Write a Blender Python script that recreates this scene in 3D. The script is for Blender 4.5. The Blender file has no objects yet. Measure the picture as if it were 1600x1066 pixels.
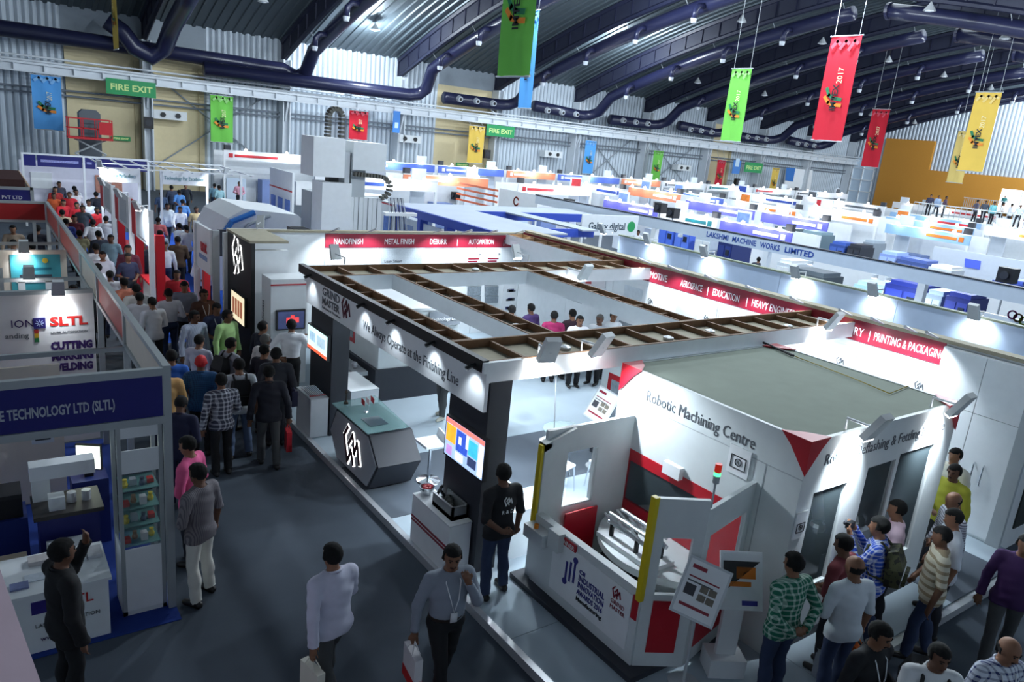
import bpy, math, random
import numpy as np
from mathutils import Vector, Matrix
random.seed(7)
SC = bpy.context.scene
C = SC.collection

# ---------------------------------------------------------------- camera
CAM_H = 5.5
FPX = 1163.83
RM = np.array([[0.813734, -0.57322603, 0.09617122],
               [-0.07453172, -0.26699987, -0.96081012],
               [0.57643907, 0.77467605, -0.2599904]])   # world axes seen from the camera (x right, y down, z forward)
cam_data = bpy.data.cameras.new('camera')
cam = bpy.data.objects.new('camera', cam_data)
C.objects.link(cam)
_r = RM.T @ np.diag([1, -1, -1])
_m = Matrix([list(_r[0]) + [0], list(_r[1]) + [0], list(_r[2]) + [CAM_H], [0, 0, 0, 1]])
cam.matrix_world = _m
cam_data.sensor_width = 36.0
cam_data.lens = 36.0 * FPX / 1600.0
cam_data.clip_end = 400
SC.camera = cam

# ---------------------------------------------------------------- light and exposure
SC.view_settings.view_transform = 'Standard'
SC.view_settings.look = 'None'
SC.view_settings.exposure = 0.4
SC.view_settings.gamma = 1.0
SC.view_settings.use_curve_mapping = False
world = bpy.data.worlds.new('hall_air')
SC.world = world
world.use_nodes = True
world.node_tree.nodes['Background'].inputs[0].default_value = (0.72, 0.86, 1.0, 1)
world.node_tree.nodes['Background'].inputs[1].default_value = 0.02

OFFN = [0]
def in_frame(p):
    c = RM @ (np.array([p[0], p[1], p[2]], float) - np.array([0, 0, CAM_H]))
    if c[2] <= 0: return False
    u, v = c[0] / c[2] * FPX + 800, c[1] / c[2] * FPX + 533
    return 0 <= u < 1600 and 0 <= v < 1066
def lamp(kind, loc, energy, color=(0.80, 0.91, 1.0), size=0.3, aim=None, angle=100, blend=0.6, parent=None, name='lamp_light'):
    if not in_frame(loc):
        OFFN[0] += 1
        name = name.replace('_light', '') + '_%d_offscreen' % OFFN[0]
    d = bpy.data.lights.new(name, kind)
    d.energy = energy
    d.color = color
    if kind == 'SPOT':
        d.spot_size = math.radians(angle)
        d.spot_blend = blend
        d.shadow_soft_size = size
    elif kind == 'AREA':
        d.size = size
    else:
        d.shadow_soft_size = size
    o = bpy.data.objects.new(name, d)
    C.objects.link(o)
    o.location = loc
    if aim is not None:
        o.rotation_euler = (Vector(aim) - Vector(loc)).to_track_quat('-Z', 'Y').to_euler()
    if parent is not None:
        o.parent = parent
        o.matrix_parent_inverse = Matrix.Translation(-Vector(parent.location))
    return o

def truss_z(Y):
    d = 55.0 - Y if Y > 28.5 else Y - 2.0
    return 9.2 + 0.38 * d - 0.0045 * d * d

# high-bay lamps of the hall roof: inside the view only the two the photograph shows lit give light,
# the rows go on beyond the frame
BAYS = []          # (x, y, z of the hook, lit)
BAY_POWER = 1900
for bx in (14, 23, 32, 41, 50, 59, 68, 77, 86):
    for by in (12, 22, 34, 45):
        z = truss_z(by) - 0.8
        if (bx, by) == (23, 45): BAYS.append((23.0, 49.8, 11.95, True))
        elif (bx, by) == (41, 45): BAYS.append((41.0, 45.3, 13.45, True))
        else: BAYS.append((bx, by, z, not in_frame((bx, by, z - 0.5))))
for b in BAYS:
    if b[3]:
        lamp('POINT', (b[0], b[1], b[2] - 0.5), BAY_POWER, size=0.3, name='high_bay_light')

# ---------------------------------------------------------------- pixel helpers (photo frame 1600 x 1066)
def _ray(x, y):
    return RM.T @ np.array([x - 800.0, y - 533.0, FPX])
def W(x, y, z=0.0):
    d = _ray(x, y); t = (z - CAM_H) / d[2]
    return Vector((t * d[0], t * d[1], z))
def WX(x, y, X):
    d = _ray(x, y); t = X / d[0]
    return Vector((X, t * d[1], CAM_H + t * d[2]))
def WY(x, y, Y):
    d = _ray(x, y); t = Y / d[1]
    return Vector((t * d[0], Y, CAM_H + t * d[2]))

# ---------------------------------------------------------------- materials
def lin(c):
    return tuple(((v / 255.0) / 12.92 if v / 255.0 <= 0.04045 else ((v / 255.0 + 0.055) / 1.055) ** 2.4) for v in c)
_M = {}
def mat(col, rough=0.6, metal=0.0, emit=0.0, var=0.06, scale=6.0, pat=None, col2=None, alpha=1.0, bump=0.0, trans=0.0, psize=0.05):
    key = (col, rough, metal, emit, var, scale, pat, col2, alpha, bump, trans, psize)
    if key in _M:
        return _M[key]
    m = bpy.data.materials.new('surface')
    m.use_nodes = True
    nt = m.node_tree
    b = nt.nodes['Principled BSDF']
    L = nt.links.new
    base = lin(col)
    b.inputs['Roughness'].default_value = rough
    b.inputs['Metallic'].default_value = metal
    tc = nt.nodes.new('ShaderNodeTexCoord')
    nz = nt.nodes.new('ShaderNodeTexNoise')
    nz.inputs['Scale'].default_value = scale
    nz.inputs['Detail'].default_value = 4
    L(tc.outputs['Object'], nz.inputs['Vector'])
    mx = nt.nodes.new('ShaderNodeMix'); mx.data_type = 'RGBA'
    mx.inputs[6].default_value = tuple(max(0, v * (1 - var)) for v in base) + (1,)
    mx.inputs[7].default_value = tuple(min(1, v * (1 + var)) for v in base) + (1,)
    L(nz.outputs['Fac'], mx.inputs[0])
    out = mx.outputs[2]
    if pat:
        c2 = lin(col2) + (1,)
        sx = nt.nodes.new('ShaderNodeSeparateXYZ')
        L(tc.outputs['Object'], sx.inputs[0])
        def band(sock, width=0.3, size=psize):
            a = nt.nodes.new('ShaderNodeMath'); a.operation = 'MULTIPLY'; a.inputs[1].default_value = 1.0 / size
            L(sock, a.inputs[0])
            f = nt.nodes.new('ShaderNodeMath'); f.operation = 'FRACT'; L(a.outputs[0], f.inputs[0])
            g = nt.nodes.new('ShaderNodeMath'); g.operation = 'LESS_THAN'; g.inputs[1].default_value = width
            L(f.outputs[0], g.inputs[0])
            return g.outputs[0]
        if pat == 'stripe_h':
            fac = band(sx.outputs[2], 0.4)
        elif pat == 'stripe_v':
            fac = band(sx.outputs[0], 0.4)
        elif pat == 'plaid':
            ad = nt.nodes.new('ShaderNodeMath'); ad.operation = 'ADD'
            s2 = nt.nodes.new('ShaderNodeMath'); s2.operation = 'ADD'
            L(sx.outputs[0], s2.inputs[0]); L(sx.outputs[1], s2.inputs[1])
            L(band(s2.outputs[0], 0.35), ad.inputs[0]); L(band(sx.outputs[2], 0.35), ad.inputs[1])
            ha = nt.nodes.new('ShaderNodeMath'); ha.operation = 'MULTIPLY'; ha.inputs[1].default_value = 0.5
            L(ad.outputs[0], ha.inputs[0]); fac = ha.outputs[0]
        elif pat == 'camo':
            vz = nt.nodes.new('ShaderNodeTexNoise'); vz.inputs['Scale'].default_value = 1 / psize
            L(tc.outputs['Object'], vz.inputs['Vector'])
            g = nt.nodes.new('ShaderNodeMath'); g.operation = 'GREATER_THAN'; g.inputs[1].default_value = 0.52
            L(vz.outputs['Fac'], g.inputs[0]); fac = g.outputs[0]
        m2 = nt.nodes.new('ShaderNodeMix'); m2.data_type = 'RGBA'
        L(fac, m2.inputs[0]); L(out, m2.inputs[6]); m2.inputs[7].default_value = c2
        out = m2.outputs[2]
    L(out, b.inputs['Base Color'])
    if emit > 0:
        L(out, b.inputs['Emission Color'])
        b.inputs['Emission Strength'].default_value = emit
    if bump > 0:
        bp = nt.nodes.new('ShaderNodeBump'); bp.inputs['Strength'].default_value = bump
        n2 = nt.nodes.new('ShaderNodeTexNoise'); n2.inputs['Scale'].default_value = scale * 12
        L(tc.outputs['Object'], n2.inputs['Vector']); L(n2.outputs['Fac'], bp.inputs['Height'])
        L(bp.outputs['Normal'], b.inputs['Normal'])
    if trans > 0:
        b.inputs['Transmission Weight'].default_value = trans
        b.inputs['IOR'].default_value = 1.05
    b.inputs['Alpha'].default_value = alpha
    _M[key] = m
    return m

WHITE = mat((238, 241, 243), 0.45)
OFFWH = mat((222, 226, 228), 0.5)
GREYP = mat((176, 182, 186), 0.5)
ALU = mat((196, 200, 204), 0.4, 0.25)
CHROME = mat((215, 218, 222), 0.15, 1.0)
BLACK = mat((22, 23, 27), 0.5)
CHAR = mat((44, 47, 56), 0.55)
MAROON = mat((140, 22, 46), 0.4)
REDM = mat((178, 18, 36), 0.4)
NAVYD = mat((34, 38, 78), 0.3)
BLUEH = mat((22, 24, 112), 0.5)
BLUEP = mat((40, 62, 175), 0.5)
WOOD = mat((132, 100, 72), 0.7, scale=14, var=0.3)
PLYW = mat((168, 160, 138), 0.8, scale=8, var=0.15)
GLASSM = mat((120, 136, 142), 0.03, alpha=0.13)
BULB = mat((255, 255, 255), 0.4, emit=30.0)
TXTG = mat((88, 92, 98), 0.5)
TXTW = mat((240, 240, 240), 0.5)
PAPER = mat((236, 238, 240), 0.6)

# ---------------------------------------------------------------- mesh builder
class MB:
    def __init__(s, M=None):
        s.v = []; s.f = []; s.mi = []; s.M = M; s.cur = 0
    def add(s, vs, fs):
        n = len(s.v)
        for p in vs:
            p = Vector(p)
            s.v.append(s.M @ p if s.M is not None else p)
        for f in fs:
            s.f.append([i + n for i in f]); s.mi.append(s.cur)
        return s
    def box(s, a, b):
        x0, y0, z0 = (min(a[i], b[i]) for i in range(3)); x1, y1, z1 = (max(a[i], b[i]) for i in range(3))
        return s.add([(x0, y0, z0), (x1, y0, z0), (x1, y1, z0), (x0, y1, z0), (x0, y0, z1), (x1, y0, z1), (x1, y1, z1), (x0, y1, z1)],
                     [(0, 3, 2, 1), (4, 5, 6, 7), (0, 1, 5, 4), (1, 2, 6, 5), (2, 3, 7, 6), (3, 0, 4, 7)])
    def prism(s, poly, vec):
        vec = Vector(vec); n = len(poly)
        vs = [Vector(p) for p in poly] + [Vector(p) + vec for p in poly]
        fs = [tuple(range(n - 1, -1, -1)), tuple(range(n, 2 * n))] + [(i, (i + 1) % n, n + (i + 1) % n, n + i) for i in range(n)]
        return s.add(vs, fs)
    def cyl(s, p, q, r, r2=None, n=10):
        p = Vector(p); q = Vector(q); r2 = r if r2 is None else r2
        d = (q - p).normalized()
        u = d.orthogonal().normalized(); w = d.cross(u)
        vs = [p + (u * math.cos(t) + w * math.sin(t)) * r for t in [2 * math.pi * k / n for k in range(n)]] + \
             [q + (u * math.cos(t) + w * math.sin(t)) * r2 for t in [2 * math.pi * k / n for k in range(n)]]
        fs = [tuple(range(n - 1, -1, -1)), tuple(range(n, 2 * n))] + [(i, (i + 1) % n, n + (i + 1) % n, n + i) for i in range(n)]
        return s.add(vs, fs)
    def tube(s, pts, r, n=8):
        pts = [Vector(p) for p in pts]; k = len(pts); vs = []; fs = []
        u = None
        for i in range(k):
            d = (pts[min(i + 1, k - 1)] - pts[max(i - 1, 0)]).normalized()
            if u is None:
                u = d.orthogonal().normalized()
            u = (u - d * u.dot(d)).normalized(); w = d.cross(u)
            rr = r[i] if isinstance(r, (list, tuple)) else r
            vs += [pts[i] + (u * math.cos(2 * math.pi * j / n) + w * math.sin(2 * math.pi * j / n)) * rr for j in range(n)]
        for i in range(k - 1):
            for j in range(n):
                fs.append((i * n + j, i * n + (j + 1) % n, (i + 1) * n + (j + 1) % n, (i + 1) * n + j))
        fs.append(tuple(range(n - 1, -1, -1))); fs.append(tuple(range((k - 1) * n, k * n)))
        return s.add(vs, fs)
    def lathe(s, prof, c, n=16):
        c = Vector(c); vs = []; fs = []; k = len(prof)
        for (r, z) in prof:
            vs += [c + Vector((r * math.cos(2 * math.pi * j / n), r * math.sin(2 * math.pi * j / n), z)) for j in range(n)]
        for i in range(k - 1):
            for j in range(n):
                fs.append((i * n + j, i * n + (j + 1) % n, (i + 1) * n + (j + 1) % n, (i + 1) * n + j))
        fs.append(tuple(range(n - 1, -1, -1))); fs.append(tuple(range((k - 1) * n, k * n)))
        return s.add(vs, fs)
    def ball(s, c, r, n=10, m=6):
        r = (r, r, r) if not isinstance(r, (tuple, list)) else r
        c = Vector(c)
        vs = [c + Vector((0, 0, r[2]))]; fs = []
        for i in range(1, m):
            a = math.pi * i / m
            vs += [c + Vector((r[0] * math.sin(a) * math.cos(2 * math.pi * j / n), r[1] * math.sin(a) * math.sin(2 * math.pi * j / n), r[2] * math.cos(a))) for j in range(n)]
        vs.append(c - Vector((0, 0, r[2])))
        for j in range(n):
            fs.append((0, 1 + j, 1 + (j + 1) % n))
            fs.append((len(vs) - 1, 1 + (m - 2) * n + (j + 1) % n, 1 + (m - 2) * n + j))
            for i in range(m - 2):
                fs.append((1 + i * n + j, 1 + (i + 1) * n + j, 1 + (i + 1) * n + (j + 1) % n, 1 + i * n + (j + 1) % n))
        return s.add(vs, fs)
    def build(s, name, mats, parent=None, loc=None, smooth=False):
        if not isinstance(mats, (list, tuple)):
            mats = [mats]
        off = Vector(parent.location) if parent is not None else (Vector(loc) if loc is not None else Vector((0, 0, 0)))
        if parent is not None and parent.parent is not None:
            off = off + Vector(parent.parent.location)
        me = bpy.data.meshes.new(name)
        me.from_pydata([p - off for p in s.v], [], s.f)
        for m in mats:
            me.materials.append(m)
        if len(mats) > 1:
            me.polygons.foreach_set('material_index', s.mi)
        if smooth:
            me.polygons.foreach_set('use_smooth', [True] * len(me.polygons))
        me.update()
        o = bpy.data.objects.new(name, me)
        C.objects.link(o)
        if parent is not None:
            o.parent = parent
        elif loc is not None:
            o.location = loc
        return o

def tag(o, label=None, cat=None, group=None, kind=None):
    if label: o['label'] = label
    if cat: o['category'] = cat
    if group: o['group'] = group
    if kind: o['kind'] = kind
    return o
def thing(name, label, cat, loc=(0, 0, 0), group=None):
    o = bpy.data.objects.new(name, None)
    C.objects.link(o)
    o.location = loc
    o.empty_display_size = 0.2
    return tag(o, label, cat, group)
def box(name, a, b, m, parent=None, loc=None):
    return MB().box(a, b).build(name, m, parent, loc)
def struct(name, mb, m, smooth=False):
    return tag(mb.build(name, m, smooth=smooth), kind='structure')
def dup(root, loc, label=None):
    r = root.copy(); C.objects.link(r); r.location = loc
    if label: r['label'] = label
    for ch in root.children:
        c = ch.copy(); C.objects.link(c); c.parent = r
        for g in ch.children:
            d = g.copy(); C.objects.link(d); d.parent = c
    return r

# flat lettering: o = left end of the baseline, xd = reading direction, up = letter up
def text(s, o, xd, up, size, m, parent=None, align='LEFT', width=None, bold=0.0, name='lettering'):
    cu = bpy.data.curves.new('t', 'FONT')
    cu.body = s
    cu.size = size
    cu.align_x = align
    cu.extrude = 0.002
    cu.offset = bold
    cu.resolution_u = 2
    ob = bpy.data.objects.new('t', cu)
    C.objects.link(ob)
    dg = bpy.context.evaluated_depsgraph_get()
    me = bpy.data.meshes.new_from_object(ob.evaluated_get(dg))
    bpy.data.objects.remove(ob)
    me.name = name
    xd = Vector(xd).normalized(); up = Vector(up).normalized(); n = xd.cross(up)
    k = 1.0
    if width:
        xs = [v.co.x for v in me.vertices]
        k = width / (max(xs) - min(xs))
    off = Vector((0, 0, 0))
    if parent is not None:
        off = Vector(parent.location)
        if parent.parent is not None:
            off = off + Vector(parent.parent.location)
    o = Vector(o)
    for v in me.vertices:
        p = o + xd * (v.co.x * k) + up * v.co.y + n * (v.co.z + 0.004)
        v.co = p - off
    me.materials.clear(); me.materials.append(m)
    t = bpy.data.objects.new(name, me)
    C.objects.link(t)
    if parent is not None:
        t.parent = parent
    return t

def stroke(mb, pts, o, xd, up, w, th=0.006):
    """thick flat polyline in the plane (o, xd, up)"""
    xd = Vector(xd).normalized(); up = Vector(up).normalized(); n = xd.cross(up); o = Vector(o)
    for i in range(len(pts) - 1):
        a = Vector((pts[i][0], pts[i][1])); b = Vector((pts[i + 1][0], pts[i + 1][1]))
        d = (b - a).normalized(); e = Vector((-d[1], d[0])) * w / 2; a = a - d * w * 0.4; b = b + d * w * 0.4
        q = [a - e, b - e, b + e, a + e]
        mb.prism([o + xd * p[0] + up * p[1] for p in q], n * th)
def gm_logo(o, xd, up, s, m, parent, name='logo', w=0.12):
    """zigzag emblem of the stand"""
    mb = MB()
    A = [(0.22, 1.0), (0.0, 0.70), (0.26, 0.04), (0.47, 0.44), (0.62, 0.10)]
    B = [(0.30, 0.56), (0.54, 0.90), (0.67, 0.42), (0.83, 0.78), (1.0, 0.26)]
    for P_ in (A, B):
        stroke(mb, [(x * s, y * s) for x, y in P_], o, xd, up, s * w)
    return mb.build(name, m, parent)
X_, Y_, Z_ = Vector((1, 0, 0)), Vector((0, 1, 0)), Vector((0, 0, 1))
# ================================================================ HALL
carpet = mat((70, 79, 90), 0.95, var=0.12, scale=2.5, bump=0.25)
struct('floor', MB().box((-14, -6, -0.1), (92, 55.4, 0.0)), carpet)
clad = mat((206, 216, 226), 0.5, 0.1, var=0.05, scale=0.7)
cream = mat((222, 206, 166), 0.7)
steel = mat((214, 220, 226), 0.5, 0.1)
darksteel = mat((30, 34, 58), 0.5)
COLX = [-8.3, 0.7, 9.6, 18.5, 27.5, 36.5, 45.3, 54.2, 63.4, 72.4, 81.4, 90.6]
# back wall: a solid sheet behind, ribbed cladding sheets bay by bay
wall_back = struct('wall_back', MB().box((-14, 55.0, 0), (92, 55.3, 12.0)), mat((150, 160, 170), 0.7))
CREAM = [(5.2, 9.3), (9.9, 13.2), (31.0, 36.2), (64.6, 68.0)]
for i in range(len(COLX) - 1):
    a, b = COLX[i], COLX[i + 1]
    mb = MB(); x = a + 0.3
    while x < b - 0.3:
        if not any(c0 - 0.1 < x < c1 + 0.1 for c0, c1 in CREAM):
            mb.prism([(x, 55.0, 0.2), (x + 0.07, 54.93, 0.2), (x + 0.2, 54.93, 0.2), (x + 0.27, 55.0, 0.2)], (0, 0, 10.6))
        x += 0.38
    mb.build('cladding_sheet', clad, wall_back)
for c0, c1 in CREAM:
    box('cream_panel', (c0, 54.9, 0.0), (c1, 55.0, 9.2), cream, wall_back)
    box('panel_post', (c1 - 0.35, 54.8, 0.0), (c1, 54.9, 8.0), mat((190, 176, 140), 0.7), wall_back)
for x in COLX[1:]:
    mb = MB().box((x - 0.28, 53.9, 0), (x - 0.2, 54.9, 9.3)).box((x + 0.2, 53.9, 0), (x + 0.28, 54.9, 9.3)).box((x - 0.2, 54.35, 0), (x + 0.2, 54.45, 9.3))
    struct('trim_column', mb, steel)
# crane rail beam with its ribs and brackets
rail = MB().box((-14, 53.3, 7.0), (91, 53.7, 7.12)).box((-14, 53.3, 6.55), (91, 53.7, 6.65)).box((-14, 53.47, 6.6), (91, 53.53, 7.05))
rail.cyl((-14, 53.3, 7.2), (91, 53.3, 7.2), 0.07).cyl((-14, 53.5, 7.45), (91, 53.5, 7.45), 0.06)
x = -14
while x < 91:
    rail.box((x, 53.3, 6.65), (x + 0.06, 53.47, 7.0)); x += 1.5
rail_o = struct('trim_crane_rail', rail, mat((214, 220, 226), 0.4))
for x in COLX[1:]:
    MB().prism([(x - 0.06, 53.6, 6.6), (x - 0.06, 54.3, 6.6), (x - 0.06, 54.3, 5.2), (x - 0.06, 54.15, 5.2), ], (0.12, 0, 0)).build('rail_bracket', steel, rail_o)
# service pipes along the wall
for zz in (5.75, 5.45):
    struct('trim_service_pipe', MB().cyl((-14, 54.6, zz), (91, 54.6, zz), 0.06, n=6), mat((120, 128, 138), 0.5))
# brace rods crossing some bays
for a, b in ((10, 18.2), (46, 53.8), (54.6, 63)):
    for z0, z1 in ((7.4, 1.5), (1.5, 7.4)):
        struct('trim_brace_rod', MB().cyl((a, 54.75, z0), (b, 54.75, z1), 0.05, n=6), mat((150, 158, 166), 0.5))
# gable wall on the far right with orange painted blocks
wall_right = struct('wall_right', MB().box((91, -6, 0), (91.3, 55.3, 17.5)), mat((150, 160, 172), 0.7))
mb = MB(); y = -4.0
while y < 54.6:
    mb.prism([(91, y, 0.2), (90.93, y + 0.07, 0.2), (90.93, y + 0.2, 0.2), (91, y + 0.27, 0.2)], (0, 0, 17)); y += 0.42
mb.build('cladding_sheet', clad, wall_right)
orange = mat((203, 140, 52), 0.75, var=0.05)
box('orange_panel', (90.5, 44.5, 0), (90.85, 50.3, 10.0), orange, wall_right)
box('orange_panel', (90.5, 36.3, 0), (90.85, 44.5, 6.75), orange, wall_right)
box('orange_panel', (90.5, 20, 0), (90.85, 36.3, 3.1), orange, wall_right)
box('orange_panel', (90.5, 20, 5.5), (90.85, 36.3, 6.75), orange, wall_right)
win = struct('window_1', MB().box((90.6, 30.0, 3.1), (90.8, 36.3, 5.5)), mat((235, 245, 255), 0.4, emit=3.0))
for yy in (32.1, 34.2):
    box('window_frame', (90.5, yy, 3.1), (90.62, yy + 0.1, 5.5), steel, win)
rl = struct('trim_balcony_rail', MB().box((89.5, 34.4, 4.15), (89.56, 39.5, 4.2)).box((89.4, 30, 3.0), (90.6, 39.5, 3.12)), steel)
for k in range(24):
    box('baluster', (89.5, 34.5 + k * 0.21, 3.1), (89.54, 34.54 + k * 0.21, 4.16), GREYP, rl)
struct('wall_left', MB().box((-8.6, -6.3, 0), (-8.3, 55.3, 18.0)), mat((190, 198, 206), 0.7))
struct('wall_front', MB().box((-8.6, -6.6, 0), (91.3, -6.3, 12.0)), mat((190, 198, 206), 0.7))
# bright shutter frame between the gable and the back wall
dw = struct('door_1', MB().box((90.75, 51.0, 0.0), (90.95, 53.9, 7.6)), mat((205, 222, 238), 0.5))
for yy in (51.0, 52.4, 53.8):
    box('door_frame', (90.6, yy, 0), (90.8, yy + 0.12, 7.6), WHITE, dw)
for zz in (2.0, 3.4, 4.8, 6.2, 7.5):
    box('door_frame', (90.6, 51.0, zz), (90.8, 53.9, zz + 0.1), WHITE, dw)
# roof: ribbed sheets between trusses, curving up to the ridge
roofm = mat((84, 95, 102), 0.45, 0.3, var=0.08, scale=0.5)
def roof_sheet(x0, x1):
    ys = [55.2 - i * 1.05 for i in range(60)]
    mb = MB(); n = max(2, int((x1 - x0) / 0.6)); vs = []; fs = []
    xs = []
    for i in range(n):
        a = x0 + (x1 - x0) * i / n; w = (x1 - x0) / n
        xs += [(a, 0), (a + w * 0.55, 0), (a + w * 0.62, -0.09), (a + w * 0.93, -0.09)]
    xs.append((x1, 0))
    for yy in ys:
        vs += [(px_, yy, truss_z(max(2.2, yy)) + 1.45 + dz) for px_, dz in xs]
    m = len(xs)
    for j in range(len(ys) - 1):
        if abs(ys[j] - 28.5) < 1.6 and x0 > 40:
            continue
        for i in range(m - 1):
            fs.append((j * m + i, j * m + i + 1, (j + 1) * m + i + 1, (j + 1) * m + i))
    return mb.add(vs, fs)
ceiling = None
for i in range(len(COLX) - 1):
    o = roof_sheet(COLX[i], COLX[i + 1])
    if ceiling is None:
        ceiling = struct('ceiling', o, roofm)
    else:
        o.build('roof_sheet', roofm, ceiling)
# daylight monitor along the ridge
for i in range(5, len(COLX) - 1):
    a, b = COLX[i], COLX[i + 1]
    sk = box('skylight', (a + 0.4, 26.9, 17.3), (b - 0.4, 30.1, 17.4), mat((220, 235, 245), 0.5, emit=2.2), ceiling)
    for k in range(1, 4):
        box('skylight_bar', (a + (b - a) * k / 4 - 0.05, 26.9, 17.15), (a + (b - a) * k / 4 + 0.05, 30.1, 17.3), darksteel, sk)
# trusses: dark plate girders with web posts, and the hanging ducts below them
def arc(y0, y1, dz, step=1.5):
    n = max(2, int(abs(y1 - y0) / step)); return [(y0 + (y1 - y0) * k / n, truss_z(y0 + (y1 - y0) * k / n) + dz) for k in range(n + 1)]
for x in COLX[2:]:
    tr = struct('trim_truss', MB().tube([(x, y, z) for y, z in arc(54.9, 2.4, 0)], 0.17, 6), darksteel)
    MB().tube([(x, y, z) for y, z in arc(54.9, 2.4, 1.25)], 0.2, 6).build('top_chord', darksteel, tr)
    lo = arc(54.9, 10.0, 0.0); mb = MB()
    for (y, z), (y2, z2) in zip(lo[:-1], lo[1:]):
        mb.prism([(x - 0.03, y, z), (x - 0.03, y2, z2), (x - 0.03, y2, z2 + 1.25), (x - 0.03, y, z + 1.25)], (0.06, 0, 0))
    mb.build('web_plate', mat((40, 44, 64), 0.6), tr)
    mb = MB()
    for y, z in lo:
        mb.box((x - 0.1, y - 0.04, z), (x + 0.1, y + 0.04, z + 1.25))
    mb.build('web_post', darksteel, tr)
ductm = mat((34, 37, 66), 0.28, var=0.1, scale=1.0)
nozm = mat((190, 196, 204), 0.4)
def duct(name, pts, r=0.45, label=''):
    t = tag(thing(name, label, 'duct', pts[0], 'air ducts under the hall roof'))
    MB().tube(pts, r, 14).build('duct_pipe', ductm, t, smooth=True)
    return t
def nozzle(t, p, d):
    p = Vector(p); d = Vector(d).normalized()
    MB().tube([p, p + d * 0.5, p + d * 0.75 + Vector((0, 0, -0.25)), p + d * 0.8 + Vector((0, 0, -0.8))], 0.17, 8).build('nozzle_elbow', ductm, t, smooth=True)
    MB().cyl(p + d * 0.8 + Vector((0, 0, -0.75)), p + d * 0.8 + Vector((0, 0, -1.0)), 0.2, 0.16).build('nozzle', nozm, t)
for i, x in enumerate(COLX[3:-1]):
    xx = x + 0.75
    pts = [(xx - 6.5, 53.4, 8.15 + 0.3 * (i % 2)), (xx - 1.2, 53.4, 8.15), (xx - 0.35, 53.2, 8.25), (xx, 52.4, 8.6)] + [(xx, y, z - 0.75) for y, z in arc(51, 29.5, 0)]
    if i == 0:
        pts[0] = (-14, 53.4, 8.9); pts[1] = (xx - 1.2, 53.4, 8.6)
    if i == 1:
        pts[:4] = [(12.6, 52.3, 7.95), (xx - 1.2, 52.3, 7.95), (xx - 0.35, 52.2, 8.1), (xx, 51.8, 8.5)]
    d = duct('air_duct', pts, 0.45, 'dark blue round air duct curving up from the ribbed wall below a roof truss')
    for k, (y, z) in enumerate(arc(48, 32, 0)):
        if k % 3 == 0:
            nozzle(d, (xx - 0.3, y, z - 0.9), (-1, 0, -0.1))
    for y, z in arc(50, 30, 0, 5.0):
        MB().cyl((xx, y, z - 0.75), (xx - 0.7, y, z), 0.02, n=5).build('duct_hanger', GREYP, d)
    for kx in range(3):
        q = Vector((xx - 2.2 - 1.6 * kx, 52.95, 8.2))
        MB().cyl(q, q + Vector((0, -0.3, -0.05)), 0.26, 0.2).build('nozzle', nozm, d)
        MB().cyl(q + Vector((0, -0.28, -0.05)), q + Vector((0, -0.33, -0.06)), 0.12).build('nozzle_mouth', BLACK, d)
    if x > 40:
        d2 = duct('air_duct', [(xx, y, z - 0.75) for y, z in arc(27.2, 8, 0)], 0.45, 'dark blue round air duct descending on the near side of the roof ridge')
        MB().cyl((xx, 20, truss_z(20) - 0.75), (xx - 0.75, 20, truss_z(20)), 0.02, n=5).build('duct_hanger', GREYP, d2)
        MB().cyl((xx, 27.25, truss_z(27.2) - 0.75), (xx, 27.05, truss_z(27.2) - 0.75), 0.5, n=14).build('end_cap', ductm, d2)
# short duct bends above the cream doorway
t = duct('air_duct', [(7.2, 52.2, 9.9), (8.0, 52.1, 9.4), (8.6, 52.0, 8.6), (9.5, 52.0, 8.2), (10.2, 51.8, 8.8), (10.3, 50, 9.9), (10.4, 47, 11.0), (10.4, 42, 12.6)], 0.5, 'dark blue duct with a twisted elbow above the cream doorway panels')
t = duct('air_duct', [(35.4, 53.9, 8.2), (36.0, 53.9, 7.3), (36.0, 53.9, 6.6)], 0.2, 'silver bent pipe beside the cream panel and blue strip')
for ch in t.children: ch.data.materials[0] = CHROME
# high-bay lamps
for b in BAYS:
    hb = thing('high_bay_lamp', 'bell shaped high-bay lamp hanging from the roof sheets', 'lamp', (b[0], b[1], b[2] - 0.1), 'high-bay lamps under the roof')
    MB().lathe([(0.04, 0.3), (0.09, 0.2), (0.14, 0.12), (0.32, -0.14), (0.3, -0.14)], (b[0], b[1], b[2] - 0.1), 12).build('lamp_shade', ALU, hb)
    MB().cyl((b[0], b[1], b[2] + 0.15), (b[0], b[1], truss_z(b[1]) + 1.4), 0.015, n=5).build('cable', BLACK, hb)
    MB().lathe([(0.22, -0.1), (0.2, -0.17), (0.05, -0.2)], (b[0], b[1], b[2] - 0.1), 12).build('bulb', mat((255, 250, 255), 0.4, emit=8.0) if b[3] else mat((214, 218, 222), 0.4), hb)
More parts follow.
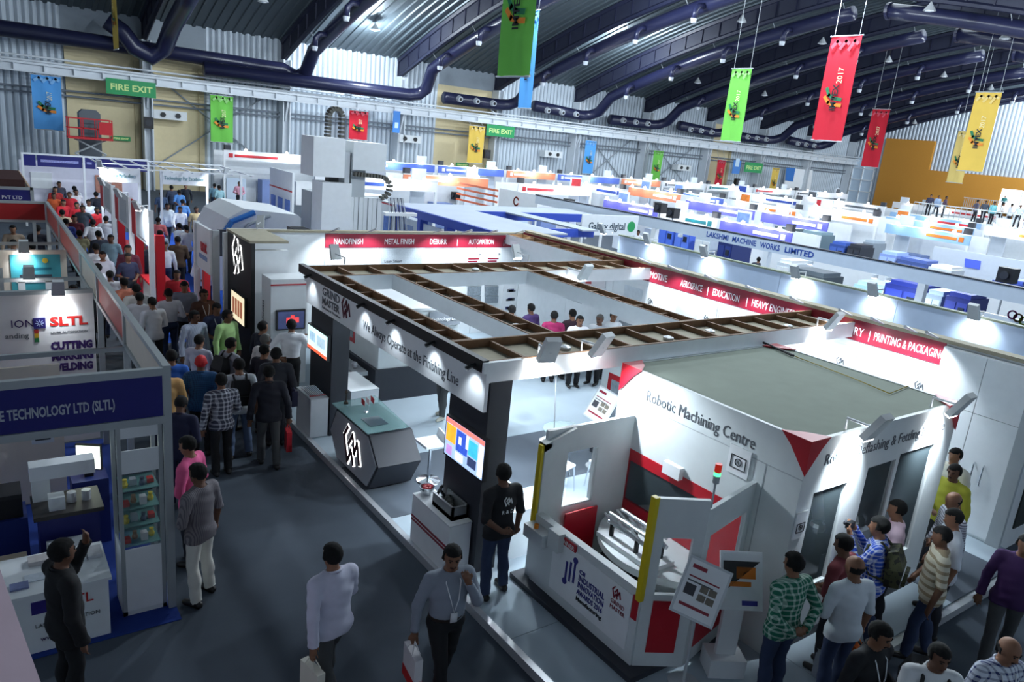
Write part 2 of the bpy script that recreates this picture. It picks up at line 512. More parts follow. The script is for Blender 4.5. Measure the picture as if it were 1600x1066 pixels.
# ================================================================ MAIN STAND (platform, walls, canopy)
PZ = 0.10
FASCIA_W, WALL_W, DOWN_W = 14, 70, 120
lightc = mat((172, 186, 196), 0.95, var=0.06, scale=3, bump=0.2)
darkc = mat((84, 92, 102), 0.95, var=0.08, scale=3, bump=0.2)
plat = thing('stand_platform', 'raised stand platform with pale grey carpet and silver edging', 'platform', (8.6, 10, 0))
box('deck', (4.5, 3.35, 0), (12.75, 17.1, 0.08), GREYP, plat)
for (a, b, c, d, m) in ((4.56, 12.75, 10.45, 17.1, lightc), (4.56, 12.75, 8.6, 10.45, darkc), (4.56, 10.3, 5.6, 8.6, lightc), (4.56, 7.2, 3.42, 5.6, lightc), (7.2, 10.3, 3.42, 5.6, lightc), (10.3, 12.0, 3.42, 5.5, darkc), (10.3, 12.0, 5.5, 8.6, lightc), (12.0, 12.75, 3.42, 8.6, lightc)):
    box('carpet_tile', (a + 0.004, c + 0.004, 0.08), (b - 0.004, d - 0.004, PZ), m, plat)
box('edge_trim', (4.48, 3.3, 0), (4.56, 17.1, 0.112), mat((206, 208, 212), 0.3, 0.4), plat)
box('edge_trim', (4.56, 3.3, 0), (12.75, 3.38, 0.112), mat((206, 208, 212), 0.3, 0.4), plat)
# back wall with red headings
BW = 17.1; BT = 2.92
bw = thing('stand_back_wall', 'white stand back wall with red heading band NANOFINISH to AUTOMATION', 'wall', (8.7, BW, PZ))
xs = [4.65, 6.85, 8.3, 9.55, 11.2, 12.75]
for i in range(len(xs) - 1):
    box('wall_panel', (xs[i] + 0.006, BW, PZ), (xs[i + 1] - 0.006, BW + 0.12, BT), WHITE, bw)
box('header_band', (6.85, BW - 0.02, BT - 0.36), (12.75, BW, BT - 0.02), MAROON, bw)
box('top_rail', (4.65, BW - 0.03, BT), (12.75, BW + 0.14, BT + 0.05), PLYW, bw)
for s, a, b in (('NANOFINISH', 521, 566), ('METAL FINISH', 600, 646), ('DEBURR', 671, 697), ('|', 713, 0), ('AUTOMATION', 732, 771), ('|', 786, 0)):
    x = WY(a, 375, BW)[0]
    text(s, (x, BW - 0.02, BT - 0.27), X_, Z_, 0.2, TXTW, bw, width=(WY(b, 375, BW)[0] - x) if b else None)
PG = mat((196, 202, 208), 0.6, scale=40, var=0.25)
def poster(parent, o, xd, w, h, name='poster', bars=2):
    o = Vector(o); n = Vector(xd).cross(Z_)
    def q(a, b, c, d, t, m, nm):
        MB().prism([o + xd * a + Z_ * c, o + xd * b + Z_ * c, o + xd * b + Z_ * d, o + xd * a + Z_ * d], n * t).build(nm, m, p_)
    p_ = MB().prism([o, o + xd * w, o + xd * w + Z_ * h, o + Z_ * h], n * 0.012).build(name, PAPER, parent)
    q(w * 0.1, w * 0.6, h * 0.62, h * 0.92, 0.016, mat((214, 220, 226), 0.6, scale=9, var=0.2), 'print')
    for k in range(bars):
        q(w * 0.08, w * (0.8 - 0.12 * k), h * (0.5 - 0.13 * k), h * (0.57 - 0.13 * k), 0.018, MAROON, 'print_bar')
    for k in range(2):
        q(w * (0.08 + 0.45 * k), w * (0.45 + 0.45 * k), h * 0.05, h * 0.25, 0.017, mat((150, 156, 162), 0.6, scale=25, var=0.5), 'print_photo')
    gm_logo(o + xd * w * 0.76 + Z_ * h * 0.7 + n * 0.014, xd, Z_, w * 0.12, TXTG, p_, 'print_logo')
    return p_
box('grey_board', (8.34, BW - 0.03, 1.35), (9.5, BW - 0.006, BT - 0.37), PG, bw)
for k in range(2):
    text('Complete Metal Finish' if k else 'Lean Smart', (8.42, BW - 0.035, 1.9 + 0.28 * (1 - k)), X_, Z_, 0.11, TXTG, bw)
poster(bw, (11.55, BW - 0.008, 1.95), X_, 0.5, 0.55)
poster(bw, (10.9, BW - 0.008, 1.95), X_, 0.5, 0.55)
for (a, b) in ((731, 750), (758, 777)):
    for (c, d) in ((433, 446), (448, 461), (463, 473)):
        p, q = WY(a, c, BW), WY(b, d, BW)
        box('photo_tile', (p[0], BW - 0.03, q[2]), (q[0], BW - 0.01, p[2]), mat((128, 138, 146), 0.5, scale=22, var=0.5), bw)
p, q = WY(788, 432, BW), WY(838, 486, BW)
lb = box('logo_board', (p[0], BW - 0.03, max(0.3, q[2])), (min(q[0], 12.65), BW - 0.01, p[2]), PAPER, bw)
for i in range(4):
    for j in range(5):
        x = p[0] + 0.12 + i * (min(q[0], 12.65) - p[0] - 0.2) / 4; z = p[2] - 0.2 - j * 0.26
        if z > max(0.35, q[2]):
            box('logo_print', (x, BW - 0.034, z), (x + 0.13, BW - 0.03, z + 0.06 + 0.03 * ((i + j) % 2)), mat(((60, 64, 110), (120, 124, 130), (90, 94, 100))[(i + j) % 3], 0.5), lb)
# right wall with headings, posters and cupboards
RX = 12.75; RT = 3.0
rw = thing('stand_side_wall', 'white stand side wall with red heading band AEROSPACE to PRINTING and PACKAGING', 'wall', (RX, 10, PZ))
ys = [3.95, 5.3, 6.75, 8.3, 9.9, 11.55, 13.2, 14.9, 17.1]
for i in range(len(ys) - 1):
    box('wall_panel', (RX, ys[i] + 0.006, PZ), (RX + 0.1, ys[i + 1] - 0.006, RT), WHITE, rw)
box('header_band', (RX - 0.02, 5.32, RT - 0.38), (RX, 17.1, RT), MAROON, rw)
box('top_frame', (RX - 0.05, 3.95, RT), (RX + 0.22, 17.1, RT + 0.06), PLYW, rw)
for s, a, b in (('AUTOMOTIVE', 996, 1043), ('AEROSPACE', 1064, 1098), ('|', 1105, 0), ('EDUCATION', 1114, 1155), ('|', 1166, 0), ('HEAVY ENGINEERING', 1175, 1258), ('INDUSTRY', 1290, 1349), ('|', 1357, 0), ('PRINTING & PACKAGING', 1366, 1476)):
    y = WX(a, 419 + (a - 1039) * 0.273 + 20, RX)[1]
    text(s, (RX - 0.02, y, RT - 0.28), -Y_, Z_, 0.21, TXTW, rw, width=(y - WX(b, 419 + (b - 1039) * 0.273 + 20, RX)[1]) if b else None)
for k, y in enumerate((12.9, 11.2, 9.6, 8.05, 6.6)):
    poster(rw, (RX - 0.008, y, 1.15), -Y_, 1.25, 1.35)
q = [WX(px, py, RX - 0.01) for px, py in ((874, 452), (909, 467), (909, 475), (874, 462))]
sb_ = MB().prism(q, (-0.012, 0, 0)).build('skyline_strip', mat((150, 156, 162), 0.5, scale=14, var=0.5), rw)
q = [WX(px, py, RX - 0.01) for px, py in ((909, 465), (940, 476), (940, 485), (909, 474))]
MB().prism(q, (-0.012, 0, 0)).build('maroon_strip', MAROON, rw)
q = [WX(px, py, RX - 0.01) for px, py in ((913, 432), (946, 432), (946, 452), (913, 447))]
MB().prism(q, (-0.012, 0, 0)).build('red_logo_poster', mat((226, 222, 224), 0.5), rw)
q = [WX(px, py, RX - 0.025) for px, py in ((915, 435), (924, 433), (924, 444), (915, 443))]
MB().prism(q, (-0.008, 0, 0)).build('red_logo', REDM, rw)
cup = thing('cupboard', 'white built-in cupboard with tall doors and steel handles', 'cupboard', (RX - 0.15, 4.6, PZ))
box('carcass', (RX - 0.12, 3.95, PZ), (RX - 0.01, 5.3, RT - 0.04), OFFWH, cup)
for k in range(2):
    a = 3.97 + k * 0.665
    d = box('cupboard_door', (RX - 0.15, a, PZ + 0.05), (RX - 0.12, a + 0.655, 2.05), WHITE, cup)
    box('cupboard_panel', (RX - 0.15, a, 2.06), (RX - 0.12, a + 0.655, RT - 0.05), WHITE, cup)
    for s in (0.1, 0.24):
        MB().tube([(RX - 0.15, a + 0.2 + s, 0.95), (RX - 0.19, a + 0.2 + s, 0.97), (RX - 0.19, a + 0.2 + s, 1.28), (RX - 0.15, a + 0.2 + s, 1.3)], 0.012, 6).build('handle', CHROME, d)
ew = thing('end_wall', 'plain white end wall closing the stand beside the cupboard', 'wall', (13.3, 3.85, 0))
box('end_panel', (12.6, 3.8, 0), (14.6, 3.95, 3.05), OFFWH, ew)
box('end_cap', (12.58, 3.78, 0), (12.66, 3.97, 3.05), GREYP, ew)
box('wall_poster', (13.0, 3.775, 0.35), (13.9, 3.8, 1.5), mat((38, 44, 40), 0.5, scale=14, var=0.6), ew)
# tower at the far corner of the stand
tw = thing('corner_tower', 'tall black corner tower with glowing white zigzag logo', 'tower', (4.9, 16.4, PZ))
box('black_face', (4.58, 15.35, PZ), (4.66, 17.1, 2.95), BLACK, tw)
box('white_return', (4.66, 15.35, PZ), (5.35, 15.5, 2.8), WHITE, tw)
box('tower_side', (4.5, 17.1, PZ), (4.64, 17.22, 2.9), OFFWH, tw)
box('tower_cap', (4.55, 15.35, 2.95), (5.35, 17.06, 3.0), PLYW, tw)
LED = mat((255, 255, 255), 0.5, emit=3.0)
gm_logo((4.578, 16.75, 2.12), -Y_, Z_, 0.78, LED, tw, 'logo_backlight', 0.15)   # luminous backing of the backlit sign
gm_logo((4.568, 16.75, 2.12), -Y_, Z_, 0.78, BLACK, tw, 'logo', 0.10)
# canopy: fascia, cornice, two pillars and trough beams with wooden ribs
CZ = 2.95
cn = thing('stand_canopy', 'open stand canopy with white fascia, black cornice and wooden ribbed trough beams', 'canopy', (8.8, 9.9, PZ))
def trough(x0, x1, y0, y1, along, ribs):
    t = 0.035
    b = MB().box((x0, y0, CZ - 0.15), (x1, y1, CZ - 0.11)).build('beam_board', PLYW, cn)
    for (p, q) in (((x0, y0), (x1, y0 + t)), ((x0, y1 - t), (x1, y1)), ((x0, y0 + t), (x0 + t, y1 - t)), ((x1 - t, y0 + t), (x1, y1 - t))):
        box('beam_side', (p[0], p[1], CZ - 0.11), (q[0], q[1], CZ), WOOD, cn)
    n = ribs
    for k in range(1, n):
        if along == 'x':
            xx = x0 + (x1 - x0) * k / n
            box('beam_rib', (xx - 0.02, y0 + t, CZ - 0.11), (xx + 0.02, y1 - t, CZ - 0.03), WOOD, cn)
        else:
            yy = y0 + (y1 - y0) * k / n
            box('beam_rib', (x0 + t, yy - 0.02, CZ - 0.11), (x1 - t, yy + 0.02, CZ - 0.03), WOOD, cn)
    # white painted cladding on the outer faces and underside
    box('beam_cladding', (x0 - 0.012, y0 - 0.012, CZ - 0.275), (x1 + 0.012, y0, CZ - 0.01), WHITE, cn)
    box('beam_cladding', (x0 - 0.012, y0, CZ - 0.275), (x0, y1, CZ - 0.01), WHITE, cn)
    box('beam_cladding', (x0 - 0.012, y1, CZ - 0.275), (x1 + 0.012, y1 + 0.012, CZ - 0.01), WHITE, cn)
    box('beam_cladding', (x1, y0, CZ - 0.275), (x1 + 0.012, y1, CZ - 0.01), WHITE, cn)
    box('beam_soffit', (x0, y0, CZ - 0.275), (x1, y1, CZ - 0.26), WHITE, cn)
trough(4.83, 12.85, 6.92, 7.82, 'x', 13)
trough(4.83, 12.85, 12.02, 12.95, 'x', 13)
trough(4.83, 5.18, 7.83, 12.01, 'y', 7)
trough(6.12, 6.56, 7.83, 12.01, 'y', 7)
trough(9.16, 9.54, 7.83, 12.01, 'y', 7)
trough(12.1, 12.66, 12.97, 17.0, 'y', 7)
box('beam_side', (12.86, 6.95, CZ - 0.2), (12.98, 12.9, CZ + 0.02), WOOD, cn)
box('cornice', (4.74, 6.9, CZ - 0.13), (4.83, 13.05, CZ + 0.02), BLACK, cn)
box('fascia', (4.78, 6.86, 2.33), (4.83, 12.75, CZ - 0.13), WHITE, cn)
box('fascia_end', (4.74, 6.86, CZ - 0.13), (5.3, 6.92, CZ + 0.0), WHITE, cn)
for y0, y1 in ((11.75, 12.72), (6.92, 7.78)):
    box('pillar', (4.88, y0, PZ), (5.18, y1, 2.68), CHAR, cn)
    box('pillar_side', (4.88, y0 - 0.03, PZ), (5.2, y0, 2.68), CHAR, cn)
text('GRIND', (4.78, 11.98, 2.64), -Y_, Z_, 0.19, TXTG, cn, width=0.75, bold=0.004)
text('MASTER', (4.78, 11.98, 2.48), -Y_, Z_, 0.17, TXTG, cn, width=0.75, bold=0.006)
text('Solutions & Machines', (4.78, 11.98, 2.4), -Y_, Z_, 0.06, TXTG, cn, width=0.8)
gm_logo((4.775, 11.12, 2.46), -Y_, Z_, 0.32, mat((96, 20, 48), 0.5), cn)
text('We Always Operate at the Finishing Line', (4.78, 10.3, 2.47), -Y_, Z_, 0.21, TXTG, cn, width=2.85)
for px, py in ((491, 441), (574, 491), (621, 518), (684, 541), (747, 588)):      # one lamp for each pool of light on the fascia
    y = max(6.95, min(12.7, WX(px, py, 4.8)[1]))
    MB().cyl((4.62, y, CZ - 0.11), (4.76, y, CZ - 0.06), 0.03, 0.02, n=8).build('fascia_lamp', BLACK, cn)
    lamp('SPOT', (4.62, y, CZ - 0.12), FASCIA_W, size=0.04, aim=(4.82, y, 2.3), angle=95, blend=0.8, name='fascia_light')
# arm spotlights: housing, arm and glass
def arm_lamp(p, d, energy=60, label='silver arm spotlight clamped to the stand top', group='stand arm spotlights', s=1.0, aimz=0.0, arm=0.5, angle=110, aim=None, lit=True):
    p = Vector(p); d = Vector(d).normalized()
    t = thing('arm_spotlight', label, 'lamp', p, group)
    h = p + d * arm * s + Vector((0, 0, 0.12 * s))
    MB().tube([p, p + Vector((0, 0, 0.12 * s)), h], 0.015 * s, 6).build('lamp_arm', ALU, t)
    u = Z_.cross(d)
    up = (Z_ * 0.8 + d * 0.45).normalized(); w = u.cross(up)
    c = h
    mb = MB()
    mb.prism([c - u * 0.1 * s - up * 0.16 * s, c + u * 0.1 * s - up * 0.16 * s, c + u * 0.085 * s + up * 0.16 * s, c - u * 0.085 * s + up * 0.16 * s], -w * 0.07 * s)
    mb.build('lamp_housing', mat((206, 210, 210), 0.45), t)
    MB().prism([c - u * 0.09 * s - up * 0.175 * s, c + u * 0.09 * s - up * 0.175 * s, c + u * 0.09 * s - up * 0.16 * s, c - u * 0.09 * s - up * 0.16 * s], -w * 0.065 * s).build('lamp_glass', BULB if lit else mat((206, 210, 212), 0.3), t)
    if energy:
        lp = c - up * 0.24 * s
        lamp('SPOT', lp, energy, size=0.05, aim=(aim if aim is not None else lp - up * 1.0 - d * 0.55), angle=angle, blend=0.7, parent=t)
    return t
SIL = 'silver arm spotlight'
arm_lamp((5.2, 17.0, 3.0), (0.5, 1, 0), 0, SIL + ' unlit on the corner tower top', s=0.9, lit=False)
arm_lamp((5.6, 6.95, CZ), (-0.25, -1, 0), 260, SIL + ' on the near canopy beam beside the fascia end', s=1.15, arm=0.3)
arm_lamp((6.3, 6.95, CZ), (0.2, -1, 0), 180, SIL + ' on the near canopy beam lighting the machine side', s=1.15, arm=0.3, aim=(7.1, 5.9, 1.7))
arm_lamp((11.6, 6.95, CZ), (0, -1, 0), 110, SIL + ' on the near canopy beam above the packaging posters', s=1.1, arm=0.3)
arm_lamp((5.6, 13.0, CZ), (0, 1, 0), 30, SIL + ' on the far canopy beam facing the back wall', s=1.0)
arm_lamp((9.9, 13.0, CZ), (0, 1, 0), 30, SIL + ' on the far canopy beam facing the back wall', s=1.0)
arm_lamp((10.2, 11.98, CZ - 0.1), (0, -1, 0), 60, SIL + ' glowing below the far canopy beam', s=1.2)
# wall lamps: one for each pool of light on the two heading bands
for px, py in ((1017, 428), (1065, 438), (1122, 452), (1186, 469), (1255, 486), (1329, 514), (1379, 524), (1431, 536), (1464, 545)):
    y = WX(px, py, RX)[1]
    MB().tube([(RX, y, RT + 0.03), (RX - 0.5, y, RT + 0.18)], [0.012, 0.03], 6).build('wall_lamp', ALU, rw)
    lamp('SPOT', (RX - 0.55, y, RT + 0.12), WALL_W, size=0.05, aim=(RX + 0.1, y, 1.5), angle=100, name='wall_lamp_light')
for px in (516, 574, 676, 720, 759, 805):
    x = min(12.4, WY(px, 378, BW)[0])
    MB().tube([(x, BW, BT + 0.03), (x, BW - 0.5, BT + 0.18)], [0.012, 0.03], 6).build('wall_lamp', ALU, bw)
    lamp('SPOT', (x, BW - 0.55, BT + 0.12), WALL_W, size=0.05, aim=(x, BW + 0.1, 1.4), angle=100, name='wall_lamp_light')
# recessed downlights whose cans glint through the beam boards
for px, py in ((883, 546), (969, 539), (1044, 531), (1109, 520), (1231, 512), (1314, 499), (807, 512), (531, 439), (743, 423), (804, 422)):
    p = W(px, py, CZ - 0.11); x, y = min(p[0], 12.4), p[1]
    MB().cyl((x, y, CZ - 0.3), (x, y, CZ - 0.275), 0.07, n=14).build('downlight', BULB, cn)
    MB().lathe([(0.08, 0), (0.08, 0.04), (0.03, 0.06)], (x, y, CZ - 0.11), 10).build('downlight_can', ALU, cn)
    lamp('SPOT', (x, y, CZ - 0.33), DOWN_W, size=0.07, aim=(x, y, 0), angle=140, blend=0.7, name='downlight_light')
# ================================================================ helper: flat panel with rectangular holes
def holed(p0, p1, z0, z1, holes, th, name, m, parent):
    """vertical panel from p0 to p1 (x, y); holes = (u0, u1, v0, v1) as lengths along and heights"""
    p0 = Vector((p0[0], p0[1], 0)); p1 = Vector((p1[0], p1[1], 0))
    d = (p1 - p0); Ln = d.length; d.normalize(); n = Vector((d[1], -d[0], 0))
    us = sorted({0.0, Ln} | {h[0] for h in holes} | {h[1] for h in holes})
    zs = sorted({z0, z1} | {h[2] for h in holes} | {h[3] for h in holes})
    mb = MB(); nu, nz = len(us), len(zs)
    vs = [p0 + d * u + Z_ * z - n * (th * s) for s in (0, 1) for u in us for z in zs]
    def solid(i, j):
        if i < 0 or j < 0 or i >= nu - 1 or j >= nz - 1:
            return False
        uc = (us[i] + us[i + 1]) / 2; zc = (zs[j] + zs[j + 1]) / 2
        return not any(h[0] < uc < h[1] and h[2] < zc < h[3] for h in holes)
    ix = lambda s, i, j: s * nu * nz + i * nz + j
    fs = []
    for i in range(nu - 1):
        for j in range(nz - 1):
            if not solid(i, j):
                continue
            fs.append((ix(0, i, j), ix(0, i + 1, j), ix(0, i + 1, j + 1), ix(0, i, j + 1)))
            fs.append((ix(1, i, j), ix(1, i, j + 1), ix(1, i + 1, j + 1), ix(1, i + 1, j)))
            for (di, dj, a, b) in ((-1, 0, (i, j), (i, j + 1)), (1, 0, (i + 1, j + 1), (i + 1, j)), (0, -1, (i + 1, j), (i, j)), (0, 1, (i, j + 1), (i + 1, j + 1))):
                if not solid(i + di, j + dj):
                    fs.append((ix(0, *a), ix(0, *b), ix(1, *b), ix(1, *a)))
    used = sorted({k for f in fs for k in f}); mp = {k: i for i, k in enumerate(used)}
    mb.add([vs[k] for k in used], [[mp[k] for k in f] for f in fs])
    return mb.build(name, m, parent)

# ================================================================ ROBOTIC MACHINING CENTRE
MW = mat((214, 220, 221), 0.4)
ROOFG = mat((132, 142, 128), 0.85, var=0.12, scale=3)
mx0, mx1, my0, my1, mz = 6.97, 10.3, 3.97, 6.78, 2.75
mc = thing('robot_cell', 'large white robot cell with green-grey roof and red corner caps', 'machine', (8.5, 5.4, PZ))
holed((mx0, my1), (mx0, my0 + 0.05), PZ, mz, [(0.05, 2.25, 0.62, 1.64)], 0.05, 'front_wall', MW, mc)
holed((mx0, my0), (mx1, my0), PZ, mz, [(0.28, 0.95, 0.85, 2.1), (1.35, 1.98, 0.72, 2.2), (2.06, 2.95, 0.72, 2.25)], 0.05, 'window_wall', MW, mc)
box('back_wall', (mx0, my1, PZ), (mx1, my1 + 0.05, mz), MW, mc)
box('end_wall', (mx1, my0, PZ), (mx1 + 0.05, my1 + 0.05, mz), MW, mc)
box('roof', (mx0 + 0.05, my0 + 0.05, mz - 0.08), (mx1, my1, mz - 0.01), ROOFG, mc)
box('plinth', (mx0 - 0.02, my0 - 0.02, PZ), (mx1 + 0.07, my0 + 0.02, 0.2), CHAR, mc)
box('cell_floor', (mx0 + 0.05, my0 + 0.05, PZ), (mx1, my1, 0.16), mat((70, 74, 80), 0.7), mc)
for a, b in (((mx0 + 0.28), mx0 + 0.95), (mx0 + 1.35, mx0 + 1.98), (mx0 + 2.06, mx0 + 2.95)):
    box('window_pane', (a, my0 + 0.02, 0.72), (b, my0 + 0.03, 2.25), GLASSM, mc)
for z in (2.3,):
    box('groove', (mx0 - 0.004, my0, z), (mx0, my1, z + 0.012), GREYP, mc)
box('groove', (mx0 - 0.004, my0 + 0.45, PZ), (mx0, my0 + 0.462, 2.3), GREYP, mc)
for (cx, cy, sx, sy) in ((mx0, my0, 1, 1), (mx0, my1, 1, -1), (mx1, my0, -1, 1), (mx1, my1, -1, -1)):
    v = [(cx - 0.03 * sx, cy - 0.03 * sy, mz + 0.02), (cx + 0.34 * sx, cy - 0.03 * sy, mz + 0.02), (cx - 0.03 * sx, cy + 0.34 * sy, mz + 0.02), (cx - 0.03 * sx, cy - 0.03 * sy, mz - 0.38),
         (cx + 0.2 * sx, cy - 0.03 * sy, mz - 0.1), (cx - 0.03 * sx, cy + 0.2 * sy, mz - 0.1), (cx + 0.18 * sx, cy + 0.18 * sy, mz + 0.02)]
    MB().add(v, [(0, 1, 6, 2), (0, 3, 4, 1), (0, 2, 5, 3), (1, 4, 3, 5, 2, 6)]).build('corner_cap', REDM, mc)
ra_, rb_ = WX(1012, 606, mx0), WX(1182, 676, mx0)
text('Robotic Machining Centre', (mx0, ra_[1], 2.4), -Y_, Z_, 0.21, TXTG, mc, width=ra_[1] - rb_[1])
text('Robotic Deflashing & Fettling Machine', (mx0 + 0.35, my0, 2.42), X_, Z_, 0.19, TXTG, mc, width=2.7)
sg = box('notice_board', (mx0 - 0.02, 4.62, 2.02), (mx0 - 0.004, 4.92, 2.36), PAPER, mc)
def frame_sign(o, xd, s, parent):
    mb = MB()
    stroke(mb, [(-s, 0), (s, 0), (s, 1.5 * s), (-s, 1.5 * s), (-s, 0)], o, xd, Z_, s * 0.1)
    mb.build('sign_border', BLACK, parent)
    mb = MB(); r = 0.42 * s
    stroke(mb, [(r * math.cos(k * math.pi / 6), 0.8 * s + r * math.sin(k * math.pi / 6)) for k in range(13)], o, xd, Z_, s * 0.08)
    mb.build('sign_ring', BLACK, parent)
    text('R', Vector(o) + Z_ * s * 0.6 - Vector(xd) * s * 0.2, xd, Z_, s * 0.55, BLACK, parent)
frame_sign(Vector((mx0 - 0.022, 4.77, 2.1)), -Y_, 0.1, sg)
sg = box('notice_board', (mx0 + 0.02, my0 - 0.02, 1.6), (mx0 + 0.22, my0 - 0.004, 1.92), PAPER, mc)
frame_sign(Vector((mx0 + 0.12, my0 - 0.022, 1.68)), X_, 0.07, sg)
gm_logo((mx0 + 1.45, my0 - 0.005, 0.3), X_, Z_, 0.34, REDM, mc)
# red framed inner door behind the turntable
holed((mx0 - 0.01, 6.71), (mx0 - 0.01, 4.56), 0.79, 1.66, [(0.25, 1.75, 0.93, 1.5)], 0.04, 'red_door', REDM, mc)
box('door_pane', (mx0, 4.95, 0.92), (mx0 + 0.01, 6.55, 1.5), GLASSM, mc)
box('door_box', (mx0 - 0.09, 5.52, 1.62), (mx0 - 0.01, 5.8, 1.78), WHITE, mc)
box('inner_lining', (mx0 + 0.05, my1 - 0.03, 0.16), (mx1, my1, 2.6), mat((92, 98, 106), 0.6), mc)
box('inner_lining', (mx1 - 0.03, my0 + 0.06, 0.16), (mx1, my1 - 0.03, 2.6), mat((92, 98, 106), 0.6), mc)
# robot inside the cell
rb = thing('welding_robot', 'grey industrial robot arm standing inside the glazed cell', 'robot', (8.6, 5.2, 0.16))
MB().lathe([(0.3, 0), (0.3, 0.25), (0.22, 0.3), (0.2, 0.55)], (8.6, 5.2, 0.16), 16).build('base', CHAR, rb)
MB().tube([(8.6, 5.2, 0.6), (8.55, 5.0, 1.35)], [0.17, 0.13], 10).build('lower_arm', mat((160, 165, 172), 0.4), rb, smooth=True)
MB().tube([(8.55, 5.0, 1.35), (8.35, 4.55, 1.6), (8.2, 4.35, 1.35)], [0.14, 0.1, 0.07], 10).build('upper_arm', mat((160, 165, 172), 0.4), rb, smooth=True)
MB().ball((8.2, 4.35, 1.28), 0.1).build('tool_head', CHROME, rb)
for k, (x, y, h) in enumerate(((7.6, 4.5, 0.9), (9.6, 4.6, 1.0), (9.05, 4.4, 0.8))):
    jg = thing('casting_fixture', 'metal casting on a steel fixture behind the cell glass', 'fixture', (x, y, 0.16), 'castings inside the cell')
    box('pedestal', (x - 0.22, y - 0.15, 0.16), (x + 0.22, y + 0.15, h - 0.2), mat((96, 102, 110), 0.5), jg)
    MB().ball((x, y, h - 0.1), (0.22, 0.14, 0.14), 9, 5).build('casting', CHROME, jg)
# front guard with turntable
fg = thing('turntable_guard', 'low white machine guard with award panel, yellow light curtains and windows', 'machine', (6.1, 5.4, PZ))
box('guard_base', (5.26, 4.4, PZ), (6.97, 6.62, 0.17), CHAR, fg)
fx = 5.4
box('front_panel', (fx, 4.56, 0.17), (fx + 0.1, 6.4, 1.08), MW, fg)
ap = box('award_panel', (fx - 0.012, 4.66, 0.3), (fx, 6.0, 0.98), WHITE, fg)
NB = mat((44, 42, 130), 0.5)
mb = MB()
for k, yy in enumerate((5.72, 5.65, 5.58)):
    stroke(mb, [(0, -0.3 + 0.02 * k), (0, -0.02 - 0.03 * (2 - k))], (fx - 0.013, yy, 0.86), -Y_, Z_, 0.03)
mb.build('award_emblem', NB, ap)
for (yy, zz) in ((5.73, 0.53), (5.58, 0.88)):
    MB().cyl((fx - 0.02, yy, zz), (fx - 0.012, yy, zz), 0.04, n=12).build('award_dot', NB, ap)
for s, z, h in (('CII', 0.77, 0.07), ('INDUSTRIAL', 0.68, 0.1), ('INNOVATION', 0.59, 0.1), ('AWARDS 2016', 0.5, 0.09), ('Manufacturing', 0.42, 0.07)):
    text(s, (fx - 0.012, 5.5, z), -Y_, Z_, h, NB if z > 0.45 else BLACK, ap, bold=0.002, width=0.1 if s == 'CII' else 0.44)
gm_logo((fx - 0.012, 4.95, 0.8), -Y_, Z_, 0.13, MAROON, ap)
text('GRIND', (fx - 0.012, 4.96, 0.73), -Y_, Z_, 0.07, MAROON, ap)
text('MASTER', (fx - 0.012, 4.96, 0.66), -Y_, Z_, 0.065, MAROON, ap)
wb = box('winner_strip', (fx - 0.02, 5.6, 0.97), (fx - 0.002, 5.98, 1.06), REDM, fg)
text('WINNER', (fx - 0.02, 5.92, 0.985), -Y_, Z_, 0.075, TXTW, wb)
box('operator_box', (fx - 0.16, 6.05, 0.82), (fx, 6.42, 0.98), MW, fg)
box('operator_panel', (fx - 0.1, 5.82, 0.86), (fx, 6.02, 1.1), MW, fg)
MB().cyl((fx - 0.1, 6.25, 0.98), (fx - 0.1, 6.25, 1.03), 0.03).build('stop_button', mat((205, 120, 20), 0.4), fg)
box('small_label', (fx - 0.012, 4.57, 0.72), (fx, 4.65, 1.0), REDM, fg)
# left side wing
holed((5.5, 6.45), (6.95, 6.45), 0.17, 2.14, [(0.35, 0.82, 1.05, 1.8)], 0.06, 'side_wing', MW, fg)
box('wing_glass', (5.86, 6.41, 1.05), (6.32, 6.42, 1.8), GLASSM, fg)
box('red_board', (5.86, 6.36, 0.2), (6.4, 6.385, 0.98), REDM, fg)
box('wing_post', (5.42, 6.39, 0.17), (5.52, 6.52, 2.0), MW, fg)
yel = mat((214, 190, 26), 0.4)
box('light_curtain', (5.38, 6.41, 0.95), (5.43, 6.48, 1.98), yel, fg)
MB().prism([(5.42, 6.39, 2.0), (5.9, 6.39, 2.14), (5.42, 6.39, 1.9)], (0, 0.12, 0)).build('wing_corner', MW, fg)
# right wing: two folded panels with windows and red lower boards
def wing(a, b, zt):
    a = Vector((a[0], a[1])); b = Vector((b[0], b[1])); Ln = (b - a).length; d = (b - a) / Ln; n = Vector((d[1], -d[0]))
    w0, w1 = 0.12, Ln - 0.12
    holed(a, b, 0.17, zt, [(w0, w1, 1.05, 1.72)], 0.05, 'wing_panel', MW, fg)
    q = [a + d * w0 - n * 0.02, a + d * w1 - n * 0.02]
    MB().prism([(q[0][0], q[0][1], 1.05), (q[1][0], q[1][1], 1.05), (q[1][0], q[1][1], 1.72), (q[0][0], q[0][1], 1.72)], (-n[0] * 0.008, -n[1] * 0.008, 0)).build('wing_glass', GLASSM, fg)
    q = [a + d * w0 + n * 0.002, a + d * w1 + n * 0.002]
    MB().prism([(q[0][0], q[0][1], 0.35), (q[1][0], q[1][1], 0.35), (q[1][0], q[1][1], 0.98), (q[0][0], q[0][1], 0.98)], (n[0] * 0.01, n[1] * 0.01, 0)).build('red_board', REDM, fg)
wing((5.42, 4.55), (5.9, 4.27), 2.16)
wing((5.9, 4.27), (6.97, 4.5), 2.05)
box('light_curtain', (5.36, 4.53, 0.98), (5.42, 4.6, 2.18), yel, fg)
tt = thing('turntable', 'round white turntable inside the machine guard', 'turntable', (6.95, 5.5, 0.17))
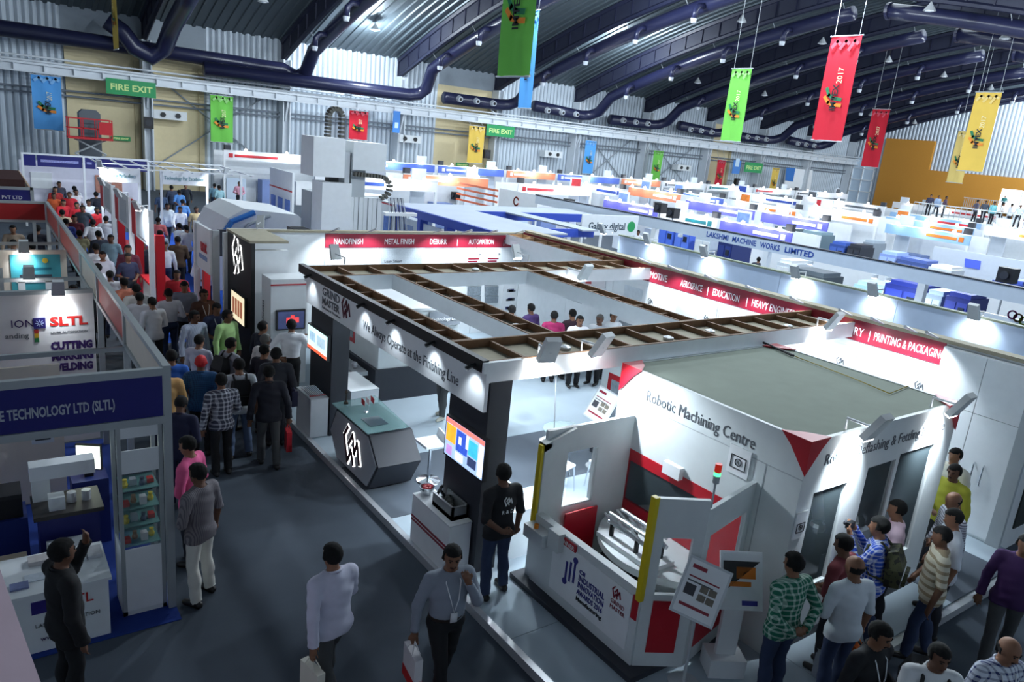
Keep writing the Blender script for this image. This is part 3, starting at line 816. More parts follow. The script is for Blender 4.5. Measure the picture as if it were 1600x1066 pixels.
MB().lathe([(0.25, 0), (0.25, 0.5), (0.95, 0.52), (0.95, 0.61), (0.05, 0.612)], (6.95, 5.5, 0.17), 48).build('table_disc', MW, tt)
fxt = thing('gearbox_fixture', 'machined aluminium castings bolted to a fixture plate on the turntable', 'fixture', (6.3, 5.55, 0.785))
FO = Vector((0.27, 0.06, -0.135))
MB(Matrix.Translation((6.32, 5.56, 0.785))).box((-0.2, -0.48, 0), (0.2, 0.48, 0.06)).build('fixture_plate', OFFWH, fxt)
for k in range(2):
    mb = MB()
    for q in range(7):
        y = 5.12 + q * 0.12
        mb.cyl((5.96 + 0.2 * k, y, 1.16), (5.96 + 0.2 * k + (0.05 if q % 2 else -0.05), y + 0.1, 1.24), 0.016, n=6)
    mb.tube([(5.96 + 0.2 * k, 5.1, 1.14), (5.96 + 0.2 * k, 5.9, 1.14)], 0.03, 8).tube([(5.96 + 0.2 * k, 5.12, 1.25), (5.96 + 0.2 * k, 5.9, 1.25)], 0.022, 8)
    mb.v = [p + FO for p in mb.v]
    mb.build('aluminium_casting', mat((188, 192, 196), 0.3, 0.5), fxt)
for q in range(4):
    MB().cyl((6.32 + 0.1 * (-1) ** q, 5.22 + 0.22 * q, 0.84), (6.32 + 0.1 * (-1) ** q, 5.22 + 0.22 * q, 1.0), 0.03, n=8).build('clamp', BLACK, fxt)
st = thing('signal_tower', 'stack light with red and green lenses on a thin pole', 'signal light', (5.95, 4.3, 2.1))
MB().cyl((5.95, 4.3, 2.06), (5.95, 4.3, 2.34), 0.012, n=6).build('pole', GREYP, st)
MB().cyl((5.95, 4.3, 2.34), (5.95, 4.3, 2.42), 0.035, n=10).build('base', GREYP, st)
MB().cyl((5.95, 4.3, 2.42), (5.95, 4.3, 2.46), 0.035, n=10).build('green_lens', mat((60, 235, 120), 0.4, emit=3.0), st)
MB().cyl((5.95, 4.3, 2.46), (5.95, 4.3, 2.55), 0.035, n=10).build('red_lens', mat((190, 40, 24), 0.4, emit=0.4), st)
cb = tag(MB().tube([W(1128, 527, mz + 0.02), W(1180, 530, mz + 0.02), W(1240, 556, mz + 0.02)], 0.02, 6).build('black_cable', BLACK), 'thick black cable lying across the green-grey cell roof', 'cable')
tag(MB().tube([W(1240, 556, mz + 0.01), W(1330, 590, mz + 0.01), W(1390, 615, mz + 0.01), W(1420, 603, mz + 0.01)], 0.008, 5).build('thin_cable', mat((170, 150, 60), 0.6)), 'thin yellow cable trailing over the cell roof to a lamp', 'cable')
arm_lamp((7.75, 4.05, mz), (0, -1, 0), 300, SIL + ' on the cell roof nearest the red corner cap', s=1.1, arm=0.34)
arm_lamp((9.7, 4.05, mz), (0, -1, 0), 300, SIL + ' on the cell roof near the cupboard', s=1.1, arm=0.34)

# ================================================================ INNER MACHINE behind the fascia
im = thing('finishing_machine', 'white finishing machine on a charcoal base with red framed windows', 'machine', (7.3, 14.4, PZ))
box('machine_base', (6.35, 13.0, PZ), (8.3, 16.2, 0.78), CHAR, im)
box('machine_body', (6.42, 13.05, 0.78), (8.25, 16.1, 1.95), MW, im)
box('machine_roof', (6.4, 13.03, 1.95), (8.27, 16.12, 2.0), OFFWH, im)
for y0 in (14.2,):
    w_ = holed((6.415, y0 + 0.9), (6.415, y0), 1.0, 1.75, [(0.1, 0.8, 1.1, 1.65)], 0.03, 'window_frame', REDM, im)
    box('window_pane', (6.405, y0 + 0.1, 1.1), (6.415, y0 + 0.8, 1.65), mat((96, 108, 116), 0.15, scale=20, var=0.4), im)
holed((7.0, 13.04), (7.9, 13.04), 1.0, 1.6, [(0.1, 0.8, 1.1, 1.5)], 0.03, 'window_frame', REDM, im)
box('window_pane', (7.1, 13.03, 1.1), (7.8, 13.04, 1.5), mat((40, 44, 54), 0.15), im)
tl = box('heading_board', (7.5, 12.99, 1.62), (8.25, 13.03, 1.92), mat((120, 126, 134), 0.5), im)
text('Technology Leader', (7.53, 12.985, 1.73), X_, Z_, 0.1, TXTW, tl)
cv = thing('roller_conveyor', 'grey conveyor with castings along the inner machine', 'conveyor', (6.1, 14.2, PZ))
box('conveyor_bed', (5.98, 13.2, 0.62), (6.28, 15.8, 0.7), GREYP, cv)
for y in (13.3, 15.7):
    box('leg', (6.05, y - 0.04, PZ), (6.2, y + 0.04, 0.62), GREYP, cv)
for k in range(5):
    MB().ball((6.12, 13.5 + k * 0.5, 0.77), (0.07, 0.1, 0.07), 8, 5).build('casting', ALU, cv)
# second machine on the far side, grey with a red window
gm2 = thing('grey_machine', 'grey machine with a red framed window beside the robot cell', 'machine', (9.4, 9.4, PZ))
box('machine_base', (8.95, 8.0, PZ), (10.2, 9.3, 0.45), CHAR, gm2)
box('machine_body', (8.98, 8.03, 0.45), (10.17, 9.27, 1.95), MW, gm2)
holed((8.975, 9.1), (8.975, 8.4), 0.8, 1.7, [(0.1, 0.6, 0.9, 1.6)], 0.02, 'window_frame', REDM, gm2)
box('window_pane', (8.965, 8.5, 0.9), (8.975, 9.0, 1.6), mat((130, 142, 150), 0.15, scale=18, var=0.4), gm2)

# ================================================================ FURNITURE on the stand
def panel_stand(x, y, rz, label, base, tilt=0.0):
    M = Matrix.Translation((x, y, PZ)) @ Matrix.Rotation(rz, 4, 'Z')
    t = thing('poster_stand', label, 'poster stand', (x, y, PZ))
    if base == 'round':
        MB(M).lathe([(0.17, 0), (0.17, 0.015), (0.02, 0.03)], (0, 0, 0), 20).build('base', ALU, t)
        MB(M).cyl((0, 0, 0.02), (0, 0, 1.0), 0.018).build('pole', ALU, t)
    else:
        MB(M).box((-0.2, -0.15, 0), (0.2, 0.15, 0.22)).build('base', OFFWH, t)
        MB(M).box((-0.11, -0.03, 0.22), (0.11, 0.03, 1.0)).build('pole', OFFWH, t)
    M2 = M @ Matrix.Translation((0, -0.05, 1.15)) @ Matrix.Rotation(-0.45, 4, 'X') @ Matrix.Rotation(tilt, 4, 'Y')
    f = MB(M2).box((-0.23, -0.015, -0.3), (0.23, 0.015, 0.3)).build('frame', ALU if base == 'round' else WHITE, t)
    MB(M2).box((-0.205, -0.02, -0.275), (0.205, -0.015, 0.275)).build('sheet', PAPER, f)
    def q(a, b, c, d, m):
        MB(M2).box((a, -0.024, c), (b, -0.02, d)).build('print', m, f)
    if base == 'round':
        q(-0.17, -0.02, 0.19, 0.23, MAROON); q(-0.17, 0.15, 0.1, 0.115, MAROON); q(-0.17, 0.1, 0.055, 0.07, TXTG)
        for i in range(2):
            for j in range(2):
                q(-0.02 + 0.09 * i, 0.06 + 0.09 * i, -0.1 + 0.09 * j, -0.03 + 0.09 * j, mat((120, 112, 100), 0.6, scale=30, var=0.5))
        q(-0.17, -0.06, -0.08, 0.03, mat((60, 60, 66), 0.6)); q(-0.17, 0.15, -0.2, -0.17, MAROON)
    else:
        MB(M2).prism([(-0.2, -0.024, 0.2), (-0.2, -0.024, -0.12), (0.2, -0.024, 0.2)], (0, 0.004, 0)).build('print', mat((30, 32, 34), 0.5), f)
        q(-0.06, 0.15, 0.02, 0.14, mat((226, 124, 30), 0.5)); q(-0.17, 0.1, -0.06, -0.01, mat((226, 124, 30), 0.5)); q(0.0, 0.17, -0.25, -0.2, mat((60, 60, 150), 0.5))
    return t
panel_stand(5.80, 4.14, -0.75, 'tilted silver framed poster on a round foot by the machine guard', 'round', 0.28)
panel_stand(6.35, 4.08, -0.55, 'white poster stand with an orange and black sheet', 'box', 0.0)
panel_stand(8.6, 8.75, -1.3, 'small white poster on a thin stand near the grey machine', 'round', 0.2)
def tv(name, a, b, z0, z1, X, label, pic):
    t = thing('television', label, 'television', (X, (a + b) / 2, z0))
    box('bezel', (X, a, z0), (X + 0.06, b, z1), BLACK, t)
    s = box('screen', (X - 0.004, a + 0.02, z0 + 0.025), (X, b - 0.02, z1 - 0.025), pic[0], t)
    for (u0, u1, v0, v1, m) in pic[1]:
        w = b - a - 0.04; h = z1 - z0 - 0.05
        box('picture', (X - 0.007, b - 0.02 - u1 * w, z0 + 0.025 + v0 * h), (X - 0.004, b - 0.02 - u0 * w, z0 + 0.025 + v1 * h), m, s)
    return t
def scr(c, e=1.2, var=0.3, sc=9):
    return mat(c, 0.3, emit=e, var=var, scale=sc)
tv('tv', 6.78, 7.72, 1.44, 2.0, 4.81, 'television on the near black pillar showing a factory with orange robot', (scr((150, 175, 215)), [(0, 1, 0.88, 1, scr((235, 120, 110))), (0.02, 0.28, 0.4, 0.86, scr((240, 160, 50))), (0.3, 0.6, 0.3, 0.85, scr((50, 80, 180), var=0.6, sc=20)), (0.62, 0.85, 0.4, 0.8, scr((60, 170, 200))), (0.88, 1, 0.05, 0.85, scr((225, 232, 245))), (0.05, 0.2, 0.05, 0.3, scr((170, 130, 190))), (0.3, 0.5, 0.05, 0.25, scr((230, 235, 245))), (0.55, 0.62, 0.5, 0.85, scr((236, 240, 248))), (0.36, 0.44, 0.5, 0.7, scr((236, 240, 250))), (0.62, 0.84, 0.12, 0.36, scr((44, 56, 90)))]))
tv('tv', 11.75, 12.7, 1.48, 1.95, 4.81, 'television on the far black pillar showing a pale world map', (scr((190, 225, 220)), [(0.1, 0.4, 0.4, 0.8, scr((140, 170, 190), var=0.5, sc=12)), (0.5, 0.9, 0.35, 0.8, scr((150, 175, 190), var=0.5, sc=12)), (0, 1, 0, 0.14, scr((220, 90, 60)))]))
# press television on the tower
tv('tv', 15.6, 16.6, 1.1, 1.75, 4.52, 'television on the corner tower showing brown figures', (scr((200, 190, 160)), [(0.1 + 0.2 * k, 0.25 + 0.2 * k, 0.2, 0.8, scr((120, 70, 50), var=0.5)) for k in range(4)]))
kx = thing('video_kiosk', 'tall white kiosk with a printed side and wall monitor', 'kiosk', (5.1, 14.7, PZ))
box('kiosk_body', (4.75, 14.6, PZ), (5.5, 15.2, 2.35), OFFWH, kx)
box('kiosk_line', (4.74, 14.59, 2.22), (5.51, 14.6, 2.25), REDM, kx)
text('NANOFINISH', (4.74, 15.0, 1.0), Z_, Y_, 0.14, BLACK, kx)
box('monitor', (4.85, 14.54, 1.3), (5.45, 14.6, 1.72), BLACK, kx)
sc_ = box('screen', (4.88, 14.535, 1.33), (5.42, 14.54, 1.69), scr((40, 48, 84), 0.8), kx)
for k in range(3):
    box('picture', (5.05 + 0.09 * k, 14.53, 1.45 + 0.05 * (k % 2)), (5.13 + 0.09 * k, 14.535, 1.56 + 0.05 * (k % 2)), scr((220, 60, 60), 0.8), sc_)
# plinths with castings
def plinth(x0, x1, y0, y1, z, label, stripe=False):
    t = thing('display_plinth', label, 'plinth', ((x0 + x1) / 2, (y0 + y1) / 2, PZ))
    box('plinth_body', (x0, y0, PZ), (x1, y1, z - 0.02), WHITE, t)
    box('plinth_top', (x0 - 0.005, y0 - 0.005, z - 0.02), (x1 + 0.005, y1 + 0.005, z), OFFWH, t)
    if stripe:
        for dz in (0.0, 0.05):
            box('stripe', (x0 - 0.006, y0, 0.42 + dz), (x0, y1, 0.45 + dz), MAROON, t)
    return t
plinth(4.54, 4.86, 7.0, 7.98, 0.8, 'white display plinth with twin maroon stripes by the kerb', True)
plinth(5.42, 5.95, 6.95, 7.9, 0.8, 'white display plinth carrying steel rods behind the television pillar')
plinth(4.54, 4.86, 11.75, 12.45, 0.82, 'white display plinth with red machined parts before the far pillar')
plinth(5.35, 5.9, 11.9, 12.95, 0.82, 'long white plinth standing behind the far pillar')
bw_ = thing('part_bowl', 'silver bowl holding red machined parts on the striped plinth', 'bowl', (4.75, 7.82, 0.8))
MB().lathe([(0.05, 0), (0.09, 0.05), (0.105, 0.12), (0.095, 0.12), (0.07, 0.05)], (4.69, 7.87, 0.8), 18).build('bowl', CHROME, bw_)
for k in range(6):
    MB().ball((4.69 + 0.04 * math.cos(k), 7.87 + 0.04 * math.sin(k), 0.9), 0.03, 7, 4).build('red_part', REDM, bw_)
cs = thing('engine_casting', 'dark cast engine housing lying open on the striped plinth', 'casting', (4.78, 7.35, 0.8))
holed((4.62, 7.1), (4.86, 7.1), 0.8, 0.98, [], 0.03, 'casting_wall', mat((150, 154, 154), 0.35, 0.4), cs)
holed((4.62, 7.6), (4.62, 7.1), 0.8, 0.98, [], 0.03, 'casting_wall', mat((150, 154, 154), 0.35, 0.4), cs)
holed((4.86, 7.1), (4.86, 7.6), 0.8, 0.98, [], 0.03, 'casting_wall', mat((150, 154, 154), 0.35, 0.4), cs)
MB().box((4.62, 7.1, 0.8), (4.86, 7.6, 0.86)).build('casting_floor', mat((50, 54, 50), 0.5, 0.4), cs)
for k in range(3):
    MB().ball((4.68 + 0.05 * k, 7.25 + 0.1 * k, 0.9), (0.06, 0.08, 0.07), 8, 5).build('casting_rib', mat((40, 44, 40), 0.5), cs)
MB().lathe([(0.1, 0), (0.1, 0.05), (0.04, 0.06)], (0, 0, 0), 16)
wh = thing('cast_ring', 'dark cast ring standing upright behind the engine housing', 'casting', (4.8, 7.72, 0.8))
MB().tube([(4.8 + 0.03 * math.sin(a * 2), 7.69 + 0.045 * math.cos(a), 0.9 + 0.08 * math.sin(a)) for a in [k * math.pi / 8 for k in range(17)]], 0.02, 8).build('ring', mat((60, 62, 66), 0.4, 0.6), wh)
rr = thing('rod_rack', 'chrome rail rack with black knobs on the second plinth', 'rack', (5.7, 7.4, 0.8))
for y in (7.1, 7.75):
    MB().cyl((5.6, y, 0.8), (5.6, y, 1.02), 0.012, n=6).build('rack_post', CHROME, rr)
MB().cyl((5.6, 7.05, 1.02), (5.6, 7.8, 1.02), 0.012, n=6).build('rack_rail', CHROME, rr)
for k in range(5):
    MB().cyl((5.68, 7.12 + 0.14 * k, 0.8), (5.68, 7.12 + 0.14 * k, 0.88), 0.03, n=8).build('knob', BLACK, rr)
for k in range(9):
    p_ = thing('machined_rod', 'red and silver machined rod in a row on the plinth', 'part', (4.56 + 0.033 * k, 12.0 + 0.02 * (k % 3), 0.82), 'machined rods on the far plinth')
    MB().cyl((4.56 + 0.033 * k, 11.85, 0.84), (4.56 + 0.033 * k, 12.3, 0.86), 0.012, n=6).build('rod', CHROME, p_)
    MB().ball((4.56 + 0.033 * k, 11.84, 0.85), 0.015, 7, 4).build('red_end', REDM, p_)
# faceted reception counter
rc = thing('reception_counter', 'faceted charcoal reception counter with silver front, glowing logo and glass top', 'counter', (4.95, 10.1, PZ))
hexp = [(10.8, 1.0), (9.55, 1.0), (9.2, 0.62), (9.5, PZ + 0.04), (10.75, PZ + 0.04), (11.05, 0.55)]
MB().prism([(4.62, y, z) for y, z in hexp], (0.72, 0, 0)).build('counter_body', CHAR, rc)
MB().prism([(4.6, 10.1 + (y - 10.1) * 0.94, 0.55 + (z - 0.55) * 0.92) for y, z in hexp], (0.02, 0, 0)).build('silver_front', mat((176, 180, 186), 0.35, 0.15), rc)
gm_logo((4.598, 10.4, 0.27), -Y_, Z_, 0.6, LED, rc, 'logo_backlight', 0.15)
gm_logo((4.589, 10.4, 0.27), -Y_, Z_, 0.6, mat((58, 20, 34), 0.5), rc, 'logo', 0.11)
MB().prism([(4.55, 10.85, 1.06), (5.36, 10.95, 1.06), (5.25, 9.5, 1.06), (4.55, 9.48, 1.06)], (0, 0, 0.015)).build('glass_top', mat((150, 190, 190), 0.08, alpha=0.45), rc)
for x, y in ((4.7, 10.7), (5.2, 10.7), (4.7, 9.65), (5.15, 9.65)):
    MB().cyl((x, y, 1.0), (x, y, 1.06), 0.015, n=6).build('glass_support', CHROME, rc)
fl = thing('table_flags', 'small red and white flags in a holder on the counter glass', 'flags', (4.9, 10.3, 1.075))
MB().lathe([(0.04, 0), (0.03, 0.02)], (4.9, 10.3, 1.075), 10).build('holder', CHROME, fl)
for k, m in enumerate((REDM, WHITE, REDM)):
    a = (4.9 + 0.04 * (k - 1), 10.3, 1.09); b = (4.9 + 0.09 * (k - 1), 10.3 + 0.02 * k, 1.33)
    MB().cyl(a, b, 0.004, n=5).build('flag_stick', CHROME, fl)
    MB().prism([Vector(b), Vector(b) + Vector((0, -0.13, -0.02)), Vector(b) + Vector((0, -0.12, -0.11)), Vector(b) + Vector((0, 0, -0.09))], (0.004, 0, 0)).build('flag_cloth', m, fl)
to = thing('eiffel_trophy', 'small dark metal trophy standing on the counter glass', 'trophy', (4.75, 10.75, 1.075))
MB().lathe([(0.04, 0), (0.04, 0.02), (0.012, 0.05), (0.01, 0.16), (0.03, 0.2), (0.008, 0.24)], (4.75, 10.75, 1.075), 12).build('trophy_body', mat((70, 62, 54), 0.3, 0.7), to)
lf = tag(MB().box((4.7, 9.7, 1.076), (5.0, 10.05, 1.084)).build('leaflet', mat((60, 80, 90), 0.4), loc=(4.85, 9.9, 1.076)), 'dark leaflets fanned out on the counter glass', 'leaflet')
# bar stool
bs = thing('bar_stool', 'white bar stool with chrome pedestal beside the reception counter', 'stool', (5.3, 9.45, PZ))
MB().lathe([(0.2, 0), (0.19, 0.02), (0.03, 0.05), (0.025, 0.62)], (5.42, 9.45, PZ), 20).build('pedestal', CHROME, bs)
MB().prism([(5.24, 9.27, 0.74), (5.6, 9.27, 0.74), (5.63, 9.62, 0.76), (5.22, 9.62, 0.76)], (0, 0, 0.04)).build('seat', WHITE, bs)
MB().prism([(5.57, 9.27, 0.76), (5.6, 9.27, 0.9), (5.64, 9.62, 0.92), (5.61, 9.62, 0.76)], (0.025, 0, 0)).build('seat_back', WHITE, bs)
bs.location.x += 0.22
wbt = thing('water_bottle', 'blue water bottle on a dispenser by the packaging poster', 'water dispenser', (12.45, 5.75, PZ))
box('dispenser_body', (12.3, 5.6, PZ), (12.62, 5.92, 1.15), WHITE, wbt)
MB().lathe([(0.05, 0), (0.13, 0.06), (0.14, 0.36), (0.10, 0.4)], (12.46, 5.76, 1.15), 14).build('bottle', mat((90, 150, 210), 0.2), wbt)
fb = W(1288, 1052, PZ)
fbag = thing('carrier_bag', 'grey carrier bag with red side standing on the platform by the checked shirt', 'bag', fb)
MB().prism([fb + Vector((-0.18, -0.05, 0)), fb + Vector((0.14, -0.12, 0)), fb + Vector((0.17, 0.0, 0)), fb + Vector((-0.15, 0.07, 0))], (0, 0, 0.34)).build('bag_body', mat((150, 156, 166), 0.6), fbag)
MB().prism([fb + Vector((0.141, -0.12, 0)), fb + Vector((0.171, 0.0, 0)), fb + Vector((0.171, 0.0, 0.34)), fb + Vector((0.141, -0.12, 0.34))], (0.004, -0.001, 0)).build('bag_side', REDM, fbag)
MB().prism([fb + Vector((-0.18, -0.052, 0.02)), fb + Vector((0.14, -0.122, 0.02)), fb + Vector((0.14, -0.122, 0.07)), fb + Vector((-0.18, -0.052, 0.07))], (-0.001, -0.004, 0)).build('bag_stripe', MAROON, fbag)
# chairs and glass table by the machine
def chair(x, y, rz, label):
    M = Matrix.Translation((x, y, PZ)) @ Matrix.Rotation(rz, 4, 'Z')
    t = thing('white_chair', label, 'chair', (x, y, PZ), 'white chairs on the stand')
    MB(M).prism([(-0.2, -0.2, 0.44), (0.2, -0.2, 0.44), (0.2, 0.2, 0.46), (-0.2, 0.2, 0.46)], (0, 0, 0.03)).build('seat', WHITE, t)
    MB(M).prism([(-0.2, 0.2, 0.46), (0.2, 0.2, 0.46), (0.19, 0.27, 0.86), (-0.19, 0.27, 0.86)], (0, 0.03, 0)).build('backrest', WHITE, t)
    for sx in (-1, 1):
        for sy in (-1, 1):
            MB(M).cyl((0.18 * sx, 0.18 * sy, 0.45), (0.21 * sx, 0.22 * sy, 0), 0.012, n=6).build('leg', CHROME, t)
chair(7.35, 8.3, 0.3, 'white shell chair on chrome legs behind the machine wing')
chair(8.1, 8.0, -1.7, 'white shell chair on chrome legs beside the glass table')
gt = thing('glass_table', 'round glass table with splayed chrome legs near the white chairs', 'table', (8.0, 8.95, PZ))
MB().lathe([(0.4, 0), (0.4, 0.012)], (8.0, 8.95, 0.8), 24).build('table_glass', mat((200, 225, 225), 0.05, alpha=0.35), gt)
for a in (0.3, 2.4, 4.5):
    MB().cyl((8.0 + 0.3 * math.cos(a), 8.95 + 0.3 * math.sin(a), PZ), (8.0 - 0.15 * math.cos(a), 8.95 - 0.15 * math.sin(a), 0.8), 0.014, n=6).build('leg', CHROME, gt)
# support strut under the near canopy beam
tag(MB().cyl((6.3, 7.1, PZ), (5.95, 6.98, 2.68), 0.008, n=6).build('wire_strut', mat((90, 94, 98), 0.5)), 'thin grey strut leaning from the floor to the canopy', 'strut')
# ================================================================ LEFT ISLAND of shell booths
OCT = mat((176, 182, 184), 0.4, 0.3)
CREAMP = mat((226, 212, 196), 0.6)
ROSE = mat((196, 92, 84), 0.6)
bluec = mat((26, 58, 140), 0.95, var=0.1, scale=4, bump=0.2)
tag(box('blue_carpet', (-3.5, 7.72, 0.0), (1.56, 13.2, 0.01), bluec, loc=(-1, 10, 0)), 'bright blue carpet of the corner booth with the vitrine', 'carpet')
PB = [8.0, 10.47, 12.96, 15.03, 18.79, 21.95]
sh = thing('shell_booth', 'row of aluminium shell booth framing with rose and cream header panels', 'booth frame', (1.5, 8, 0))
for y in PB:
    box('post', (1.48, y - 0.03, 0), (1.56, y + 0.05, 2.9), OCT, sh)
for z in (2.84, 2.38):
    for a, b in zip(PB[:-1], PB[1:]):
        box('rail', (1.485, a + 0.05, z), (1.555, b - 0.03, z + 0.06), OCT, sh)
for k, (a, b) in enumerate(zip(PB[:-1], PB[1:])):
    box('header_panel', (1.51, a + 0.06, 2.44), (1.53, b - 0.04, 2.84), CREAMP if k in (0, 2) else ROSE, sh)
for y, w0 in ((10.47, -3.2), (15.03, -3.2), (18.79, -3.2)):
    box('cross_rail', (w0, y - 0.025, 2.34), (1.48, y + 0.025, 2.4), OCT, sh)
# front header
hd = thing('booth_header', 'dark blue booth header board reading TECHNOLOGY LTD (SLTL)', 'sign', (0, 7.97, 2.3))
box('header_board', (-3.2, 7.955, 2.36), (1.47, 7.985, 2.81), BLUEH, hd)
for z in (2.28, 2.81):
    box('header_rail', (-3.2, 7.93, z), (1.48, 8.0, z + 0.08), OCT, hd)
text('E TECHNOLOGY LTD (SLTL)', (0.06, 7.955, 2.5), X_, Z_, 0.145, mat((176, 182, 196), 0.5), hd, width=0.96, bold=0.004)
# SLTL poster wall
sw = thing('poster_wall', 'white booth wall printed SLTL with cutting and marking headings', 'wall', (0, 13.3, 0))
box('wall_board', (-3.2, 13.28, 0), (1.47, 13.33, 2.5), mat((232, 226, 224), 0.6), sw)
box('wall_cap', (-3.2, 13.26, 2.5), (1.47, 13.35, 2.56), OCT, sw)
PUR = mat((58, 28, 96), 0.5)
text('SLTL', (0.86, 13.28, 1.99), X_, Z_, 0.2, mat((206, 40, 34), 0.5), sw, width=0.52, bold=0.008)
em = box('emblem', (0.64, 13.265, 1.96), (0.8, 13.28, 2.13), mat((38, 30, 110), 0.5), sw)
for k in range(8):
    a = k * math.pi / 4; mb = MB(); stroke(mb, [(0.02 * math.cos(a), 0.02 * math.sin(a)), (0.055 * math.cos(a), 0.055 * math.sin(a))], (0.72, 13.264, 2.045), X_, Z_, 0.008); mb.build('emblem_ray', mat((190, 200, 235), 0.5), em)
for k, c in enumerate(((150, 30, 24), (190, 150, 30), (30, 110, 60))):
    box('colour_bar', (0.64, 13.27, 1.88 - 0.07 * k), (0.7, 13.28, 1.95 - 0.07 * k), mat(c, 0.5), sw)
text('LASER AUTOMATION', (0.86, 13.28, 1.86), X_, Z_, 0.05, TXTG, sw, width=0.5)
text('ION', (0.34, 13.28, 1.99), X_, Z_, 0.17, PUR, sw)
text('anding', (0.26, 13.28, 1.82), X_, Z_, 0.12, TXTG, sw)
for s, z in (('CUTTING', 1.6), ('MARKING', 1.42), ('WELDING', 1.24)):
    text(s, (0.85, 13.28, z), X_, Z_, 0.17, PUR, sw, width=0.58, bold=0.01)
arm_lamp((0.98, 13.25, 2.52), (0, -1, 0), 30, 'small warm spotlight above the SLTL poster wall', 'shell booth spotlights', 0.9, arm=0.25)
# teal poster booth
tp = thing('poster_wall', 'white booth wall with a teal machine poster', 'wall', (0, 17.3, 0))
box('wall_board', (-3.2, 17.22, 0), (1.47, 17.27, 2.5), CREAMP, tp)
p_ = box('teal_poster', (0.52, 17.2, 1.5), (1.36, 17.22, 2.42), mat((70, 160, 172), 0.5, var=0.2, scale=3), tp)
for (a, b, c, d, m) in ((0.6, 1.25, 1.86, 1.96, mat((226, 232, 236), 0.5)), (0.62, 0.74, 1.66, 1.88, WHITE), (1.08, 1.22, 1.66, 1.88, WHITE), (0.66, 1.2, 1.97, 2.02, mat((60, 66, 76), 0.5)), (0.7, 1.2, 2.12, 2.16, mat((30, 110, 130), 0.5))):
    box('poster_print', (a, 17.19, c), (b, 17.2, d), m, p_)
MB().cyl((1.1, 17.185, 2.3), (1.1, 17.2, 2.3), 0.05, n=14).build('poster_sun', mat((220, 190, 60), 0.5), p_)
arm_lamp((0.75, 17.2, 2.5), (0, -1, 0), 20, 'small warm spotlight above the teal poster', 'shell booth spotlights', 0.9, arm=0.3)
arm_lamp((0.7, 15.0, 2.42), (0, -1, 0), 0, 'signal lamp on the cross rail before the teal poster', 'shell booth spotlights', 0.9, arm=0.25)  # stands in for a machine's green signal light, given an arm spotlight shape
arm_lamp((0.2, 18.8, 2.42), (0, 1, 0), 0, 'warm spotlight on the cross rail under the red header', 'shell booth spotlights', 0.9, arm=0.5)
lamp('SPOT', (0.2, 19.5, 2.45), 60, color=(1.0, 0.86, 0.7), size=0.1, aim=(0.6, 20, 0), angle=150, name='booth_lamp_light')
rh = thing('booth_header', 'plain red header board closing the far end of the shell booths', 'sign', (0, 21.95, 2.4))
box('header_board', (-3.2, 21.93, 2.44), (1.47, 21.96, 2.84), mat((168, 22, 26), 0.5), rh)
for z in (2.38, 2.84):
    box('header_rail', (-3.2, 21.91, z), (1.48, 21.98, z + 0.06), OCT, rh)
mh = thing('booth_header', 'blue booth header board with white PVT LTD lettering', 'sign', (0, 24, 2.5))
box('header_board', (-3.2, 23.98, 2.6), (1.3, 24.02, 2.95), BLUEH, mh)
box('header_rail', (-3.2, 23.96, 2.95), (1.36, 24.04, 3.02), OCT, mh)
box('header_post', (1.3, 23.96, 0), (1.38, 24.04, 3.02), OCT, mh)
box('side_board', (1.32, 24.04, 2.6), (1.36, 30, 2.95), mat((196, 168, 140), 0.6), mh)
box('opening_shade', (-3.2, 24.1, 2.97), (1.2, 27, 3.2), mat((60, 26, 22), 0.6), mh)  # solid dark box; the shade inside an opening is put into its colour
text('I) PVT LTD', (0.55, 23.98, 2.7), X_, Z_, 0.13, TXTW, mh, width=0.55)
# inner partitions seen through the frames
for k, (y, h) in enumerate(((15.9, 2.3), (20.2, 2.3))):
    pt = thing('partition', ('low cream partition behind the poster wall' if k == 0 else 'low cream partition under the red header'), 'partition', (-1, y, 0))
    box('partition_board', (-3.2, y, 0), (0.3, y + 0.04, h), CREAMP, pt)
    box('partition_post', (0.3, y - 0.02, 0), (0.36, y + 0.06, 2.4), OCT, pt)
# vitrine
vt = thing('vitrine', 'tall aluminium vitrine with glass shelves at the corner of the blue booth', 'showcase', (1.25, 8.2, 0))
for x in (1.03, 1.43):
    for y in (8.03, 8.45):
        box('post', (x, y, 0), (x + 0.04, y + 0.04, 2.32), OCT, vt)
box('lower_panel', (1.07, 8.035, 0.06), (1.43, 8.05, 0.82), WHITE, vt)
box('side_panel', (1.035, 8.07, 0.06), (1.05, 8.45, 0.82), WHITE, vt)
box('upper_panel', (1.07, 8.035, 1.72), (1.43, 8.05, 1.98), OFFWH, vt)
box('upper_panel', (1.07, 8.035, 2.12), (1.43, 8.05, 2.32), OFFWH, vt)
box('base_board', (1.03, 8.03, 0), (1.47, 8.49, 0.06), OFFWH, vt)
box('dark_back', (1.07, 8.46, 0.82), (1.43, 8.475, 1.72), mat((40, 46, 66), 0.4), vt)
box('glass_pane', (1.07, 8.04, 0.82), (1.43, 8.046, 1.72), GLASSM, vt)
SHZ = (0.84, 1.07, 1.28, 1.5)
for z in SHZ:
    box('glass_shelf', (1.07, 8.06, z), (1.43, 8.45, z + 0.01), mat((120, 170, 165), 0.1, alpha=0.6), vt)
itc = [((196, 60, 52), 'red box'), ((150, 120, 84), 'cardboard box'), ((226, 226, 226), 'white foam piece'), ((210, 190, 60), 'yellow gadget'), ((200, 206, 212), 'shiny metal part'), ((90, 100, 120), 'grey metal part')]
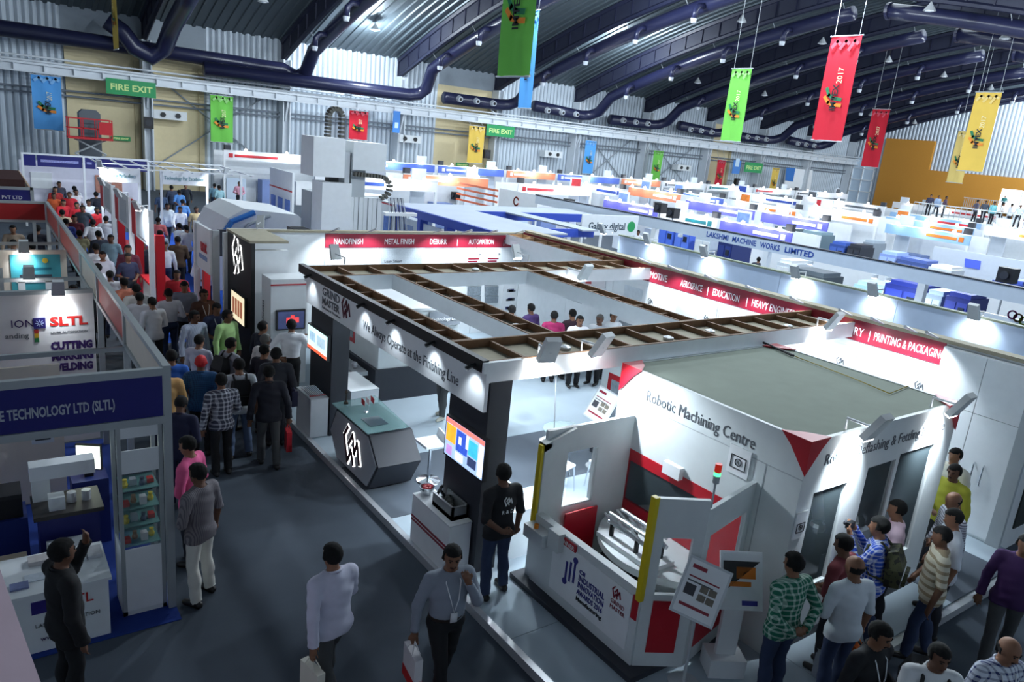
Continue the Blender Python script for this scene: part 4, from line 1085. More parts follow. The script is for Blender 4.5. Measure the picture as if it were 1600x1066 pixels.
for i, z in enumerate(SHZ):
    for k in range(4):
        c, nm = itc[(i * 3 + k) % 6]
        x = 1.11 + k * 0.085; y = 8.16 + 0.05 * (k % 2)
        o = MB()
        if (i + k) % 2:
            o.lathe([(0.028, 0), (0.034, 0.03), (0.02, 0.06), (0.024, 0.09)], (x, y, z + 0.011), 10)
        else:
            o.prism([(x - 0.035, y - 0.04, z + 0.011), (x + 0.035, y - 0.04, z + 0.011), (x + 0.03, y + 0.04, z + 0.011), (x - 0.03, y + 0.04, z + 0.011)], (0, 0, 0.05 + 0.02 * (k % 3)))
        tag(o.build('sample_part', mat(c, 0.3, 0.5 if 'metal' in nm else 0.0), loc=(x, y, z)), nm + ' on a ' + ('lowest', 'second', 'third', 'top')[i] + ' glass shelf of the vitrine', 'sample', 'samples in the vitrine')
# front desk
dk = thing('reception_desk', 'white reception desk with SLTL emblem and leaflets', 'desk', (0.4, 8.05, 0))
box('desk_front', (-0.35, 7.8, 0.012), (0.87, 7.84, 0.68), WHITE, dk)
box('desk_side', (0.83, 7.84, 0.012), (0.87, 8.5, 0.68), OFFWH, dk)
box('desk_top', (-0.4, 7.76, 0.68), (0.9, 8.55, 0.71), WHITE, dk)
e_ = box('desk_emblem', (0.18, 7.79, 0.46), (0.34, 7.8, 0.6), mat((52, 40, 130), 0.5), dk)
text('SLTL', (0.4, 7.795, 0.47), X_, Z_, 0.16, mat((190, 30, 34), 0.5), dk)
text('LASER AUTOMATION', (0.2, 7.795, 0.3), X_, Z_, 0.06, TXTG, dk)
text('www.sltl.com', (0.24, 7.795, 0.14), X_, Z_, 0.07, PUR, dk)
for k, (x, y, w, h, c) in enumerate(((0.15, 8.0, 0.2, 0.14, (206, 214, 224)), (0.02, 7.9, 0.16, 0.12, (120, 130, 170)), (0.5, 8.2, 0.22, 0.16, (210, 214, 220)), (0.735, 8.2, 0.14, 0.22, (190, 190, 196)), (0.2, 8.3, 0.2, 0.14, (196, 190, 190)))):
    tag(box('leaflet_stack', (x, y, 0.711), (x + w, y + h, 0.72 + 0.01 * k), mat(c, 0.5, scale=20, var=0.25), loc=(x, y, 0.711)), ['pale leaflets at the desk front', 'blue-grey leaflets at the desk corner', 'white brochures by the desk side', 'tall stack of grey brochures on the desk', 'warm white leaflets at the desk rear'][k], 'leaflets', 'leaflets on the reception desk')
# equipment inside
mk = thing('laser_marker', 'white beam laser marker over a dark work table', 'machine', (0.65, 9.3, 0))
box('work_table', (0.3, 9.0, 0.85), (1.0, 9.6, 0.9), mat((58, 54, 52), 0.5), mk)
box('table_body', (0.35, 9.05, 0.0), (0.95, 9.55, 0.85), mat((30, 36, 110), 0.5), mk)
box('marker_beam', (0.3, 9.22, 1.25), (0.95, 9.42, 1.42), WHITE, mk)
box('marker_column', (0.32, 9.4, 0.9), (0.5, 9.56, 1.3), OFFWH, mk)
box('marker_stage', (0.46, 9.1, 0.9), (0.62, 9.26, 1.06), OFFWH, mk)
for x in (0.7, 0.85):
    MB().cyl((x, 9.28, 0.9), (x, 9.28, 1.02), 0.05, n=10).build('work_piece', ALU, mk)
ms = thing('monitor', 'bright white monitor angled beside the vitrine', 'monitor', (1.0, 9.9, 1.0))
MB().prism([(0.82, 9.95, 1.0), (1.08, 9.8, 1.0), (1.08, 9.8, 1.34), (0.82, 9.95, 1.34)], (0.02, 0.03, 0)).build('monitor_case', BLACK, ms)
MB().prism([(0.83, 9.94, 1.02), (1.07, 9.8, 1.02), (1.07, 9.8, 1.32), (0.83, 9.94, 1.32)], (-0.003, -0.005, 0)).build('screen', mat((225, 240, 220), 0.3, emit=2.5), ms)
MB().box((0.9, 9.88, 0.9), (1.0, 9.96, 1.02)).build('monitor_foot', BLACK, ms)
box('monitor_table', (0.75, 9.75, 0.012), (1.15, 10.1, 0.9), mat((34, 50, 120), 0.5), ms)
bx_ = thing('office_printer', 'black office printer on a low blue table', 'printer', (-0.1, 9.6, 0))
box('printer_body', (-0.15, 9.5, 0.7), (0.22, 9.85, 0.95), BLACK, bx_)
box('printer_lid', (-0.15, 9.48, 0.95), (0.22, 9.85, 1.0), mat((40, 40, 44), 0.4), bx_)
box('printer_table', (-0.2, 9.45, 0.012), (0.26, 9.9, 0.7), mat((28, 48, 118), 0.5), bx_)
cbx = thing('carton', 'beige carton on the floor behind the reception desk', 'box', (0.05, 8.8, 0.012))
box('carton_body', (-0.05, 8.75, 0.012), (0.2, 9.0, 0.5), mat((190, 170, 146), 0.8), cbx)
box('carton_flap', (-0.06, 8.74, 0.5), (0.21, 9.01, 0.515), mat((200, 182, 158), 0.8), cbx)
cab = thing('side_cabinet', 'grey cabinet with papers between desk and laser marker', 'cabinet', (0.6, 8.75, 0))
box('cabinet_body', (0.4, 8.65, 0.012), (0.82, 8.95, 0.62), GREYP, cab)
box('cabinet_vent', (0.7, 8.64, 0.3), (0.78, 8.65, 0.5), mat((90, 94, 98), 0.5), cab)
box('paper', (0.42, 8.7, 0.62), (0.6, 8.88, 0.63), WHITE, cab)
dp = thing('cream_partition', 'cream partition with a dark framed slot inside the blue booth', 'partition', (0, 11.2, 0))
box('partition_board', (-2.5, 11.2, 0.012), (0.8, 11.25, 2.0), CREAMP, dp)
box('slot_frame', (0.42, 11.17, 0.9), (0.68, 11.2, 1.75), OFFWH, dp)
box('slot', (0.46, 11.16, 0.95), (0.64, 11.17, 1.65), BLACK, dp)
# foreground pale partition at the very edge
a, b = W(0, 893, 2.6), W(62, 1066, 2.6)
fp = thing('foreground_board', 'pale pink board edge at the booth corner nearest the walkway', 'board', (b[0], b[1], 0))
n_ = (b - a).normalized(); s_ = Vector((n_[1], -n_[0], 0))
if s_[0] > 0: s_ = -s_
MB().prism([a - n_ * 0.3, b + n_ * 1.2, b + n_ * 1.2 - Z_ * 2.6, a - n_ * 0.3 - Z_ * 2.6], s_ * 0.05).build('board_face', mat((190, 168, 180), 0.6), fp)
MB().prism([a - n_ * 0.3, b + n_ * 1.2, b + n_ * 1.2 + s_ * 0.6, a - n_ * 0.3 + s_ * 0.6], Z_ * 0.02).build('board_top', mat((190, 168, 180), 0.6), fp)

# ================================================================ FAR LEFT: stands along and across the aisle
tag(box('blue_carpet', (3.35, 18.6, 0.0), (9.0, 36, 0.004), mat((28, 86, 190), 0.95, scale=4, bump=0.2), loc=(5, 22, 0)), 'bright blue carpet of the red and white stands beyond the main stand', 'carpet')
REDC = mat((206, 28, 40), 0.5)
def red_stand(y, k):
    t = thing('red_column_stand', ['red and white column stand nearest the umt sign', 'middle red and white column stand with a tall white poster', 'red and white column stand beside the script banners'][k], 'stand', (3.6, y, 0))
    box('white_post', (3.45, y, 0.012), (3.57, y + 0.12, 3.0), WHITE, t)
    box('red_column', (3.6, y, 0.012), (3.8, y + 0.15, 2.4), REDC, t)
    box('white_board', (3.47, y + 0.14, 2.1), (3.5, y + 1.9, 3.0), WHITE, t)
    box('red_board', (3.47, y + 1.95, 2.1), (3.5, y + 2.5, 3.0), REDC, t)
    box('poster', (3.455, y + 0.5, 2.2), (3.47, y + 1.5, 2.85), PG, t)
    if k == 1: return
    box('counter', (3.6, y + 0.5, 0.012), (4.1, y + 1.9, 1.0), WHITE, t)
    box('counter_top', (3.55, y + 0.45, 1.0), (4.15, y + 1.95, 1.05), REDC, t)
for k, y in enumerate((19.8, 22.6, 25.6)):
    red_stand(y, k)
    arm_lamp((3.5, y + 0.3, 3.0), (-0.5, -0.4, 0), 160 if k == 0 else 0, ('bright' if k == 0 else 'unlit') + ' stand lamp above the ' + ('nearest', 'middle', 'third')[k] + ' red column', 'stand lamps over the red columns', 0.8, lit=(k == 0))
ps = thing('banner_stand', 'white truss stand with script banners Technology Par Excellence', 'stand', (6, 31, 0))
for x in (3.85, 5.1, 5.85, 7.5, 8.8):
    box('post', (x, 31, 0.012), (x + 0.08, 31.08, 3.15), WHITE, ps)
for k, (a_, b_) in enumerate(((3.93, 5.1), (5.93, 7.5))):
    bd = box('banner_board', (a_, 30.99, 2.6), (b_, 31.02, 3.1), WHITE, ps)
    text('Technology Par Excellence', (a_ + 0.06, 30.985, 2.78), X_, Z_, 0.2, mat((50, 130, 140), 0.5), bd, width=b_ - a_ - 0.15)
for x in range(8):
    box('roof_bar', (3.9 + x * 0.7, 29.5, 3.16), (3.95 + x * 0.7, 34, 3.2), WHITE, ps)
for y in (29.5, 31.5, 34):
    box('roof_bar', (3.85, y, 3.2), (8.9, y + 0.05, 3.24), WHITE, ps)
arm_lamp((3.9, 30.9, 3.15), (-0.3, -1, 0), 200, 'bright stand lamp at the corner of the script banners', 'stand lamps at the script banners', 0.9)
arm_lamp((8.0, 30.9, 3.15), (0.3, -1, 0), 200, 'bright stand lamp above the second script banner', 'stand lamps at the script banners', 0.9)
br = thing('booth_header', 'dark blue header boards of the cross row with white seams', 'sign', (3.6, 37.5, 2.4))
for k, (a_, b_) in enumerate(((1.86, 2.3), (2.36, 4.0), (4.05, 4.5), (4.55, 6.6))):
    h_ = box('header_board', (a_, 37.5, 2.52), (b_, 37.54, 2.98), BLUEH, br)
    if k in (1, 2): box('header_print', (a_ + 0.12, 37.49, 2.7), (b_ - 0.14, 37.5, 2.8), mat((150, 154, 214), 0.5, var=0.6, scale=22), h_)
box('header_rail', (1.8, 37.48, 2.98), (6.6, 37.56, 3.05), WHITE, br)
box('back_board', (1.8, 39.5, 0), (6.6, 39.55, 2.6), mat((228, 226, 240), 0.6), br)
for x in (1.8, 4.02, 6.55):
    box('header_post', (x, 37.46, 0), (x + 0.08, 37.56, 2.98), WHITE, br)
pp = box('wall_screen', (2.2, 39.46, 1.4), (3.0, 39.5, 2.1), WHITE, br)
box('wall_picture', (4.7, 39.46, 1.3), (5.8, 39.5, 2.1), mat((190, 130, 110), 0.5, scale=8, var=0.4), br)
# ume sign wall next to the corner tower
um = thing('lettered_stand', 'white stand wall with red umt lettering and red post', 'stand', (4.25, 17.6, 0))
box('wall_board', (4.25, 17.3, 1.9), (4.32, 18.5, 2.92), WHITE, um)
box('grey_return', (4.3, 17.25, 0.012), (4.45, 17.35, 2.92), GREYP, um)
box('post', (4.2, 18.5, 0.012), (4.32, 18.62, 2.95), WHITE, um)
box('red_post', (4.36, 18.3, 0.012), (4.5, 18.5, 1.9), REDC, um)
text('umt', (4.245, 18.1, 2.35), -Y_, Z_, 0.42, mat((210, 30, 50), 0.5), um, width=0.55, bold=0.01)
box('small_print', (4.24, 17.55, 2.16), (4.25, 18.25, 2.26), mat((120, 150, 196), 0.5, var=0.5, scale=20), um)
# white CNC machine with blue arc
wc = thing('cnc_machine', 'white domed CNC machine with a blue arc and dark controller', 'machine', (6.9, 25.5, 0))
MB().prism([(5.4, 24.2, 0.012), (8.4, 24.2, 0.012), (8.4, 24.2, 2.0), (7.9, 24.2, 2.45), (6.2, 24.2, 2.6), (5.7, 24.2, 2.3), (5.4, 24.2, 1.7)], (0, 3.0, 0)).build('machine_body', WHITE, wc)
MB().tube([(5.42, 24.18, 1.6), (5.8, 24.18, 2.2), (6.5, 24.18, 2.5)], 0.09, 8).build('blue_arc', mat((60, 130, 210), 0.4), wc)
MB().tube([(5.95, 24.18, 1.6), (6.3, 24.18, 2.1), (7.0, 24.18, 2.4)], 0.05, 8).build('grey_arc', GREYP, wc)
box('controller', (5.3, 23.7, 1.2), (5.75, 23.9, 2.0), CHAR, wc)
box('red_strip', (7.6, 24.15, 0.3), (7.75, 24.2, 1.9), REDC, wc)
wc2 = thing('cnc_machine', 'white box shaped CNC machine with red edges behind the tower', 'machine', (6.2, 20.4, 0))
box('machine_body', (5.4, 19.6, 0.012), (7.2, 21.6, 2.35), WHITE, wc2)
box('red_edge', (5.36, 19.58, 1.0), (5.42, 21.6, 1.3), REDC, wc2)
box('machine_window', (5.7, 19.57, 1.1), (6.6, 19.6, 1.9), mat((60, 66, 80), 0.2), wc2)
box('dark_vent', (6.7, 19.8, 2.35), (7.15, 20.4, 2.6), mat((40, 42, 48), 0.5), wc2)
wc.location.x += 0.75; wc.location.y -= 0.2; wc2.location.x += 0.35
# white and blue exhibition wall behind it
for k in range(3):
    x0 = 8.4 + k * 1.2; y0 = (26.7, 24.0, 23.4)[k]
    bw2 = thing('stand_wall', ['tall white stand wall with red lettering near the domed machine', 'white stand wall with blue photo columns', 'white stand wall with blue photo columns beside the portal machine'][k], 'wall', (x0, y0, 0))
    box('wall_board', (x0 + 1.0, y0, 0), (x0 + 1.08, y0 + 2.5, 3.6 if k == 0 else 3.0), WHITE, bw2)
    box('red_line', (x0 + 0.99, y0, 2.9), (x0 + 1.0, y0 + 2.5, 2.95), REDC, bw2)
    for j in range(3):
        box('photo_column', (x0 + 0.98, y0 + 0.2 + 0.8 * j, 1.5), (x0 + 1.0, y0 + 0.7 + 0.8 * j, 2.6), mat((90, 130, 210), 0.5, scale=6, var=0.35), bw2)
# portal machine rising behind the main stand
pm = thing('portal_machine', 'tall white portal milling machine with cable chains behind the stand wall', 'machine', (9.4, 21, 0))
box('spindle_box', (7.95, 20.9, 3.95), (8.9, 21.9, 5.05), WHITE, pm)
box('lower_box', (8.2, 20.8, 2.35), (9.1, 21.6, 3.8), WHITE, pm)
box('ram', (8.55, 21.2, 3.75), (8.85, 21.5, 4.0), BLACK, pm)
box('ram_slide', (8.95, 21.0, 3.7), (9.1, 21.6, 4.7), ALU, pm)
box('cross_box', (9.15, 20.9, 4.2), (10.2, 22.0, 5.0), OFFWH, pm)
box('cross_beam', (9.15, 21.0, 3.4), (9.6, 22.0, 4.2), GREYP, pm)
for k in range(7):
    box('bellows_fold', (9.12 + k * 0.15, 20.95 + 0.02 * (k % 2), 2.3), (9.25 + k * 0.15, 21.4, 3.4), OFFWH, pm)
box('bed_cover', (9.6, 21.2, 3.36), (10.5, 21.9, 3.44), WHITE, pm)
box('column', (8.4, 22.2, 0), (10.4, 23.0, 3.4), GREYP, pm)
def chain(pts, nm):
    mb = MB(); pts = [Vector(p) for p in pts]
    for a_, b_ in zip(pts[:-1], pts[1:]):
        n = max(1, int((b_ - a_).length / 0.1))
        for q in range(n):
            c = a_ + (b_ - a_) * (q + 0.5) / n; d = (b_ - a_).normalized(); s_ = Vector((0, 1, 0)); w = d.cross(s_)
            mb.prism([c - d * 0.035 - w * 0.06 - s_ * 0.12, c + d * 0.035 - w * 0.06 - s_ * 0.12, c + d * 0.035 + w * 0.06 - s_ * 0.12, c - d * 0.035 + w * 0.06 - s_ * 0.12], s_ * 0.24)
    return tag(mb.build('cable_chain', mat((88, 86, 78), 0.5), pm), kind='stuff')
chain([(8.5, 21.3, 5.05)] + [(8.72 - 0.2 * math.cos(a), 21.3, 5.65 + 0.22 * math.sin(a)) for a in [k * math.pi / 8 for k in range(9)]] + [(8.92, 21.3, 5.05)], 'c')
chain([(9.2, 21.0, 4.08), (10.0, 21.0, 4.05)] + [(10.1 + 0.32 * math.sin(a), 21.0, 3.72 + 0.32 * math.cos(a)) for a in [k * math.pi / 8 for k in range(9)]], 'c')
for k in range(9):
    MB().tube([(10.55 + 0.06 * k, 21.3, 3.4), (10.58 + 0.07 * k, 21.25, 2.9), (10.6 + 0.08 * k, 21.3, 2.4)], 0.02, 5).build('hose', mat((60, 64, 84) if k % 2 else (190, 194, 200), 0.5), pm)
box('cable_tray', (10.4, 21.15, 2.85), (11.5, 21.4, 2.95), WHITE, pm)
# ================================================================ RIGHT SIDE: neighbouring islands
PALEB = mat((190, 208, 232), 0.5)
nw = thing('neighbour_wall', 'long pale blue stand wall washed by hooded lamps behind the main stand', 'wall', (16.35, 11, 0))
ybs = [2.0, 5.0, 8.0, 11.0, 14.0, 16.9]
for a, b in zip(ybs[:-1], ybs[1:]):
    box('wall_panel', (16.3, a + 0.005, 0), (16.4, b - 0.005, 2.95), PALEB, nw)
box('wall_cap', (16.27, 2.0, 2.95), (16.43, 16.9, 2.99), mat((120, 130, 110), 0.6), nw)
for k, (px, py) in enumerate(((952, 367), (1022, 385), (1110, 408), (1252, 440), (1372, 470), (1530, 500))):
    p = WX(px, py, 16.2); y = p[1]
    arm_lamp((16.32, y, 2.97), (-1, 0, 0), 26, 'hooded lamp washing the pale blue wall', 'lamps along the pale blue wall', 1.1, arm=0.45, angle=120)
# blue edged flat canopy behind the back wall
bc = thing('flat_canopy', 'grey flat topped stand canopy with bright blue edge boards', 'canopy', (14, 20.5, 0))
GREYT = mat((168, 176, 190), 0.7, var=0.1, scale=1.5)
BE = mat((54, 84, 194), 0.5)
box('roof_board', (12.15, 17.35, 2.88), (14.6, 24.4, 2.93), GREYT, bc)
box('roof_board', (14.6, 22.6, 2.88), (20.3, 24.4, 2.93), GREYT, bc)
box('roof_board', (15.9, 18.2, 2.88), (16.6, 22.6, 2.93), GREYT, bc)
box('edge_board', (12.08, 17.3, 2.66), (12.15, 24.45, 2.92), BE, bc)
box('edge_board', (14.6, 22.53, 2.62), (20.3, 22.6, 2.92), BE, bc)
box('edge_board', (14.6, 18.4, 2.66), (16.6, 18.46, 2.92), BE, bc)
for k, y in enumerate((18.6, 20.4, 22.2, 24.2)):
    box('blue_post', (12.2, y, 0), (12.5, y + 0.2, 2.66), BE, bc)
for k in range(3):
    box('poster', (12.3, 18.85 + 1.8 * k, 0.9), (12.34, 20.35 + 1.8 * k, 2.5), mat((224, 232, 240), 0.5, scale=5, var=0.15), bc)
for y in (21.3, 23.2):
    box('poster_print', (12.285, y - 0.35, 1.95), (12.3, y + 0.35, 2.3), mat((150, 170, 214), 0.5, var=0.5, scale=9), bc)
gx = thing('galaxy_sign', 'white header board reading Galaxy digital with green disc', 'sign', (19, 19.4, 2.2))
ga, gb = WY(918, 364, 19.4), WY(992, 340, 19.4)
box('sign_board', (ga[0] - 0.3, 19.4, ga[2] - 0.08), (gb[0] + 0.2, 19.46, gb[2] + 0.05), WHITE, gx)
text('Galaxy digital', (ga[0], 19.4, ga[2] + 0.12), X_, Z_, 0.36, mat((70, 84, 96), 0.5), gx, width=(gb[0] - ga[0]) * 0.8, bold=0.008)
MB().cyl((gb[0] - 0.12, 19.39, ga[2] + 0.24), (gb[0] - 0.12, 19.4, ga[2] + 0.24), 0.19, n=20).build('green_disc', mat((40, 160, 90), 0.5), gx)
for x in (ga[0] - 0.25, gb[0] + 0.1):
    box('sign_post', (x, 19.42, 0), (x + 0.08, 19.5, ga[2]), WHITE, gx)
# Lakshmi island
LKX = 20.6
lk = thing('lakshmi_header', 'long white overhead band reading LAKSHMI MACHINE WORKS LIMITED', 'sign', (LKX, 13, 2.8))
box('band_board', (LKX, 3.0, 2.84), (LKX + 0.1, 27.0, 3.2), mat((206, 216, 228), 0.5), lk)
box('band_cap', (LKX - 0.02, 3.0, 3.2), (LKX + 0.14, 27.0, 3.24), CHAR, lk)
ty0, ty1 = WX(1104, 365, LKX)[1], WX(1272, 395, LKX)[1]
for wd, u0, u1 in (('LAKSHMI', 0.0, 0.225), ('MACHINE', 0.265, 0.495), ('WORKS', 0.535, 0.715), ('LIMITED', 0.755, 1.0)):
    text(wd, (LKX - 0.002, ty0 - (ty0 - ty1) * u0, 2.93), -Y_, Z_, 0.25, mat((36, 74, 160), 0.5), lk, width=(ty0 - ty1) * (u1 - u0), bold=0.006)
for y in (4.5, 9.5, 14.5, 19.5, 24.5):
    box('band_post', (LKX, y, 0), (LKX + 0.2, y + 0.2, 2.84), WHITE, lk)
wing_cols = [((36, 56, 160), 'dark blue'), ((214, 226, 236), 'pale'), ((60, 92, 200), 'bright blue'), ((60, 66, 76), 'charcoal')]
def exhibit(pxl, pxr, pyt, X, c, nm, depth=1.2, group='machines beyond the pale blue wall'):
    """machine standing on the floor whose front face spans the given photo columns at plane X"""
    a, b = WX(pxr, pyt + (pxr - pxl) * 0.2, X), WX(pxl, pyt, X)
    zt = (a[2] + b[2]) / 2; y0, y1 = a[1], b[1]; w = y1 - y0
    t = thing('exhibit_machine', nm, 'machine', (X + depth / 2, (y0 + y1) / 2, 0), group)
    m = mat(c, 0.45); m2 = mat(tuple(min(255, int(v * 1.15 + 12)) for v in c), 0.45)
    box('cabinet', (X, y0, 0), (X + depth, y1, zt - 0.12), m, t)
    box('machine_hood', (X + 0.1, y0 + w * 0.06, zt - 0.12), (X + depth - 0.1, y1 - w * 0.06, zt), m2, t)
    for k in range(2):
        box('cabinet_door', (X - 0.02, y0 + w * (0.06 + 0.47 * k), 0.2), (X, y0 + w * (0.47 + 0.47 * k), zt - 0.25), m2, t)
    box('operator_screen', (X - 0.05, y0 + w * 0.15, zt - 0.6), (X - 0.02, y0 + w * 0.38, zt - 0.38), mat((40, 46, 60), 0.3), t)
    return t
for (l, r, pt, X, c, nm) in ((1032, 1056, 347, 23.5, (70, 104, 206), 'bright blue machine cabinet right of the Galaxy sign'), (1057, 1080, 352, 23.5, (84, 116, 214), 'second bright blue machine cabinet with a dark seat'),
        (1088, 1112, 364, 23.5, (206, 216, 226), 'pale cabinet between blue cabinet and visitors'), (1124, 1146, 372, 23.5, (30, 46, 110), 'dark blue cabinet behind the visitors'),
        (1216, 1236, 404, 23.0, (226, 232, 238), 'white cabinet with shelves below the word LIMITED'), (1237, 1288, 418, 22.3, (74, 82, 88), 'charcoal long machine under the band'),
        (1336, 1384, 438, 22.3, (150, 186, 216), 'pale blue machine with a slanted cover'), (1385, 1447, 436, 22.3, (34, 50, 140), 'wide dark blue machine cabinet'), (1448, 1474, 452, 22.3, (160, 176, 192), 'grey machine between the dark blue cabinets'), (1480, 1518, 455, 22.3, (36, 48, 132), 'narrow dark blue machine cabinet'),
        (1207, 1239, 352, 33, (76, 88, 92), 'dark machine beyond the band with steel frames'), (1252, 1284, 358, 33, (110, 132, 140), 'grey-green machine beyond the band'), (1298, 1322, 376, 33, (50, 78, 150), 'small blue cabinet beyond the band'), (1326, 1346, 380, 33, (34, 36, 44), 'black cabinet beyond the band'),
        (1376, 1402, 391, 33, (146, 166, 222), 'pale violet rounded counter beyond the band'), (1403, 1450, 400, 33, (72, 92, 152), 'long slate blue counter beyond the band'), (1452, 1488, 412, 33, (228, 234, 240), 'white box machine beyond the band'), (1552, 1600, 432, 31, (54, 76, 160), 'blue machine at the far end beyond the band'), (1350, 1366, 374, 36, (150, 160, 170), 'grey box machine beyond the band')):
    exhibit(l, r, pt, X, c, nm)
bk = thing('white_back_wall', 'white inner wall of the Lakshmi stand', 'wall', (28.6, 14, 0))
box('wall_board', (28.85, 9.5, 0), (28.95, 24.0, 1.9), WHITE, bk)
sw_ = thing('screen_wall', 'white wall with a small blue screen beyond the band', 'wall', (40, 12, 0))
a_, b_ = WX(1620, 420, 38), WX(1460, 385, 38)
box('wall_board', (38, a_[1], 0), (38.1, b_[1], b_[2]), mat((214, 222, 234), 0.5), sw_)
q_ = [WX(px, py, 37.95) for px, py in ((1508, 404), (1532, 408), (1530, 421), (1507, 417))]
MB().prism(q_, (0.05, 0, 0)).build('blue_screen', mat((70, 90, 200), 0.4, emit=0.6), sw_)
whd = thing('corner_wall', 'white wall with coloured ring logo at the end of the Lakshmi stand', 'wall', (18.6, 4.2, 0))
q0, q1 = WX(1525, 470, 18.6), WX(1600, 500, 18.6)
box('wall_board', (18.6, q1[1] - 1.2, 0), (18.7, q0[1], 2.75), WHITE, whd)
for k, c in enumerate(((150, 40, 130), (120, 90, 50), (150, 190, 40), (40, 110, 150))):
    p = WX(1582 + 9 * k, 492 + 5 * (k % 3), 18.58)
    MB().lathe([(0.075, -0.01), (0.1, -0.01), (0.1, 0.01), (0.075, 0.01)], (0, 0, 0), 16)
    mb = MB(); stroke(mb, [(0.085 * math.cos(j * math.pi / 8), 0.085 * math.sin(j * math.pi / 8)) for j in range(17)], p, -Y_, Z_, 0.035); mb.build('logo_ring', mat(c, 0.5), whd)
for px, py in ((1268, 400), (1367, 431), (1390, 426), (1066, 349)):      # the first three glare in the photograph
    y = WX(px, py, LKX - 0.1)[1]; on = px > 1100
    fx_ = thing('track_lamp', 'round white lamp under the Lakshmi band', 'lamp', (LKX - 0.1, y, 2.8), 'lamps under the Lakshmi band')
    MB().cyl((LKX - 0.1, y, 2.74), (LKX - 0.1, y, 2.84), 0.09, n=12).build('lamp_body', WHITE, fx_)
    MB().cyl((LKX - 0.1, y, 2.73), (LKX - 0.1, y, 2.74), 0.07, n=12).build('lamp_glass', BULB if on else WHITE, fx_)
    if on:
        lamp('SPOT', (LKX - 0.1, y, 2.70), 180, size=0.07, aim=(LKX + 0.6, y, 0), angle=155, name='track_lamp_light')
# rows of far stands: header bands, posts, walls and lamps
HC = [((108, 108, 206), 'violet blue'), ((226, 232, 240), 'white'), ((234, 142, 104), 'orange'), ((84, 112, 204), 'blue'), ((150, 190, 230), 'pale blue'), ((240, 240, 244), 'bright white')]
def far_stand(X, y0, y1, c, label, group, top=3.0, band=0.5, lamps=3, e=130, face='x'):
    t = thing('far_stand', label, 'stand', (X, y0, 0), group)
    m = mat(c, 0.5)
    def b_(name, u0, u1, v0, v1, z0, z1, mm):
        if face == 'x':
            return box(name, (X + v0, u0, z0), (X + v1, u1, z1), mm, t)
        return box(name, (u0, X + v0, z0), (u1, X + v1, z1), mm, t)
    b_('header_band', y0, y1, 0, 0.08, top - band, top, m)
    b_('header_cap', y0, y1, -0.02, 0.3, top, top + 0.05, WHITE)
    b_('back_wall', y0, y1, 2.2, 2.3, 0, top - 0.1, WHITE)
    for u in (y0, y1 - 0.12):
        b_('post', u, u + 0.12, 0, 0.12, 0, top - band, WHITE)
    pc = ((196, 40, 50), (40, 70, 160), (90, 96, 104), (30, 120, 130), (220, 120, 40))[int(X + y0) % 5] if sum(c) > 560 else (236, 238, 242)
    b_('header_logo', y0 + 0.3, y0 + 0.55, -0.02, 0, top - band * 0.75, top - band * 0.25, mat(pc, 0.5))
    b_('header_print', y0 + 0.65, y0 + 0.65 + (y1 - y0) * 0.35, -0.02, 0, top - band * 0.65, top - band * 0.35, mat(pc, 0.5, var=0.4, scale=8))
    b_('tower_board', y1 - 1.0, y1 - 0.2, 0.9, 1.0, 0, top + 0.55, mat((222, 230, 240), 0.5))
    if int(X + y0) % 3 == 0: b_('tower_print', y1 - 0.95, y1 - 0.25, 0.88, 0.9, top - 0.1, top + 0.45, mat(pc if sum(c) > 560 else (120, 150, 210), 0.5, var=0.5, scale=4))
    b_('floodlight', y0 + 0.1, y0 + 0.45, 0.1, 0.35, top + 0.05, top + 0.35, CHAR)
    n = int((y1 - y0) / 2.2)
    for k in range(n):
        u = y0 + 0.4 + k * 2.2
        b_('display_cabinet', u, u + 1.2, 0.9, 1.8, 0, 1.5, mat(((200, 214, 230), (120, 140, 190), (236, 238, 240))[k % 3], 0.5))
    for k in range(lamps):
        u = y0 + (y1 - y0) * (k + 0.5) / lamps
        pos = (X - 0.25, u, top + 0.12) if face == 'x' else (u, X - 0.25, top + 0.12)
        MB().ball(pos, 0.09, 8, 5).build('lamp_bulb', BULB, t)
        arm = (X + 0.1, u, top) if face == 'x' else (u, X + 0.1, top)
        MB().cyl(arm, pos, 0.015, n=5).build('lamp_arm', ALU, t)
    u = y0 + (y1 - y0) * ((1 if lamps > 2 else 0) + 0.5) / lamps          # the light comes from one of the bulbs
    pos = (X - 0.38, u, top + 0.12) if face == 'x' else (u, X - 0.38, top + 0.12)
    lamp('POINT', pos, e * (0.14 if face == 'x' else 0.4), size=0.08, parent=t, name='stand_lamp_light')
    return t
RW = [(29.3, [(19.6, 23.6, 0), (23.8, 27.6, 5), (27.8, 32.0, 0)]),
      (35.0, [(21.5, 25.5, 0), (26, 31, 0), (31.5, 36, 2), (36.5, 42, 1)]),
      (41.5, [(17.5, 22, 4), (22.5, 27, 5), (27.5, 33, 1), (33.5, 39, 3)]),
      (48.8, [(16, 20, 5), (20.5, 26, 4), (26.5, 32, 1), (32.5, 39, 5)]),
      (56.8, [(16, 23, 1), (23.5, 30, 4), (30.5, 38, 5)]),
      (72, [(20, 28, 1), (28.5, 38, 5)])]
ORD = ['second', 'third', 'fourth', 'fifth', 'sixth', 'seventh']
for r, (X, segs) in enumerate(RW):
    for k, (a, b, ci) in enumerate(segs):
        c, nm = HC[ci]
        far_stand(X, a, b, c, nm + ' header stand in the ' + ORD[r] + ' row beyond the main stand', 'stands in the rows beyond', (2.72 if r == 0 else 3.0 + 0.25 * ((k + r) % 3 == 0)), lamps=4 if r < 2 else 3, e=160 + 40 * r)
